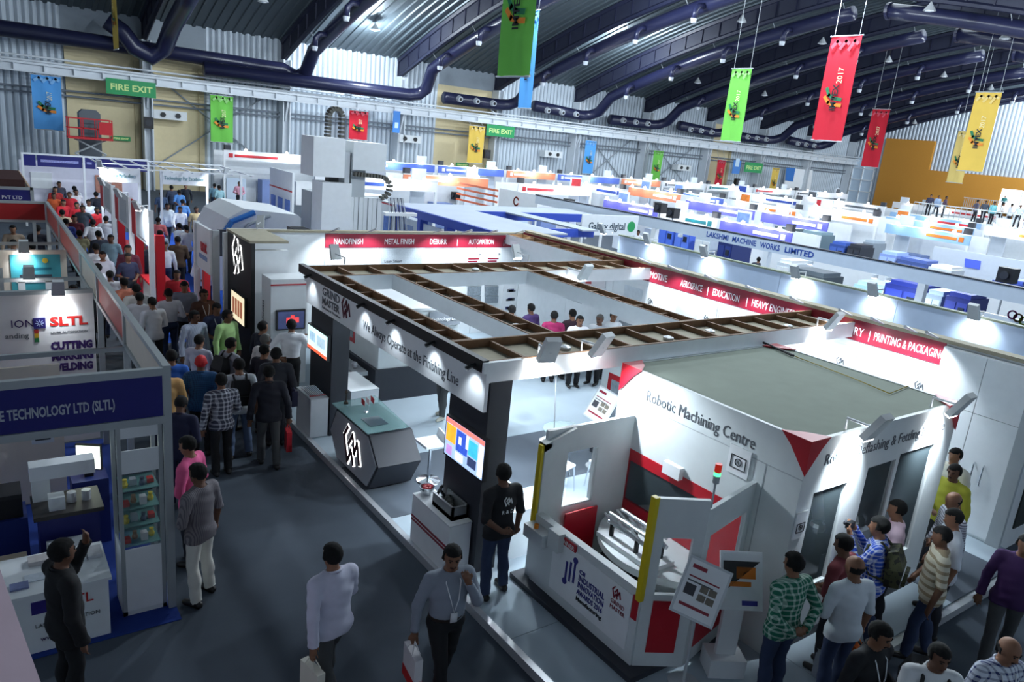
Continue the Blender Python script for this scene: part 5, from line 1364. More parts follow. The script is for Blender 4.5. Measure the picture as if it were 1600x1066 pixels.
BR = [(12.5, 20, 5), (20.3, 27, 3), (27.3, 33, 3), (33.3, 38, 2), (38.3, 45, 3), (45.3, 50, 2), (50.3, 56, 1), (56.3, 63, 5), (63.3, 70, 1), (70.3, 80, 5)]
for k, (a, b, ci) in enumerate(BR):
    c, nm = HC[ci]
    far_stand(47.5, a, b, c, nm + ' header stand in the row along the ribbed wall', 'stands along the ribbed wall', 3.2, lamps=3, e=240, face='y')
for k, (a, b, ci) in enumerate(((13.5, 19, 5), (19.4, 25, 2), (25.4, 31, 5))):
    c, nm = HC[ci]
    far_stand((33.0, 37.5, 35.0)[k], a, b, c, nm + ' striped stand between the blue canopy and the ribbed wall', 'stands beyond the blue canopy', 3.1, lamps=3, e=240, face='y')
ob = thing('e_logo_stand', 'white stand with orange bars and a round E emblem', 'stand', (24, 30, 0))
oa = WX(785, 305, 22.5); o2 = WX(832, 300, 22.5)
box('sign_board', (22.5, o2[1] - 0.5, 1.9), (22.6, oa[1] + 0.3, 3.0), WHITE, ob)
for yy in (o2[1] - 0.45, oa[1] + 0.2, oa[1] + 4.4):
    box('sign_post', (22.52, yy, 0), (22.6, yy + 0.08, 1.95), WHITE, ob)
mb = MB(); stroke(mb, [(0.2 * math.cos(a), 0.2 * math.sin(a)) for a in [0.5 + k * 0.33 for k in range(17)]], (22.49, (oa[1] + o2[1]) / 2, 2.5), -Y_, Z_, 0.08); mb.build('emblem', mat((226, 90, 60), 0.5), ob)
for k in range(4):
    box('orange_bar', (22.45, oa[1] + 0.4, 1.9 + 0.3 * k), (22.5, oa[1] + 4.5, 2.0 + 0.3 * k), mat((226, 110, 70), 0.5), ob)
# dark stage lamps standing above the rows
for k, (px, py, X) in enumerate(((889, 318, 24), (1032, 325, 25.4), (1052, 333, 25.4), (712, 306, 24), (1575, 430, 24.5))):
    p = WX(px, py, X)
    sl = thing('black_projector', ['black projector box above the orange barred stand', 'small black projector on the violet header', 'large black projector on the violet header', 'black projector on the white striped stand', 'black projector at the end of the Lakshmi stand'][k], 'projector', (p[0], p[1], 3.0))
    box('projector_body', (p[0] - 0.2, p[1] - 0.22, p[2] - 0.22), (p[0] + 0.2, p[1] + 0.22, p[2] + 0.22), BLACK, sl)
    MB().cyl((p[0], p[1], p[2] - 0.22), (p[0], p[1], 0.0), 0.03, n=6).build('projector_pole', GREYP, sl)
    MB().cyl((p[0] - 0.2, p[1], p[2]), (p[0] - 0.28, p[1], p[2]), 0.12, n=10).build('projector_lens', CHAR, sl)
# two storey stand with a deck of visitors near the orange wall
dkx = 62
dc = thing('deck_stand', 'white two storey stand with railing and curved front near the orange wall', 'stand', (dkx, 25, 0))
a0, a1 = WX(1420, 355, dkx)[1], WX(1640, 390, dkx)[1]
box('deck_floor', (dkx, a1, 2.6), (dkx + 5, a0, 2.8), WHITE, dc)
box('deck_front', (dkx - 0.05, a1, 0), (dkx, a0, 2.8), WHITE, dc)
for k in range(26):
    y = a1 + (a0 - a1) * k / 25
    box('railing_post', (dkx, y, 2.8), (dkx + 0.04, y + 0.04, 3.75), GREYP, dc)
box('handrail', (dkx - 0.02, a1, 3.75), (dkx + 0.06, a0, 3.82), WHITE, dc)
cv_ = [WX(px, py, dkx - 0.4) for px, py in ((1497, 352), (1507, 348), (1555, 356), (1553, 385), (1520, 392), (1500, 388))]
MB().prism(cv_, (0.3, 0, 0)).build('curved_front', mat((226, 234, 244), 0.5), dc)
# white projection board and yellow board
wbd = thing('wall_board', 'white notice board with a blue corner on the ribbed wall', 'board', (76, 54, 3))
q = [WY(px, py, 54.2) for px, py in ((1229, 262), (1270, 266), (1266, 298), (1225, 294))]
MB().prism(q, (0, 0.08, 0)).build('board_face', mat((244, 247, 252), 0.5), wbd)
q = [WY(px, py, 54.15) for px, py in ((1229, 262), (1243, 263), (1239, 284), (1227, 282))]
MB().prism(q, (0, 0.04, 0)).build('blue_corner', mat((50, 120, 200), 0.5), wbd)
yb = thing('yellow_board', 'yellow advertising board above the far stands', 'board', (58, 42, 2))
q = [WY(px, py, 42) for px, py in ((1198, 314), (1247, 318), (1245, 333), (1197, 329))]
MB().prism(q, (0, 0.1, 0)).build('board_face', mat((226, 220, 70), 0.5), yb)
c_ = sum(q, Vector()) / 4
MB().cyl((c_[0], 42.05, 0), (c_[0], 42.05, q[2][2]), 0.06, n=6).build('board_post', GREYP, yb)
# ================================================================ BANNERS, EXIT SIGNS, FITTINGS ON THE WALL
def imtex(cs, plane, val, col, label, extend=0.0, faint=False):
    """hanging fabric banner; cs = TL, TR, BR, BL in photo pixels on a vertical plane"""
    f = WX if plane == 'X' else WY
    q = [f(x, y, val) for x, y in cs]
    ax = 1 if plane == 'X' else 0
    l = (q[0][ax] + q[3][ax]) / 2; r = (q[1][ax] + q[2][ax]) / 2
    top = (q[0][2] + q[1][2]) / 2 + extend; bot = (q[2][2] + q[3][2]) / 2
    xd = (-Y_ if plane == 'X' else X_); w = abs(r - l); h = top - bot
    o = Vector((val, l, bot)) if plane == 'X' else Vector((l, val, bot))
    n = xd.cross(Z_)
    t = thing('hanging_banner', label, 'banner', o + xd * w / 2, 'IMTEX fabric banners')
    mb = MB(); N = 6; vs = []; fs = []
    for i in range(N + 1):
        for j in range(9):
            vs.append(o + xd * (w * i / N) + Z_ * (h * j / 8) + n * (0.03 * math.sin(i * 1.7 + j * 0.5)))
    for i in range(N):
        for j in range(8):
            a = i * 9 + j; fs.append((a, a + 9, a + 10, a + 1))
    mb.add(vs, fs).build('banner_cloth', mat(col, 0.8, var=0.08, scale=1.5), t, smooth=True)
    MB().cyl(o + Z_ * h - xd * 0.05, o + Z_ * h + xd * (w + 0.05), 0.03, n=6).build('top_bar', GREYP, t)
    MB().cyl(o - xd * 0.05, o + xd * (w + 0.05), 0.03, n=6).build('bottom_bar', GREYP, t)
    if plane == 'X':
        for s in (0.1, 0.9):
            p = o + xd * (w * s) + Z_ * h
            MB().cyl(p, (p[0], p[1], truss_z(p[1]) + 1.44), 0.012, n=5).build('hanging_wire', GREYP, t)
    else:
        for s in (0.1, 0.9):
            p = o + xd * (w * s) + Z_ * h
            MB().cyl(p, (p[0], 53.45, 6.6), 0.02, n=5).build('hanging_wire', GREYP, t)
    e = o + n * 0.07
    # colour swirl and vertical lettering
    sw = MB(); stroke(sw, [(w * 0.22, h * 0.50), (w * 0.32, h * 0.44), (w * 0.48, h * 0.41), (w * 0.72, h * 0.40)], e, xd, Z_, w * 0.10); sw.build('green_swirl', mat((24, 120, 76), 0.6), t)
    sw = MB(); stroke(sw, [(w * 0.2, h * 0.42), (w * 0.34, h * 0.37), (w * 0.5, h * 0.35), (w * 0.74, h * 0.345)], e, xd, Z_, w * 0.10); sw.build('orange_swirl', mat((236, 140, 40), 0.6), t)
    text('IMTEX', e + xd * w * 0.60 + Z_ * h * 0.29 + n * 0.02, Z_, -xd, w * 0.26, BLACK, t, width=h * 0.25, bold=0.012)
    text('2017', e + xd * w * 0.66 + Z_ * h * 0.55 + n * 0.02, Z_, -xd, w * 0.26, mat((244, 236, 190), 0.6) if not faint else mat(tuple(min(255, c + 30) for c in col), 0.6), t, width=h * 0.15)
    for k in range(3):
        s2 = MB(); stroke(s2, [(w * (0.12 + 0.28 * k), h * (0.90 - 0.015 * k)), (w * (0.26 + 0.28 * k), h * 0.95), (w * (0.36 + 0.28 * k), h * 0.925)], e, xd, Z_, w * 0.10)
        s2.build('top_ornament', mat(tuple(min(255, int(c * 0.75 + 60)) for c in col), 0.6), t)
GREENB, BLUEB, REDB, YELB = (112, 196, 78), (88, 164, 232), (200, 24, 48), (226, 190, 84)
imtex([(785, 0), (836, 0), (828, 119), (779, 120)], 'X', 14, GREENB, 'large green banner hanging from the roof beside a blue one', extend=2.4)
imtex([(831, 18), (844, 14), (829, 170), (802, 168)], 'X', 24, BLUEB, 'long blue banner hanging from the roof behind a green one')
imtex([(1146, 107), (1175, 107), (1157, 222), (1124, 219)], 'X', 36, GREENB, 'green banner hanging alone below the roof ducts')
imtex([(1299, 56), (1346, 56), (1316, 222), (1269, 218)], 'X', 33, REDB, 'largest red banner hanging from the roof')
imtex([(1363, 170), (1391, 171), (1372, 262), (1346, 260)], 'X', 62, REDB, 'smaller red banner hanging before the orange wall edge')
imtex([(1526, 144), (1567, 144), (1534, 270), (1495, 265)], 'X', 50, YELB, 'yellow banner hanging before the grey cladding and orange wall')
imtex([(1497, 205), (1522, 205), (1504, 287), (1479, 284)], 'X', 66, (214, 188, 110), 'pale yellow banner half hidden behind a brighter yellow one', faint=True)
imtex([(175, -40), (181, -40), (184, 77), (176, 78)], 'X', 6.2, YELB, 'yellow banner seen nearly edge on by the twisted duct')
for cs, c, l in (([(49, 116), (96, 120), (98, 205), (52, 201)], BLUEB, 'blue banner under the crane rail beside the red lift'),
                 ([(329, 147), (364, 152), (364, 224), (329, 221)], GREENB, 'green banner under the crane rail right of the cream panels'),
                 ([(547, 172), (577, 175), (572, 220), (544, 217)], REDB, 'red banner under the crane rail behind the portal machine'),
                 ([(734, 196), (758, 198), (753, 256), (729, 254)], YELB, 'yellow banner under the crane rail by the cream doorway'),
                 ([(914, 219), (931, 220), (927, 272), (911, 271)], BLUEB, 'blue banner under the crane rail before crossed brace rods'),
                 ([(1022, 235), (1036, 236), (1031, 283), (1016, 281)], GREENB, 'small green banner under the crane rail'),
                 ([(1123, 250), (1134, 250), (1127, 294), (1114, 292)], REDB, 'small red banner on the narrow cream panel'),
                 ([(1206, 262), (1217, 262), (1212, 303), (1202, 302)], YELB, 'small yellow banner next to the white notice board')):
    imtex(cs, 'Y', 53.0, c, l)
GX = mat((20, 150, 84), 0.5)
def exit_sign(a, b, Y, label):
    """a = top left, b = bottom right in photo pixels"""
    p, q = WY(*a, Y), WY(*b, Y)
    t = thing('fire_exit_sign', label, 'sign', (p[0], Y, q[2]), 'fire exit signs')
    box('sign_board', (p[0], Y, q[2]), (q[0], Y + 0.05, p[2]), GX, t)
    w = q[0] - p[0]; h = p[2] - q[2]
    text('FIRE EXIT', (p[0] + w * 0.08, Y, q[2] + h * 0.3), X_, Z_, h * 0.55, mat((210, 236, 150), 0.5), t, width=w * 0.84, bold=0.012)
    for s in (0.1, 0.9):
        MB().cyl((p[0] + w * s, Y + 0.03, p[2] - 0.05), (p[0] + w * s, 53.45 if Y < 54 else 54.96, 6.6 if Y < 54 else p[2] - 0.05), 0.015, n=5).build('sign_hanger', GREYP, t)
exit_sign((165, 121), (244, 154), 53.1, 'large green FIRE EXIT sign on the crane rail above the lift')
exit_sign((761, 194), (803, 216), 53.1, 'green FIRE EXIT sign beside the yellow banner')
exit_sign((1165, 253), (1190, 271), 53.1, 'green FIRE EXIT sign by the small blue hall sign')
exit_sign((175, 212), (204, 221), 54.7, 'small green FIRE EXIT sign on the cream panel below the large one')
exit_sign((713, 254), (732, 261), 54.7, 'small pale green exit sign left under the yellow banner')
exit_sign((759, 258), (774, 264), 54.7, 'small pale green exit sign right under the speaker')
for k, (a, b) in enumerate((((615, 173), (624, 208)), ((1147, 250), (1155, 272)))):
    p, q = WY(*a, 53.1), WY(*b, 53.1)
    t = thing('hall_sign', ['narrow blue hall sign near the red banner', 'narrow blue hall sign near the small red banner'][k], 'sign', (p[0], 53.1, q[2]))
    box('sign_board', (p[0], 53.1, q[2]), (q[0], 53.14, p[2]), mat((60, 130, 210), 0.5), t)
    w = q[0] - p[0]
    MB().cyl((p[0] + w / 2, 53.12, p[2] - 0.05), (p[0] + w / 2, 53.45, 6.6), 0.02, n=5).build('sign_hanger', GREYP, t)
    box('sign_symbol', (p[0] + w * 0.25, 53.08, q[2] + w * 0.6), (q[0] - w * 0.25, 53.1, q[2] + w * 1.3), mat((200, 224, 244), 0.5), t)
# air handling units
for k, (px, py, nm) in enumerate(((265, 180, 'below the cream panels by the green banner'), (638, 217, 'on the ribbed wall near the narrow blue sign'), (862, 241, 'on the ribbed wall left of the blue banner'), (1066, 262, 'on the ribbed wall right of the small green banner'))):
    c = WY(px, py, 54.2); s = 1.0
    t = thing('air_unit', 'white air unit with two outlets ' + nm, 'air unit', (c[0], 54.2, c[2]))
    box('unit_case', (c[0] - 1.0, 53.9, c[2] - 0.28), (c[0] + 1.0, 54.7, c[2] + 0.28), OFFWH, t)
    for dx in (-0.45, 0.45):
        MB().cyl((c[0] + dx, 53.9, c[2]), (c[0] + dx, 53.82, c[2]), 0.16, n=12).build('outlet', BLACK, t)
    for dx in (-0.8, 0.8):
        box('hanger', (c[0] + dx - 0.05, 54.6, c[2] - 0.1), (c[0] + dx + 0.05, 55.0, c[2] + 0.1), GREYP, t)
c = WX(1460, 318, 90.2)
t = thing('air_unit', 'white air unit with two round outlets on the orange wall', 'air unit', (90.2, c[1], c[2]))
box('unit_case', (89.6, c[1] - 1.1, c[2] - 0.3), (90.5, c[1] + 1.1, c[2] + 0.3), OFFWH, t)
for dy in (-0.4, 0.4):
    MB().cyl((89.6, c[1] + dy, c[2]), (89.5, c[1] + dy, c[2]), 0.17, n=12).build('outlet', BLACK, t)
for k, (px, py) in enumerate(((232, 192), (761, 241), (1152, 284))):
    c = WY(px, py, 53.6)
    t = thing('loudspeaker', 'black loudspeaker box on a wall column ' + ('by the cream panels', 'under the crane rail bracket', 'near the narrow cream panel')[k], 'loudspeaker', (c[0], 53.6, c[2]))
    MB().prism([(c[0] - 0.28, 53.5, c[2] - 0.35), (c[0] + 0.28, 53.5, c[2] - 0.35), (c[0] + 0.24, 53.88, c[2] - 0.35), (c[0] - 0.24, 53.88, c[2] - 0.35)], (0, 0, 0.7)).build('speaker_case', BLACK, t)
    MB().cyl((c[0], 53.49, c[2]), (c[0], 53.5, c[2]), 0.2, n=12).build('speaker_cone', CHAR, t)
    box('speaker_bracket', (c[0] - 0.05, 53.85, c[2] - 0.05), (c[0] + 0.05, 53.9 if k == 0 else 54.88, c[2] + 0.05), GREYP, t)
# scissor lift with red basket
lf = thing('work_lift', 'scissor lift with a red railed basket beside the cream doorway', 'lift', (5.8, 50, 0))
box('lift_base', (4.9, 49.5, 0.2), (6.7, 50.5, 0.7), REDC, lf)
for x in (5.1, 6.5):
    for y in (49.6, 50.4):
        MB().cyl((x, y - 0.06, 0.2), (x, y + 0.06, 0.2), 0.2, n=12).build('wheel', BLACK, lf)
for k in range(3):
    for s in (0, 1):
        z = 0.7 + k * 0.83
        MB().cyl((5.0 if s else 6.6, 50, z), (6.6 if s else 5.0, 50, z + 0.83), 0.05, n=6).build('scissor_arm', GREYP, lf)
box('basket_floor', (4.66, 49.5, 3.19), (6.9, 50.5, 3.3), REDC, lf)
for x in (4.7, 5.4, 6.1, 6.85):
    for y in (49.52, 50.46):
        box('basket_post', (x, y, 3.3), (x + 0.05, y + 0.05, 4.3), REDC, lf)
for z in (3.75, 4.28):
    for y in (49.52, 50.46):
        box('basket_rail', (4.66, y, z), (6.9, y + 0.05, z + 0.05), REDC, lf)
box('control_panel', (6.2, 49.45, 3.5), (6.9, 49.52, 4.2), REDC, lf)
dkb = thing('grey_cabin', 'dark grey chamfered cabin standing behind the red lift', 'cabin', (5.9, 51, 0))
MB().prism([(5.4, 51, 0), (6.5, 51, 0), (6.5, 51, 4.6), (6.3, 51, 4.8), (5.6, 51, 4.8), (5.4, 51, 4.6)], (0, 0.8, 0)).build('cabin_body', mat((96, 104, 112), 0.6), dkb)
# ================================================================ PEOPLE
# A body is one smooth-blended distance field of tapered limbs, meshed as one continuous surface;
# clothing and hair are shells taken off that surface. Local frame: +Y is forward, +X is the right hand side.
def _cone(P, a, b, ra, rb):
    a = np.array(a, float); b = np.array(b, float)
    d = b - a; L2 = max(1e-9, float(d @ d))
    t = np.clip(((P[..., 0] - a[0]) * d[0] + (P[..., 1] - a[1]) * d[1] + (P[..., 2] - a[2]) * d[2]) / L2, 0, 1)
    dx = P[..., 0] - a[0] - t * d[0]; dy = P[..., 1] - a[1] - t * d[1]; dz = P[..., 2] - a[2] - t * d[2]
    return np.sqrt(dx * dx + dy * dy + dz * dz) - (ra + (rb - ra) * t)
def _ell(P, c, r, A=None):
    q = P - np.array(c, float)
    if A is not None:
        q = q @ A
    r = np.array(r, float)
    k0 = np.sqrt(((q / r) ** 2).sum(-1)); k1 = np.sqrt(((q / (r * r)) ** 2).sum(-1))
    return k0 * (k0 - 1.0) / np.maximum(k1, 1e-6)
def rotx(a):
    c, s = math.cos(a), math.sin(a); return np.array([[1, 0, 0], [0, c, -s], [0, s, c]])
def rotz(a):
    c, s = math.cos(a), math.sin(a); return np.array([[c, -s, 0], [s, c, 0], [0, 0, 1]])

ARMS = {  # right arm: elbow and wrist offsets from the shoulder, hand direction (x out, y forward, z up); the left arm is mirrored
    'down': ((0.07, -0.02, -0.28), (0.09, 0.04, -0.53), (0.0, 0.12, -1)),
    'bent': ((0.08, -0.06, -0.27), (0.02, 0.18, -0.31), (-0.5, 0.8, 0.1)),
    'front': ((0.07, 0.02, -0.28), (-0.10, 0.20, -0.38), (-0.9, 0.4, -0.1)),
    'behind': ((0.09, -0.12, -0.25), (-0.10, -0.19, -0.40), (-1, -0.1, -0.2)),
    'chin': ((0.06, 0.14, -0.24), (-0.08, 0.20, 0.02), (-0.4, 0.1, 0.9)),
    'wave': ((0.10, 0.20, -0.16), (0.04, 0.30, 0.10), (-0.2, 0.0, 1)),
    'camera': ((0.09, 0.16, -0.19), (-0.06, 0.28, 0.06), (-0.5, 0.3, 0.6)),
    'reach': ((0.10, 0.18, -0.20), (0.08, 0.42, -0.12), (0, 1, 0)),
    'carry': ((0.09, -0.04, -0.28), (0.11, -0.02, -0.54), (0.0, 0.05, -1)),
    'swing': ((0.08, 0.10, -0.27), (0.07, 0.26, -0.46), (0, 0.5, -0.9)),
    'back': ((0.08, -0.12, -0.26), (0.08, -0.14, -0.51), (0, 0, -1)),
    'hip': ((0.20, -0.05, -0.24), (0.02, -0.08, -0.38), (-0.8, 0, -0.5)),
}
LEGS = {  # foot offsets (x, y) for right and left, knee push forward
    'stand': ((0.10, 0.02), (-0.10, 0.0), 0.02),
    'wide': ((0.16, 0.04), (-0.15, -0.04), 0.02),
    'walk': ((0.08, 0.22), (-0.09, -0.22), 0.05),
    'step': ((0.11, -0.12), (-0.10, 0.14), 0.03),
}
def build_pose(arms=('down', 'down'), legs='stand', lean=0.0, turn=0.0, nod=0.0, fat=1.0, vox=0.014, fingers=True):
    prims = []   # (fn, bbox lo, bbox hi, k, label)
    def cone(a, b, ra, rb, k, lab):
        a = np.array(a, float); b = np.array(b, float); m = max(ra, rb) + 0.05
        prims.append((lambda P: _cone(P, a, b, ra, rb), np.minimum(a, b) - m, np.maximum(a, b) + m, k, lab))
    def ell(c, r, k, lab, A=None):
        c = np.array(c, float); m = max(r) + 0.05
        prims.append((lambda P: _ell(P, c, r, A), c - m, c + m, k, lab))
    Rl = rotx(-lean); hip0 = np.array([0, 0, 0.93])
    def up(p):     # point of the upper body, leaned about the hips
        return hip0 + Rl @ (np.array(p, float) - hip0)
    # torso
    ell(up((0, 0.0, 1.23)), (0.172 * fat, 0.112 * fat, 0.20), 0.05, 'torso', Rl)
    ell(up((0, 0.012, 1.05)), (0.150 * fat, 0.114 * fat, 0.17), 0.05, 'torso', Rl)
    cone(up((0, -0.015, 1.40)), up((0.155, -0.01, 1.378)), 0.062, 0.058, 0.05, 'torso')
    cone(up((0, -0.015, 1.40)), up((-0.155, -0.01, 1.378)), 0.062, 0.058, 0.05, 'torso')
    ell((0, -0.005, 0.91), (0.155 * fat, 0.118 * fat, 0.12), 0.05, 'pelvis')
    # neck and head
    hc = up((0, 0.02, 1.585)); Rh = Rl @ rotz(turn) @ rotx(-nod)
    H = lambda p: hc + Rh @ np.array(p, float)
    cone(up((0, -0.015, 1.40)), H((0, -0.015, -0.05)), 0.056, 0.05, 0.03, 'neck')
    ell(H((0, -0.01, 0.03)), (0.080, 0.099, 0.094), 0.02, 'head', Rh)
    ell(H((0, 0.018, -0.045)), (0.058, 0.070, 0.074), 0.03, 'head', Rh)
    cone(H((0, 0.086, 0.005)), H((0, 0.104, -0.030)), 0.009, 0.014, 0.012, 'head')
    for s in (-1, 1):
        ell(H((0.080 * s, -0.005, -0.005)), (0.010, 0.020, 0.032), 0.008, 'head', Rh)
    # arms
    info = {}
    for s, pose in ((1, arms[0]), (-1, arms[1])):
        e_, w_, h_ = (np.array(v, float) * np.array([s, 1, 1]) for v in ARMS[pose])
        S = np.array([0.196 * s, -0.01, 1.372]); sh_ = up(S)
        Rr = Rl if pose not in ('down', 'carry', 'back') else np.eye(3)
        E_ = sh_ + Rr @ e_; W_ = sh_ + Rr @ w_; hd = Rr @ h_; hd /= np.linalg.norm(hd)
        cone(sh_, E_, 0.060, 0.046, 0.035, 'uarm'); cone(E_, W_, 0.045, 0.031, 0.02, 'farm')
        side = np.cross(hd, np.array([0, 1.0, 0.0]));
        if np.linalg.norm(side) < 0.3: side = np.cross(hd, np.array([0, 0, 1.0]))
        side /= np.linalg.norm(side); nrm = np.cross(side, hd)
        K = W_ + hd * 0.085
        cone(W_ + hd * 0.01, K, 0.028, 0.030, 0.02, 'hand')
        cone(W_ + hd * 0.05 - side * 0.018, W_ + hd * 0.07 + side * 0.018, 0.022, 0.022, 0.015, 'hand')
        info['hand%d' % s] = W_ + hd * 0.11; info['wrist%d' % s] = W_; info['hd%d' % s] = hd
        if fingers:
            for q, ln in enumerate((0.066, 0.078, 0.072, 0.056)):
                o = K + side * (q - 1.5) * 0.021
                m1 = o + hd * ln * 0.5 + nrm * 0.006 * s; m2 = o + hd * ln * 0.95 + nrm * 0.03 * s
                cone(o, m1, 0.0105, 0.010, 0.005, 'hand'); cone(m1, m2, 0.010, 0.0085, 0.004, 'hand')
            tb = W_ + hd * 0.035 + side * 0.026
            cone(tb, tb + side * 0.03 + hd * 0.03, 0.012, 0.0105, 0.008, 'hand'); cone(tb + side * 0.03 + hd * 0.03, tb + side * 0.03 + hd * 0.065, 0.0105, 0.009, 0.004, 'hand')
        else:
            cone(K, K + hd * 0.06, 0.03, 0.02, 0.01, 'hand')
    # legs
    fr, fl_, kf = LEGS[legs]
    for s, (fx_, fy_) in ((1, fr), (-1, fl_)):
        Hp = np.array([0.088 * s, 0.0, 0.88]); A_ = np.array([fx_, fy_ - 0.02, 0.085])
        Kn = (Hp + A_) / 2 + np.array([0.005 * s, kf + 0.02, 0.03])
        cone(Hp, Kn, 0.088 * fat, 0.060, 0.035, 'leg'); cone(Kn, A_, 0.058, 0.040, 0.02, 'leg')
        ell(Kn * 0.6 + A_ * 0.4 + np.array([0, -0.018, 0]), (0.052, 0.055, 0.12), 0.02, 'leg')
        cone(A_ + np.array([0, -0.035, -0.045]), A_ + np.array([0.012 * s, 0.15, -0.052]), 0.040, 0.030, 0.02, 'foot')
    lo = np.min([p[1] for p in prims], 0); hi = np.max([p[2] for p in prims], 0)
    lo[2] = max(lo[2], -0.02)
    n = np.ceil((hi - lo) / vox).astype(int) + 2
    ax = [lo[i] + vox * np.arange(n[i]) for i in range(3)]
    F = np.full(n, 1.0, np.float32)
    for fn, a, b, k, lab in prims:
        i0 = np.maximum(((a - lo) / vox).astype(int) - 1, 0); i1 = np.minimum(((b - lo) / vox).astype(int) + 2, n)
        if (i1 <= i0).any(): continue
        sl = tuple(slice(i0[i], i1[i]) for i in range(3))
        P = np.stack(np.meshgrid(ax[0][sl[0]], ax[1][sl[1]], ax[2][sl[2]], indexing='ij'), -1)
        d = fn(P).astype(np.float32); o = F[sl]
        h = np.clip(0.5 + 0.5 * (o - d) / k, 0, 1)
        F[sl] = o + (d - o) * h - k * h * (1 - h)
    # flat soles
    zz = ax[2][None, None, :]; F = np.maximum(F, (0.004 - zz).astype(np.float32))
    # surface nets
    ins = F < 0
    c8 = [ins[i:n[0] - 1 + i, j:n[1] - 1 + j, k:n[2] - 1 + k] for i in (0, 1) for j in (0, 1) for k in (0, 1)]
    cnt = np.sum(c8, 0, dtype=np.int8); act = (cnt > 0) & (cnt < 8)
    idx = -np.ones(act.shape, np.int64); ids = np.argwhere(act); idx[act] = np.arange(len(ids))
    acc = np.zeros((len(ids), 3)); w = np.zeros(len(ids))
    offs = [(i, j, k) for i in (0, 1) for j in (0, 1) for k in (0, 1)]
    for a in offs:
        for ax_ in range(3):
            if a[ax_]: continue
            b = list(a); b[ax_] = 1
            fa = F[ids[:, 0] + a[0], ids[:, 1] + a[1], ids[:, 2] + a[2]]; fb = F[ids[:, 0] + b[0], ids[:, 1] + b[1], ids[:, 2] + b[2]]
            m = (fa < 0) != (fb < 0); t = np.where(m, fa / np.where(fa == fb, 1, fa - fb), 0)
            p = np.tile(np.array(a, float), (len(ids), 1)); p[:, ax_] = t
            acc[m] += p[m]; w[m] += 1
    V = (ids + acc / w[:, None]) * vox + lo
    Q = []
    for ax_ in range(3):
        o1, o2 = [q for q in range(3) if q != ax_]
        s0 = [slice(1, n[q] - 1) for q in range(3)]; s0[ax_] = slice(0, n[ax_] - 1)
        s1 = list(s0); s1[ax_] = slice(1, n[ax_])
        A_ = ins[tuple(s0)]; B_ = ins[tuple(s1)]
        e = np.argwhere(A_ != B_)
        if len(e) == 0: continue
        flip = A_[A_ != B_]
        e = e + np.array([s.start for s in s0])
        def cell(d1, d2):
            c = e.copy(); c[:, o1] -= d1; c[:, o2] -= d2
            return idx[c[:, 0], c[:, 1], c[:, 2]]
        q = np.stack([cell(1, 1), cell(0, 1), cell(0, 0), cell(1, 0)], 1)
        if ax_ == 1: flip = ~flip
        q[~flip] = q[~flip][:, ::-1]
        Q.append(q)
    Q = np.concatenate(Q); Q = Q[(Q >= 0).all(1)]
    for _ in range(2):    # light smoothing
        sm = np.zeros_like(V); c = np.zeros(len(V))
        for a, b in ((0, 1), (1, 2), (2, 3), (3, 0)):
            np.add.at(sm, Q[:, a], V[Q[:, b]]); np.add.at(c, Q[:, a], 1); np.add.at(sm, Q[:, b], V[Q[:, a]]); np.add.at(c, Q[:, b], 1)
        V = V * 0.6 + 0.4 * sm / np.maximum(c, 1)[:, None]
    nf = np.cross(V[Q[:, 2]] - V[Q[:, 0]], V[Q[:, 3]] - V[Q[:, 1]])
    N = np.zeros_like(V)
    for a in range(4): np.add.at(N, Q[:, a], nf)
    N /= np.maximum(np.linalg.norm(N, axis=1), 1e-9)[:, None]
    # labels by nearest primitive, per vertex
    best = np.full(len(V), 9.0); lab = np.zeros(len(V), int); names = ['torso', 'pelvis', 'neck', 'head', 'uarm', 'farm', 'hand', 'leg', 'foot']
    for fn, a, b, k, l in prims:
        m = ((V > a) & (V < b)).all(1)
        if not m.any(): continue
        d = fn(V[m]); cur = best[m]; im = np.where(m)[0]; z = d < cur
        best[im[z]] = d[z]; lab[im[z]] = names.index(l)
    # torso height in the leaned frame, head frame coordinates
    tz = ((V - hip0) @ Rl)[:, 2] + 0.93
    hl = (V - hc) @ Rh
    return dict(V=V, Q=Q, N=N, lab=lab, tz=tz, hl=hl, names=names, info=info, up=up, H=H, Rh=Rh, Rl=Rl)

def _mesh(name, V, Q):
    used = np.unique(Q); mp = -np.ones(len(V), int); mp[used] = np.arange(len(used))
    me = bpy.data.meshes.new(name)
    v = V[used]; q = mp[Q]
    me.vertices.add(len(v)); me.vertices.foreach_set('co', v.astype(np.float32).ravel())
    me.loops.add(len(q) * 4); me.loops.foreach_set('vertex_index', q.astype(np.int32).ravel())
    me.polygons.add(len(q)); me.polygons.foreach_set('loop_start', np.arange(0, len(q) * 4, 4, dtype=np.int32))
    me.polygons.foreach_set('use_smooth', np.ones(len(q), bool))
    me.update(calc_edges=True)
    me.materials.append(None)
    return me
def _shell(name, p, vm, off):
    """garment: every face whose corners are all in the vertex mask, pushed out, with a rim back to the skin"""
    V, Q, N = p['V'], p['Q'], p['N']
    fm = vm[Q].all(1); q = Q[fm]
    if len(q) == 0: return None
    off = off if np.ndim(off) else np.full(len(V), off)
    O = V + N * off[:, None]
    e = np.concatenate([q[:, [0, 1]], q[:, [1, 2]], q[:, [2, 3]], q[:, [3, 0]]])
    key = np.minimum(e[:, 0], e[:, 1]) * 10000000 + np.maximum(e[:, 0], e[:, 1])
    u, inv, cnt = np.unique(key, return_inverse=True, return_counts=True)
    b = e[cnt[inv] == 1]; nV = len(V)
    inner = V - N * 0.004
    rim = np.stack([b[:, 1], b[:, 0], b[:, 0] + nV, b[:, 1] + nV], 1)
    return _mesh(name, np.concatenate([O, inner]), np.concatenate([q, rim]))
_POSE = {}
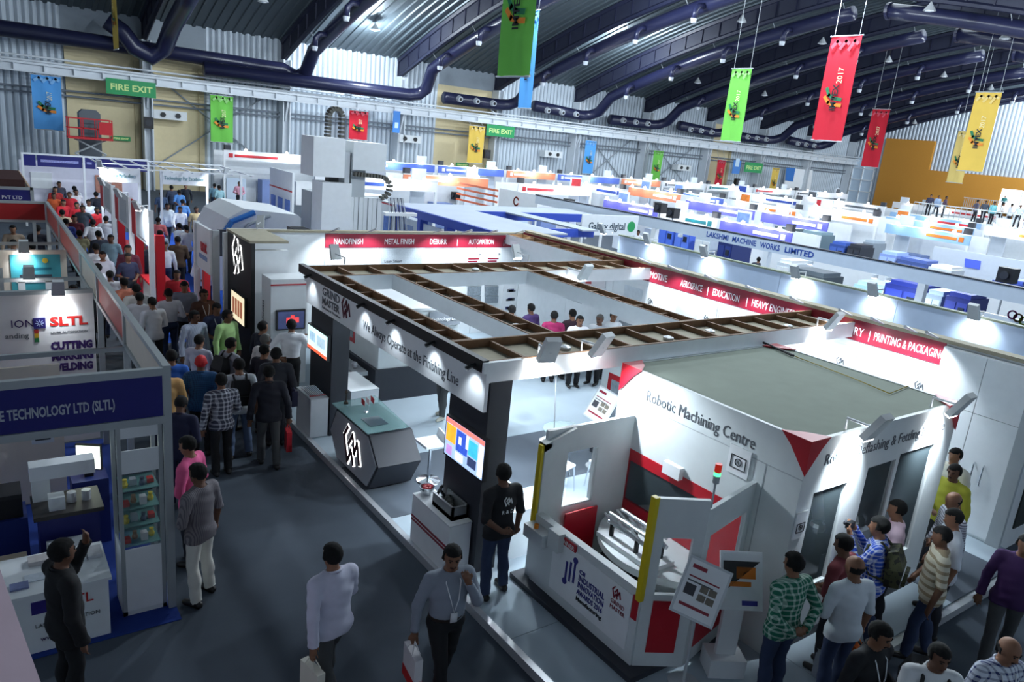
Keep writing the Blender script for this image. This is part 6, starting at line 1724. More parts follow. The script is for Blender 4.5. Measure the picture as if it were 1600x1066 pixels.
def pose_meshes(key):
    """key = (arms, legs, lean, turn, nod, fat, vox, fingers, sleeve, tuck, hair)"""
    if key in _POSE: return _POSE[key]
    arms, legs, lean, turn, nod, fat, vox, fingers, sleeve, tuck, hair = key
    p = build_pose(arms, legs, lean, turn, nod, fat, vox, fingers)
    L = {n: p['lab'] == i for i, n in enumerate(p['names'])}
    tz, hl, V = p['tz'], p['hl'], p['V']
    d = {'info': p['info'], 'H': p['H'], 'up': p['up'], 'Rh': p['Rh'], 'Rl': p['Rl']}
    d['body'] = _mesh('person', V, p['Q'])
    hem = 0.965 if tuck else (0.80 if sleeve != 'coat' else 0.72)
    collar = 1.50
    sm_ = L['torso'] & (tz < collar) | (L['pelvis'] | L['leg']) & (tz > hem) | L['uarm'] | L['neck'] & (tz < 1.455)
    if sleeve in ('long', 'coat'): sm_ = sm_ | L['farm']
    if sleeve == 'short':
        pass
    so = np.where(L['uarm'] | L['farm'], 0.010, 0.012) + (0 if tuck else np.clip((1.1 - tz) * 0.05, 0, 0.014)) + (0.006 if sleeve == 'coat' else 0)
    wr = np.sin(tz * 55 + V[:, 0] * 18) * 0.0022
    d['shirt'] = _shell('shirt', p, sm_, so + wr)
    tm = (L['pelvis'] | L['leg'] | L['torso']) & (tz < 0.985) & (V[:, 2] > 0.06) | L['foot'] & (V[:, 2] > 0.085)
    to_ = 0.006 + np.clip((0.5 - V[:, 2]) * 0.05, 0, 0.018) + np.sin(V[:, 2] * 45) * 0.0018
    d['trousers'] = _shell('trousers', p, tm, to_)
    for s, nm in ((1, 'shoe_r'), (-1, 'shoe_l')):
        d[nm] = _shell('shoe', p, (L['foot'] | L['leg']) & (V[:, 2] < 0.11) & (V[:, 0] * s > 0), 0.007)
    hx, hy, hz = hl[:, 0], hl[:, 1], hl[:, 2]
    if hair == 'bald':
        hm = L['head'] & (hy < 0.0) & (hz < 0.03) & (hz > -0.05)
    else:
        hm = L['head'] & ((hz > 0.062) | (hy < 0.018) & (hz > -0.01) | (hy < -0.035) & (hz > -0.055))
    d['hair'] = _shell('hair', p, hm & (np.abs(hx) < 0.09), (0.012 if hair != 'bald' else 0.006) + 0.003 * np.sin(hx * 160) * np.cos(hy * 130))
    bm_ = (L['torso'] | L['pelvis']) & (tz > 0.955) & (tz < 0.998)
    d['belt'] = _shell('belt', p, bm_, 0.014) if tuck else None
    _POSE[key] = d
    return d
SKIN = [mat((122, 84, 62), 0.6), mat((104, 70, 52), 0.6), mat((140, 98, 74), 0.6)]
HAIRM = mat((10, 9, 9), 0.95); HAIRG = mat((90, 88, 86), 0.6)
SHOEM = mat((24, 22, 22), 0.4)
PEOPLE = []
def clear_spot(loc, sep):
    """step aside from anyone already standing there"""
    x, y, z = loc
    for _ in range(60):
        hit = False
        for q in PEOPLE:
            dx, dy = x - q.location[0], y - q.location[1]; d = math.hypot(dx, dy)
            if abs(z - q.location[2]) < 1.0 and d < sep - 0.002:
                if d < 0.02: dx, dy, d = 0.0, 1.0, 1.0
                x += dx / d * (sep - math.hypot(x - q.location[0], y - q.location[1])); y += dy / d * (sep - math.hypot(x - q.location[0], y - q.location[1])); hit = True
        if not hit: break
    return (x, y, z)
NP = [0]
def person(loc, head, label, shirt, trousers=None, arms=('down', 'down'), legs='stand', lean=0.0, turn=0.0, nod=0.0, fat=1.0, height=1.70, sleeve='short', tuck=False, hair='full',
           hairm=None, vox=0.015, fingers=True, group=None, shoes=None, face=False, lanyard=False, skin=None, sep=0.60):
    NP[0] += 1
    loc = clear_spot(loc, sep)
    d = pose_meshes((arms, legs, lean, turn, nod, fat, vox, fingers, sleeve, tuck, hair))
    k = height / 1.70
    sk = skin or SKIN[NP[0] % 3]
    def ob(name, me, m, parent=None):
        o = bpy.data.objects.new(name, me); C.objects.link(o)
        o.material_slots[0].link = 'OBJECT'; o.material_slots[0].material = m
        if parent is not None: o.parent = parent
        return o
    r = ob('person', d['body'], sk)
    r.location = loc; r.rotation_euler = (0, 0, head); r.scale = (k, k, k)
    tag(r, label, 'person', group)
    tr_ = trousers or mat((34, 36, 44), 0.8)
    for nm, me, m in (('shirt', d['shirt'], shirt), ('trousers', d['trousers'], tr_), ('hair', d['hair'], hairm or HAIRM), ('shoe', d['shoe_r'], shoes or SHOEM), ('shoe', d['shoe_l'], shoes or SHOEM), ('belt', d['belt'], mat((40, 28, 22), 0.5))):
        if me is not None: ob(nm, me, m, r)
    H, up = d['H'], d['up']
    rough_ = vox < 0.0165
    def lp(name, mb, m):
        me = bpy.data.meshes.new(name); me.from_pydata(mb.v, [], mb.f); me.materials.append(m); me.polygons.foreach_set('use_smooth', [True] * len(me.polygons))
        o = bpy.data.objects.new(name, me); C.objects.link(o); o.parent = r; return o
    if rough_ and sleeve != 'short' or (rough_ and face):
        lp('collar', MB().tube([up((0.066 * math.cos(a), 0.066 * math.sin(a) - 0.012, 1.448 - 0.018 * math.sin(a))) for a in [j * math.pi / 7 for j in range(15)]], 0.014, 6), shirt)
    if face:
        for s in (-1, 1):
            lp('eye', MB().ball(H((0.031 * s, 0.081, 0.012)), (0.012, 0.008, 0.008), 8, 5), mat((24, 18, 16), 0.2))
            lp('eyebrow', MB().tube([H((0.014 * s, 0.090, 0.030)), H((0.032 * s, 0.087, 0.035)), H((0.050 * s, 0.074, 0.030))], 0.005, 5), HAIRM)
        lp('mouth', MB().tube([H((-0.022, 0.079, -0.062)), H((0, 0.088, -0.064)), H((0.022, 0.079, -0.062))], 0.005, 5), mat((92, 50, 44), 0.6))
        if NP[0] % 2:
            lp('moustache', MB().tube([H((-0.028, 0.080, -0.052)), H((0, 0.091, -0.047)), H((0.028, 0.080, -0.052))], 0.006, 5), HAIRM)
    if lanyard:
        m = mat((226, 228, 232), 0.6)
        pts = [up((0.055, 0.02, 1.44)), up((0.075, 0.10, 1.37)), up((0.04, 0.142 * fat, 1.22)), up((0.0, 0.148 * fat, 1.08))]
        lp('lanyard', MB().tube(pts + [up((-0.04, 0.142 * fat, 1.22)), up((-0.075, 0.10, 1.37)), up((-0.055, 0.02, 1.44))], 0.006, 5), m)
        c = np.array(up((0, 0.152 * fat, 1.03))); b = MB().box((c[0] - 0.035, c[1] - 0.004, c[2] - 0.05), (c[0] + 0.035, c[1] + 0.004, c[2] + 0.05)); lp('badge', b, m)
    PEOPLE.append(r)
    r['_info'] = 0
    del r['_info']
    return r, d, k
def hand_pos(pr, s):
    r, d, k = pr
    p = Vector(d['info']['hand%d' % s]) * k
    return Vector(r.location) + Matrix.Rotation(r.rotation_euler[2], 3, 'Z') @ p
def body_pt(pr, p):
    r, d, k = pr
    return Vector(r.location) + Matrix.Rotation(r.rotation_euler[2], 3, 'Z') @ (Vector(d['up'](p)) * k)
def at_head(px, py, z=0.0, h=1.70):
    p = W(px, py, h + z); return (p[0], p[1], z)
def cloth(c, pat=None, c2=None, ps=0.05):
    return mat(c, 0.85, var=0.08, scale=12, pat=pat, col2=c2, psize=ps)
# direction helper: heading so that local +Y points along world angle (degrees, 0 = +X, 90 = +Y)
def hdg(deg): return math.radians(deg - 90)
DK = cloth((34, 36, 44)); BK = cloth((20, 21, 25)); JEAN = cloth((44, 58, 88)); GRYT = cloth((70, 72, 74)); LJEAN = cloth((86, 104, 132))
BE_ = 'people on the open aisle'

# --- bags
def hand_bag(pr, s, c1, c2, label, w=0.28, h=0.34, print_=None):
    p = hand_pos(pr, s); a = pr[0].rotation_euler[2]
    f = Matrix.Rotation(a, 3, 'Z') @ Vector((0, 1, 0)); u = Matrix.Rotation(a, 3, 'Z') @ Vector((1, 0, 0))
    t = thing('carrier_bag', label, 'bag', (p[0], p[1], p[2] - h - 0.12))
    o = p - Z_ * (0.12 + h)
    MB().prism([o - f * w / 2 - u * 0.04, o + f * w / 2 - u * 0.04, o + f * w / 2 + u * 0.04, o - f * w / 2 + u * 0.04], Z_ * h).build('bag_body', mat(c1, 0.6), t)
    for q in (-1, 1):
        MB().tube([o + f * 0.07 + u * 0.04 * q + Z_ * h, p + f * 0.02, o - f * 0.07 + u * 0.04 * q + Z_ * h], 0.006, 5).build('bag_handle', mat(c1, 0.6), t)
    MB().prism([o - f * w / 2 - u * 0.043, o + f * w / 2 - u * 0.043, o + f * w / 2 + u * 0.043, o - f * w / 2 + u * 0.043], Z_ * h * 0.33).build('bag_print', mat(c2, 0.6), t)
    return t
def backpack(pr, m, label, s=1.0):
    r, d, k = pr; a = r.rotation_euler[2]
    Mr = Matrix.Translation(Vector(r.location)) @ Matrix.Rotation(a, 4, 'Z') @ Matrix.Scale(k, 4)
    up = d['up']; b = [Vector(up((x, y, z))) for x, y, z in ((-0.15, -0.13, 0.98), (0.15, -0.13, 0.98), (0.15, -0.28, 1.0), (-0.15, -0.28, 1.0), (-0.14, -0.12, 1.38), (0.14, -0.12, 1.38), (0.12, -0.22, 1.42), (-0.12, -0.22, 1.42), (-0.16, -0.30, 1.2), (0.16, -0.30, 1.2), (-0.16, -0.12, 1.2), (0.16, -0.12, 1.2))]
    t = thing('backpack', label, 'backpack', Mr @ ((b[0] + b[2]) / 2))
    mb = MB(Mr); mb.add(b, [(0, 3, 2, 1), (4, 5, 6, 7), (0, 1, 11, 10), (10, 11, 5, 4), (3, 8, 9, 2), (8, 7, 6, 9), (0, 10, 8, 3), (10, 4, 7, 8), (1, 2, 9, 11), (11, 9, 6, 5)]); mb.build('pack_body', m, t)
    pk = [Vector(up((x, y, z))) for x, y, z in ((-0.1, -0.29, 1.02), (0.1, -0.29, 1.02), (0.1, -0.31, 1.18), (-0.1, -0.31, 1.18))]
    MB(Mr).prism(pk, Vector((0, -0.04, 0))).build('pack_pocket', m, t)
    for q in (-1, 1):
        MB(Mr).tube([Vector(up((0.09 * q, -0.13, 1.38))), Vector(up((0.10 * q, -0.05, 1.455))), Vector(up((0.11 * q, 0.075, 1.39))), Vector(up((0.13 * q, 0.115, 1.22))), Vector(up((0.165 * q, 0.02, 1.08))), Vector(up((0.14 * q, -0.13, 1.04)))], 0.018, 6).build('pack_strap', m, t)
    return t

# --- walkers and visitors near the camera
p1 = person(at_head(93, 846, 0, 1.74), hdg(15), 'person in a black suit shielding the eyes by the reception desk', cloth((18, 18, 22)), BK, ('down', 'wave'), 'stand', 0.0, 0.1, 0, 1.02, 1.74, 'coat', vox=0.013, face=True)
b_ = MB().tube([Vector(p1[1]['up']((0.05 * math.cos(a), 0.05 * math.sin(a) - 0.005, 1.435))) for a in [j * math.pi / 6 for j in range(13)]], 0.012, 6)
me = bpy.data.meshes.new('shirt_collar'); me.from_pydata(b_.v, [], b_.f); me.materials.append(WHITE); o = bpy.data.objects.new('shirt_collar', me); C.objects.link(o); o.parent = p1[0]
p2 = person(at_head(523, 857, 0, 1.70), hdg(100), 'person in a pale lavender shirt walking with a carrier bag and phone', cloth((206, 206, 224)), GRYT, ('swing', 'back'), 'walk', 0.03, 0, 0, 1.16, 1.72, 'long', vox=0.012)
hand_bag(p2, -1, (226, 222, 206), (176, 28, 40), 'cream and red carrier bag in the hand of the lavender shirt walker', 0.3, 0.4)
h = hand_pos(p2, 1)
tag(MB().box((h[0] - 0.04, h[1] - 0.02, h[2] - 0.08), (h[0] + 0.04, h[1] + 0.01, h[2] + 0.06)).build('mobile_phone', BLACK, loc=h), 'dark mobile phone in the hand of the lavender shirt walker', 'phone')
p3 = person(at_head(706, 855, 0, 1.70), hdg(262), 'person in a grey shirt with lanyard touching the chin while walking', cloth((138, 146, 158)), BK, ('carry', 'chin'), 'walk', 0.02, -0.25, 0.1, 1.14, 1.72, 'long', True, 'full', vox=0.012, face=True, lanyard=True)
hand_bag(p3, 1, (226, 224, 226), (200, 30, 36), 'white and red carrier bag held by the grey shirt walker', 0.32, 0.36)
p4 = person((4.86, 6.42, PZ), hdg(88), 'person in a black R&D shirt and jeans facing the pillar', cloth((22, 23, 28)), JEAN, ('down', 'behind'), 'wide', 0.0, -0.2, 0.05, 1.05, 1.72, 'short', vox=0.012)
e = body_pt(p4, (0.0, -0.135, 1.27)); xr = Matrix.Rotation(p4[0].rotation_euler[2], 3, 'Z') @ Vector((1, 0, 0))
lg = gm_logo(Vector((0, 0, 0)), Vector((1, 0, 0)), Z_, 0.11, WHITE, None, 'shirt_logo')
lg.parent = p4[0]; lg.location = (-0.055, -0.136, 1.25)
tx = text('R & D', Vector((0, 0, 0)), X_, Z_, 0.065, WHITE, None, name='shirt_print'); tx.parent = p4[0]; tx.location = (-0.075, -0.135, 1.15)
p5 = person(at_head(1247, 868, PZ, 1.70), hdg(80), 'person in a green checked shirt with hands clasped behind', cloth((28, 108, 84), 'plaid', (190, 214, 200), 0.06), JEAN, ('behind', 'behind'), 'stand', 0.02, 0.15, 0.1, 1.08, 1.70, 'long', vox=0.012)
p6 = person((6.99, 3.20, PZ), hdg(70), 'balding person in a white tee with an orange bag at the cell window', cloth((206, 214, 220)), JEAN, ('down', 'front'), 'stand', 0.05, 0.3, 0.1, 1.05, 1.68, 'short', hair='bald', vox=0.013, sep=0.5)
hand_bag(p6, 1, (232, 110, 30), (220, 96, 22), 'bright orange carrier bag beside the balding visitor', 0.26, 0.36)
p7 = person((7.38, 3.52, PZ), hdg(95), 'person in a maroon top leaning to the cell glass', cloth((110, 44, 52)), DK, ('front', 'front'), 'stand', 0.08, 0.0, 0.1, 0.98, 1.66, 'short', vox=0.015, sep=0.5)
p8 = person(at_head(1386, 812, PZ, 1.72), hdg(110), 'person in blue and white checks photographing through the cell window', cloth((40, 80, 190), 'plaid', (224, 230, 240), 0.05), JEAN, ('camera', 'camera'), 'step', 0.06, 0, 0, 1.08, 1.72, 'long', vox=0.012)
backpack(p8, mat((78, 80, 54), 0.8, var=0.3, pat='camo', col2=(40, 40, 34), psize=0.06), 'camouflage backpack on the photographer in blue checks')
h = (hand_pos(p8, 1) + hand_pos(p8, -1)) / 2
ca = thing('camera_body', 'black compact camera held up by the person in blue checks', 'camera', h)
MB().box(h - Vector((0.06, 0.025, 0.03)), h + Vector((0.06, 0.025, 0.045))).build('case', BLACK, ca)
MB().cyl(h + Vector((0, 0.025, 0.005)), h + Vector((0, 0.07, 0.005)), 0.028, n=12).build('lens', CHAR, ca)
p9 = person(at_head(1412, 785, PZ, 1.70), hdg(120), 'person in a pink and white shirt close to the cell glass', cloth((236, 206, 220)), DK, ('front', 'down'), 'stand', 0.05, 0.1, 0.05, 1.02, 1.70, 'short', vox=0.015)
p10 = person(at_head(1476, 823, PZ, 1.68), hdg(125), 'person in a beige striped shirt behind the camouflage backpack', cloth((206, 200, 180), 'stripe_h', (150, 134, 108), 0.09), JEAN, ('front', 'down'), 'step', 0.05, 0.1, 0.1, 1.05, 1.68, 'short', vox=0.013)
p11 = person(at_head(1487, 800, PZ, 1.70), hdg(130), 'person in a plain white shirt beside the beige striped one', cloth((222, 226, 236)), DK, ('front', 'down'), 'stand', 0.05, 0.2, 0.1, 1.0, 1.70, 'short', vox=0.015)
p12 = person(at_head(1492, 782, PZ, 1.70), hdg(140), 'balding person in a grey and white striped shirt among the cell visitors', cloth((200, 202, 212), 'stripe_h', (110, 110, 124), 0.03), GRYT, ('front', 'down'), 'stand', 0.1, 0.2, 0.15, 1.08, 1.70, 'long', hair='bald', vox=0.015)
p13 = person((10.85, 4.0, PZ), hdg(175), 'person in a yellow-green shirt near the cupboard doors', cloth((168, 168, 52)), DK, ('front', 'down'), 'stand', 0.03, 0.0, 0.1, 0.98, 1.66, 'long', vox=0.015, face=True)
p14 = person((11.35, 4.25, PZ), hdg(170), 'person in a cream shirt half hidden behind the yellow-green shirt', cloth((226, 222, 208)), DK, ('down', 'down'), 'stand', 0, 0, 0.1, 1.0, 1.70, 'short', vox=0.018)
p15 = person(at_head(1374, 972, 0, 1.70), hdg(262), 'person in a black shirt with white lanyard beside a white shirted friend', cloth((24, 25, 30)), BK, ('down', 'bent'), 'stand', 0.03, 0.15, 0.2, 1.05, 1.70, 'long', vox=0.013, face=True, lanyard=True)
p16 = person(at_head(1434, 998, 0, 1.66), hdg(225), 'person in a white shirt with dark strap resting a hand on a friend', cloth((222, 224, 226)), DK, ('reach', 'down'), 'stand', 0.02, 0.2, 0.1, 1.0, 1.66, 'long', vox=0.013, face=True, sep=0.5)
backpack(p16, BLACK, 'black backpack on the white shirted friend')
p17 = person(at_head(1577, 996, 0, 1.68), hdg(245), 'person in a blue and white plaid shirt with lanyard on the dark carpet', cloth((214, 220, 232), 'plaid', (36, 48, 104), 0.06), DK, ('down', 'front'), 'step', 0.03, 0.1, 0.2, 1.1, 1.68, 'long', hair='bald', vox=0.013, face=True, lanyard=True)
p18 = person(at_head(1607, 838, 0, 1.70), hdg(200), 'person in a deep purple top walking past the stand corner', cloth((58, 28, 78)), GRYT, ('down', 'down'), 'walk', 0, 0, 0, 1.05, 1.70, 'long', vox=0.015)
p19 = person(at_head(312, 727, 0, 1.70), hdg(125), 'person in a grey striped shirt and white trousers by the vitrine', cloth((124, 118, 122), 'stripe_v', (92, 88, 94), 0.02), cloth((214, 212, 202)), ('down', 'front'), 'wide', 0.02, 0.1, 0.1, 1.02, 1.70, 'short', vox=0.013)
p20 = person((1.93, 8.8, 0), hdg(140), 'person in a pink tee with a dark sling strap beside the booth post', cloth((232, 96, 148)), DK, ('down', 'front'), 'stand', 0.05, 0.1, 0.15, 1.05, 1.70, 'short', vox=0.014)
# --- crowd watching the demonstration at the far pillar
q1_ = person(at_head(432, 545, 0, 1.74), hdg(75), 'person in a charcoal suit with a shoulder bag watching the demonstration', cloth((48, 50, 58)), DK, ('bent', 'down'), 'stand', 0.02, -0.3, 0, 1.05, 1.74, 'coat', vox=0.014)
h = body_pt(q1_, (0.26, 0.0, 0.86))
sb = thing('shoulder_bag', 'navy shoulder bag hanging from the charcoal suit', 'bag', h - Z_ * 0.14)
MB().prism([h + Vector((-0.05, -0.15, -0.14)), h + Vector((0.05, -0.15, -0.14)), h + Vector((0.05, 0.15, -0.14)), h + Vector((-0.05, 0.15, -0.14))], (0, 0, 0.28)).build('bag_body', mat((28, 30, 62), 0.7), sb)
MB().tube([h + Vector((0, -0.13, 0.13)), body_pt(q1_, (0.13, -0.04, 1.45)), h + Vector((0, 0.13, 0.13))], 0.015, 6).build('bag_strap', mat((28, 30, 62), 0.7), sb)
q2_ = person(at_head(421, 573, 0, 1.70), hdg(80), 'person in a navy vest and blue sleeves holding a red bag', cloth((26, 28, 40)), GRYT, ('carry', 'down'), 'step', 0.02, -0.2, 0.05, 1.05, 1.70, 'long', vox=0.014)
hand_bag(q2_, 1, (200, 30, 46), (180, 20, 36), 'bright red carrier bag held behind the demonstration crowd', 0.22, 0.34)
q3_ = person(at_head(382, 563, 0, 1.70), hdg(85), 'person in a pale grey shirt and jeans wearing a black backpack', cloth((206, 210, 214)), LJEAN, ('down', 'down'), 'wide', 0.0, 0, 0.05, 1.05, 1.70, 'short', vox=0.014)
backpack(q3_, mat((20, 20, 24), 0.7), 'large black backpack on the pale grey shirt')
q4_ = person(at_head(346, 585, 0, 1.66), hdg(95), 'person in a dark and white plaid shirt behind the crowd', cloth((60, 62, 78), 'plaid', (190, 192, 200), 0.07), BK, ('front', 'down'), 'stand', 0.0, 0, 0.0, 1.0, 1.66, 'long', vox=0.014)
q5_ = person(at_head(316, 557, 0, 1.70), hdg(70), 'person with a red cap and blue checked shirt', cloth((30, 84, 130), 'plaid', (20, 50, 90), 0.03), BK, ('down', 'down'), 'stand', 0.0, 0, 0.0, 1.08, 1.70, 'long', vox=0.015, hairm=mat((190, 28, 34), 0.7))
cp = MB().prism([Vector(q5_[1]['H']((x, y, z))) for x, y, z in ((-0.06, 0.06, 0.075), (0.06, 0.06, 0.075), (0.045, 0.17, 0.06), (-0.045, 0.17, 0.06))], (0, 0, 0.012))
me = bpy.data.meshes.new('cap_peak'); me.from_pydata(cp.v, [], cp.f); me.materials.append(mat((190, 28, 34), 0.7)); o = bpy.data.objects.new('cap_peak', me); C.objects.link(o); o.parent = q5_[0]
q6_ = person(at_head(281, 565, 0, 1.70), hdg(85), 'person in a peach shirt beside the shell booth wall', cloth((226, 176, 112)), DK, ('front', 'down'), 'stand', 0, 0.1, 0, 1.05, 1.70, 'short', vox=0.015)
q7_ = person(at_head(268, 548, 0, 1.66), hdg(80), 'person in a bright blue shirt next to the peach shirt', cloth((44, 100, 190)), DK, ('down', 'down'), 'stand', 0, 0, 0, 1.05, 1.66, 'short', vox=0.018)
q8_ = person(at_head(276, 625, 0, 1.62), hdg(60), 'person in dark navy bending with a black bag by the booth', cloth((24, 28, 58)), cloth((24, 30, 62)), ('front', 'front'), 'stand', 0.25, 0, 0.3, 1.05, 1.62, 'long', vox=0.015)
q9_ = person(at_head(360, 529, 0, 1.70), hdg(20), 'person in a grey tee with red collar and black backpack turned aside', cloth((150, 152, 160)), DK, ('down', 'down'), 'stand', 0, 0, 0.05, 1.05, 1.70, 'short', vox=0.015)
backpack(q9_, mat((22, 22, 26), 0.7), 'black backpack with a bottle on the grey tee')
person(at_head(355, 485, 0, 1.72), hdg(300), 'person in a light green shirt facing the stand', cloth((176, 214, 140)), DK, ('down', 'down'), 'stand', 0, 0.5, 0.05, 1.0, 1.72, 'long', vox=0.015, face=True)
person(at_head(307, 486, 0, 1.70), hdg(290), 'person in a white and blue striped shirt beside the light green one', cloth((206, 212, 226), 'stripe_v', (150, 164, 196), 0.02), DK, ('down', 'down'), 'stand', 0, 0.5, 0.05, 1.0, 1.70, 'long', vox=0.015, face=True)
person(at_head(311, 524, 0, 1.66), hdg(40), 'person in a pale grey shirt behind the red cap', cloth((190, 190, 204)), DK, ('down', 'front'), 'stand', 0, 0, 0.1, 1.0, 1.66, 'long', vox=0.018)
person(at_head(338, 474, 0, 1.70), hdg(280), 'person in navy with a white lanyard looking down', cloth((48, 54, 84)), DK, ('front', 'front'), 'stand', 0, 0, 0.35, 1.0, 1.70, 'short', vox=0.015, lanyard=True)
person(at_head(318, 453, 0, 1.72), hdg(285), 'person in a brown jacket with white lanyard', cloth((74, 48, 40)), DK, ('down', 'down'), 'stand', 0, 0, 0.05, 1.0, 1.72, 'coat', vox=0.015, lanyard=True, face=True)
person(at_head(288, 440, 0, 1.72), hdg(255), 'person in a grey shirt looking down beside the brown jacket', cloth((126, 132, 146)), DK, ('front', 'front'), 'stand', 0, 0, 0.35, 1.08, 1.72, 'short', vox=0.015)
person(at_head(410, 503, 0, 1.70), hdg(20), 'person in a navy jumper turned to the television pillar', cloth((26, 30, 46)), DK, ('down', 'down'), 'stand', 0, 0, 0, 1.0, 1.70, 'long', vox=0.018)
person(at_head(414, 523, 0, 1.68), hdg(25), 'grey haired person in a white shirt watching the demonstration', cloth((206, 202, 200)), DK, ('front', 'down'), 'stand', 0, 0, 0, 1.05, 1.68, 'long', vox=0.018, hairm=HAIRG)
person(at_head(409, 543, 0, 1.66), hdg(30), 'person in a dark jacket with pink collar watching the demonstration', cloth((34, 32, 44)), DK, ('front', 'down'), 'stand', 0, 0, 0, 1.0, 1.66, 'long', vox=0.018)
pr_ = person(at_head(452, 500, PZ, 1.72), hdg(70), 'presenter in a white shirt with arms spread before the kiosk monitor', cloth((236, 238, 242)), BK, ('reach', 'hip'), 'stand', 0.0, 0, 0.0, 1.02, 1.72, 'long', True, vox=0.014)
# --- visitors inside the main stand
INS = 'visitors inside the main stand'
for (px, py, hd_, c, ar, l) in ((867, 487, 60, (150, 30, 84), ('front', 'down'), 'person in a magenta shirt inside the stand'), (883, 485, 80, (60, 40, 50), ('down', 'down'), 'person in a dark top behind the magenta shirt'), (904, 493, 250, (232, 234, 238), ('front', 'front'), 'bearded person in a white shirt under the canopy'), (892, 490, 200, (206, 210, 216), ('down', 'down'), 'grey haired person next to the bearded one'), (944, 489, 255, (236, 238, 240), ('front', 'front'), 'dark haired person in white below the middle beam'), (801, 478, 70, (30, 28, 40), ('front', 'down'), 'person in black under the partner board'), (820, 476, 100, (66, 44, 96), ('down', 'down'), 'balding person with a purple lanyard near the partner board')):
    person(at_head(px, py, PZ, 1.70), hdg(hd_), l, cloth(c), BK, ar, 'stand', 0, 0, 0.1, 1.0, 1.70, 'long', vox=0.02, fingers=False, group=INS, face=hd_ > 190, hairm=HAIRG if 'grey haired' in l else None)
g_ = W(690, 652, PZ)
person((g_[0], g_[1], PZ), hdg(200), 'person in grey trousers and sneakers behind the near pillar', cloth((120, 150, 130)), GRYT, ('front', 'down'), 'step', 0, 0, 0, 1.0, 1.72, 'long', vox=0.02, fingers=False, shoes=mat((200, 196, 180), 0.6), group=INS)
person(at_head(787, 523, PZ, 1.70), hdg(200), 'person with dark hair beside the Technology Leader board', cloth((40, 46, 70)), BK, ('front', 'down'), 'stand', 0, 0, 0, 1.0, 1.70, 'long', vox=0.02, fingers=False, group=INS)

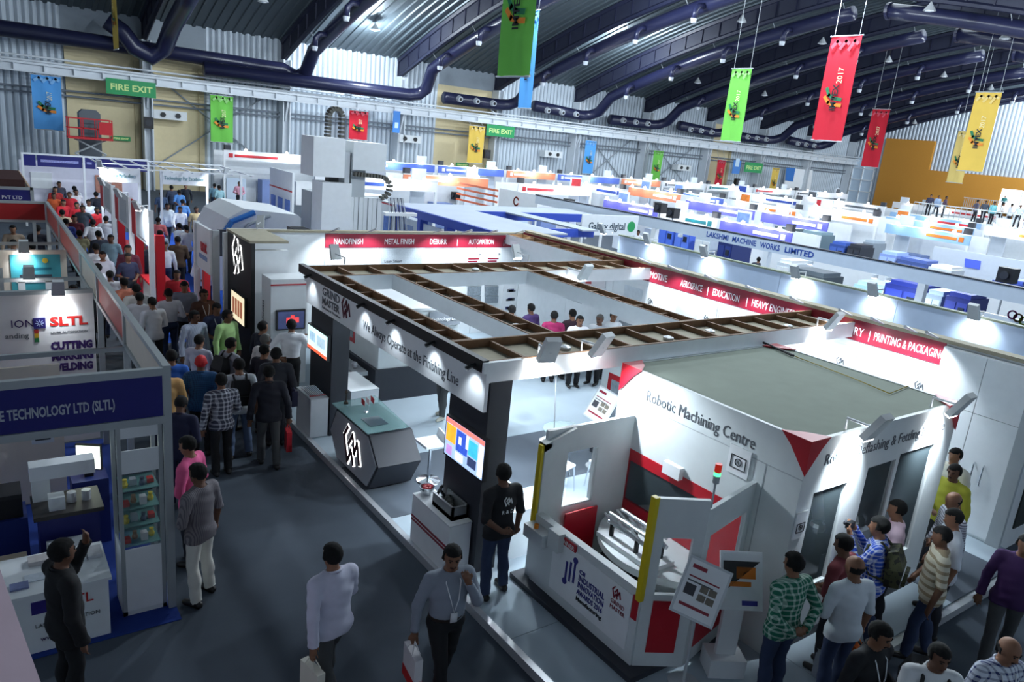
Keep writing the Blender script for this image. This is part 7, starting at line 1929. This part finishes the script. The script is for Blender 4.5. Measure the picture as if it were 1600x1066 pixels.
# --- the packed aisle beyond: shared poses, each with its own clothes and spot
CROWD = 'people crowding the far aisle'
CP = [(('down', 'down'), 'stand', 0.0, 0.0, 0.05), (('front', 'down'), 'step', 0.04, 0.3, 0.15), (('bent', 'front'), 'stand', 0.0, -0.3, 0.2), (('down', 'behind'), 'wide', 0.0, 0.2, 0.0), (('swing', 'back'), 'walk', 0.04, 0.0, 0.0)]
wh, rd, nv, gy, mr, bl = (226, 228, 234), (184, 26, 40), (30, 34, 62), (120, 126, 138), (92, 24, 40), (84, 140, 206)
SPOTS = [  # head pixel, facing (A = away, T = towards the camera), colour, name
    (218, 458, 'A', wh, 'white'), (235, 464, 'A', wh, 'white'), (262, 452, 'A', wh, 'white'), (214, 446, 'A', (220, 220, 214), 'cream'), (207, 440, 'A', (200, 120, 96), 'salmon'), (196, 436, 'A', (60, 60, 66), 'striped black'),
    (172, 424, 'A', wh, 'white'), (160, 393, 'T', (206, 206, 220), 'pale lilac'), (153, 412, 'A', wh, 'white'), (222, 377, 'T', (26, 28, 44), 'dark suit'), (246, 378, 'T', wh, 'white'), (200, 383, 'T', (84, 26, 44), 'maroon'), (185, 396, 'T', nv, 'navy'), (210, 369, 'T', (200, 202, 216), 'lilac grey'),
    (234, 371, 'T', (150, 80, 90), 'rose'), (173, 367, 'T', (130, 156, 170), 'patterned blue'), (162, 363, 'A', (40, 44, 60), 'dark blue'), (150, 381, 'A', wh, 'white'), (145, 343, 'A', wh, 'white'), (165, 338, 'A', wh, 'white'), (124, 360, 'A', (166, 160, 122), 'khaki'), (103, 342, 'A', (30, 50, 120), 'royal blue'), (116, 336, 'T', mr, 'maroon'),
    (129, 321, 'T', (70, 78, 88), 'grey blazer'), (148, 324, 'T', rd, 'red'), (97, 328, 'A', (214, 190, 160), 'cream'), (120, 316, 'T', rd, 'red'), (138, 312, 'T', (216, 220, 226), 'white'), (150, 300, 'A', (26, 30, 44), 'dark'), (108, 300, 'T', rd, 'red'), (88, 302, 'T', (216, 96, 50), 'orange'), (98, 312, 'T', rd, 'red'), (105, 285, 'A', wh, 'white'), (116, 291, 'A', wh, 'white'),
    (75, 277, 'A', (28, 34, 56), 'dark blue'), (92, 284, 'T', (60, 60, 76), 'grey'), (48, 276, 'A', (70, 74, 84), 'grey'), (66, 276, 'A', (206, 210, 204), 'pale'), (130, 282, 'T', (196, 180, 160), 'beige'), (118, 296, 'T', (210, 206, 210), 'pale'), (86, 292, 'T', (160, 40, 40), 'red'),
    (278, 370, 'A', (86, 66, 48), 'brown jacket'), (247, 340, 'A', (226, 120, 120), 'coral'), (250, 360, 'A', (190, 206, 220), 'pale blue'), (281, 323, 'T', wh, 'white'), (296, 323, 'T', (180, 160, 120), 'tan'), (285, 312, 'A', (90, 140, 200), 'sky blue'), (268, 290, 'A', (50, 60, 84), 'slate'), (280, 297, 'A', bl, 'sky blue'), (290, 288, 'T', (30, 36, 50), 'dark'), (335, 287, 'A', (120, 160, 180), 'teal grey'), (343, 290, 'A', (150, 190, 200), 'pale teal'), (374, 284, 'T', (220, 160, 180), 'pink'),
    (318, 394, 'A', (200, 216, 236), 'pale blue'), (281, 349, 'A', (216, 224, 234), 'white'), (291, 352, 'A', wh, 'white'), (276, 422, 'T', (170, 24, 36), 'red'), (340, 346, 'T', (60, 64, 76), 'grey'), (318, 335, 'A', (190, 200, 216), 'pale'), (262, 318, 'T', (216, 224, 230), 'pale'), (252, 300, 'T', (60, 80, 110), 'slate blue'),
    (20, 375, 'A', (196, 200, 206), 'pale grey'), (50, 380, 'A', (40, 36, 40), 'dark'), (118, 445, 'T', (220, 214, 206), 'cream'), (20, 352, 'T', (170, 150, 130), 'tan'), (52, 352, 'A', (44, 44, 56), 'dark')]
for i, (px, py, fc, c, nm) in enumerate(SPOTS):
    ar, lg_, ln, tn, nd = CP[i % 5]
    hh = 1.64 + 0.02 * ((i * 7) % 6)
    where = 'in the crowded aisle' if px < 250 and px > 70 else ('among the shell booths' if px <= 70 else 'on the bright blue carpet')
    person(at_head(px, py, 0.0, hh), hdg((95 if fc == 'A' else 270) + ((i * 37) % 50 - 25)), 'person in a ' + nm + ' top ' + ('seen from behind ' if fc == 'A' else 'facing the near end ') + where, cloth(c), [DK, BK, JEAN, GRYT][i % 4], ar, lg_, ln, 0.0, nd, 1.03, hh, 'long' if i % 3 else 'short', i % 2 == 0, vox=0.024, fingers=False, group=CROWD)
# --- people at the Lakshmi stand and on the far deck
LKP = 'visitors at the Lakshmi stand'
for i, (px, py, c) in enumerate(((998, 360, wh), (1108, 390, wh), (1127, 388, nv), (1138, 388, wh), (1143, 398, (40, 40, 52)), (1157, 392, wh), (1163, 394, (206, 214, 226)), (1176, 388, (24, 26, 34)), (1186, 402, (50, 56, 70)), (1192, 392, (26, 26, 34)), (1250, 352, (60, 64, 80)), (1266, 370, (120, 60, 90)))):
    ar, lg_, ln, tn, nd = CP[i % 5]
    person(at_head(px, py, 0, 1.68), hdg(200 + 60 * (i % 5)), 'person in a ' + ('white', 'pale', 'dark', 'navy')[0 if c == wh else (1 if sum(c) > 500 else (3 if c == nv else 2))] + ' top under the Lakshmi band', cloth(c), DK, ar, lg_, ln, 0.0, nd, 1.03, 1.68, 'long' if i % 3 else 'short', i % 2 == 0, vox=0.024, fingers=False, group=LKP)
pw = W(1533, 478, 1.66)
person((pw[0], pw[1], 0), hdg(200), 'person in a violet top sitting out beside the ring logo wall', cloth((120, 60, 170)), DK, CP[1][0], CP[1][1], CP[1][2], 0.0, CP[1][4], 1.03, 1.66, 'short', True, vox=0.024, fingers=False, group=LKP)
for i, (px, py, c) in enumerate(((1447, 340, (60, 60, 84)), (1458, 338, (150, 170, 200)), (1472, 337, (70, 50, 70)), (1520, 346, (90, 90, 110)), (1531, 345, (70, 76, 90)), (1545, 344, (120, 190, 200)), (1557, 349, (220, 214, 210)), (1572, 348, (226, 228, 234)), (1586, 347, (210, 220, 226)))):
    ar, lg_, ln, tn, nd = CP[i % 5]
    p_ = WX(px, py, dkx + 1.0)
    person((dkx + 1.0, p_[1], 2.8), hdg(200 + 40 * (i % 4)), 'person on the white two storey deck in ' + ('navy', 'pale blue', 'plum', 'grey', 'slate', 'aqua', 'cream', 'white', 'ice white')[i], cloth(c), DK, ar, lg_, ln, 0.0, nd, 1.03, 1.68, 'long' if i % 3 else 'short', i % 2 == 0, vox=0.024, fingers=False, group='people on the far deck')
p_ = WX(1566, 325, 89.9)
person((89.9, p_[1], 3.12), hdg(180), 'person in teal on the balcony before the bright window', cloth((60, 130, 130)), DK, CP[0][0], CP[0][1], CP[0][2], 0.0, CP[0][4], 1.03, 1.7, 'short', True, vox=0.024, fingers=False)
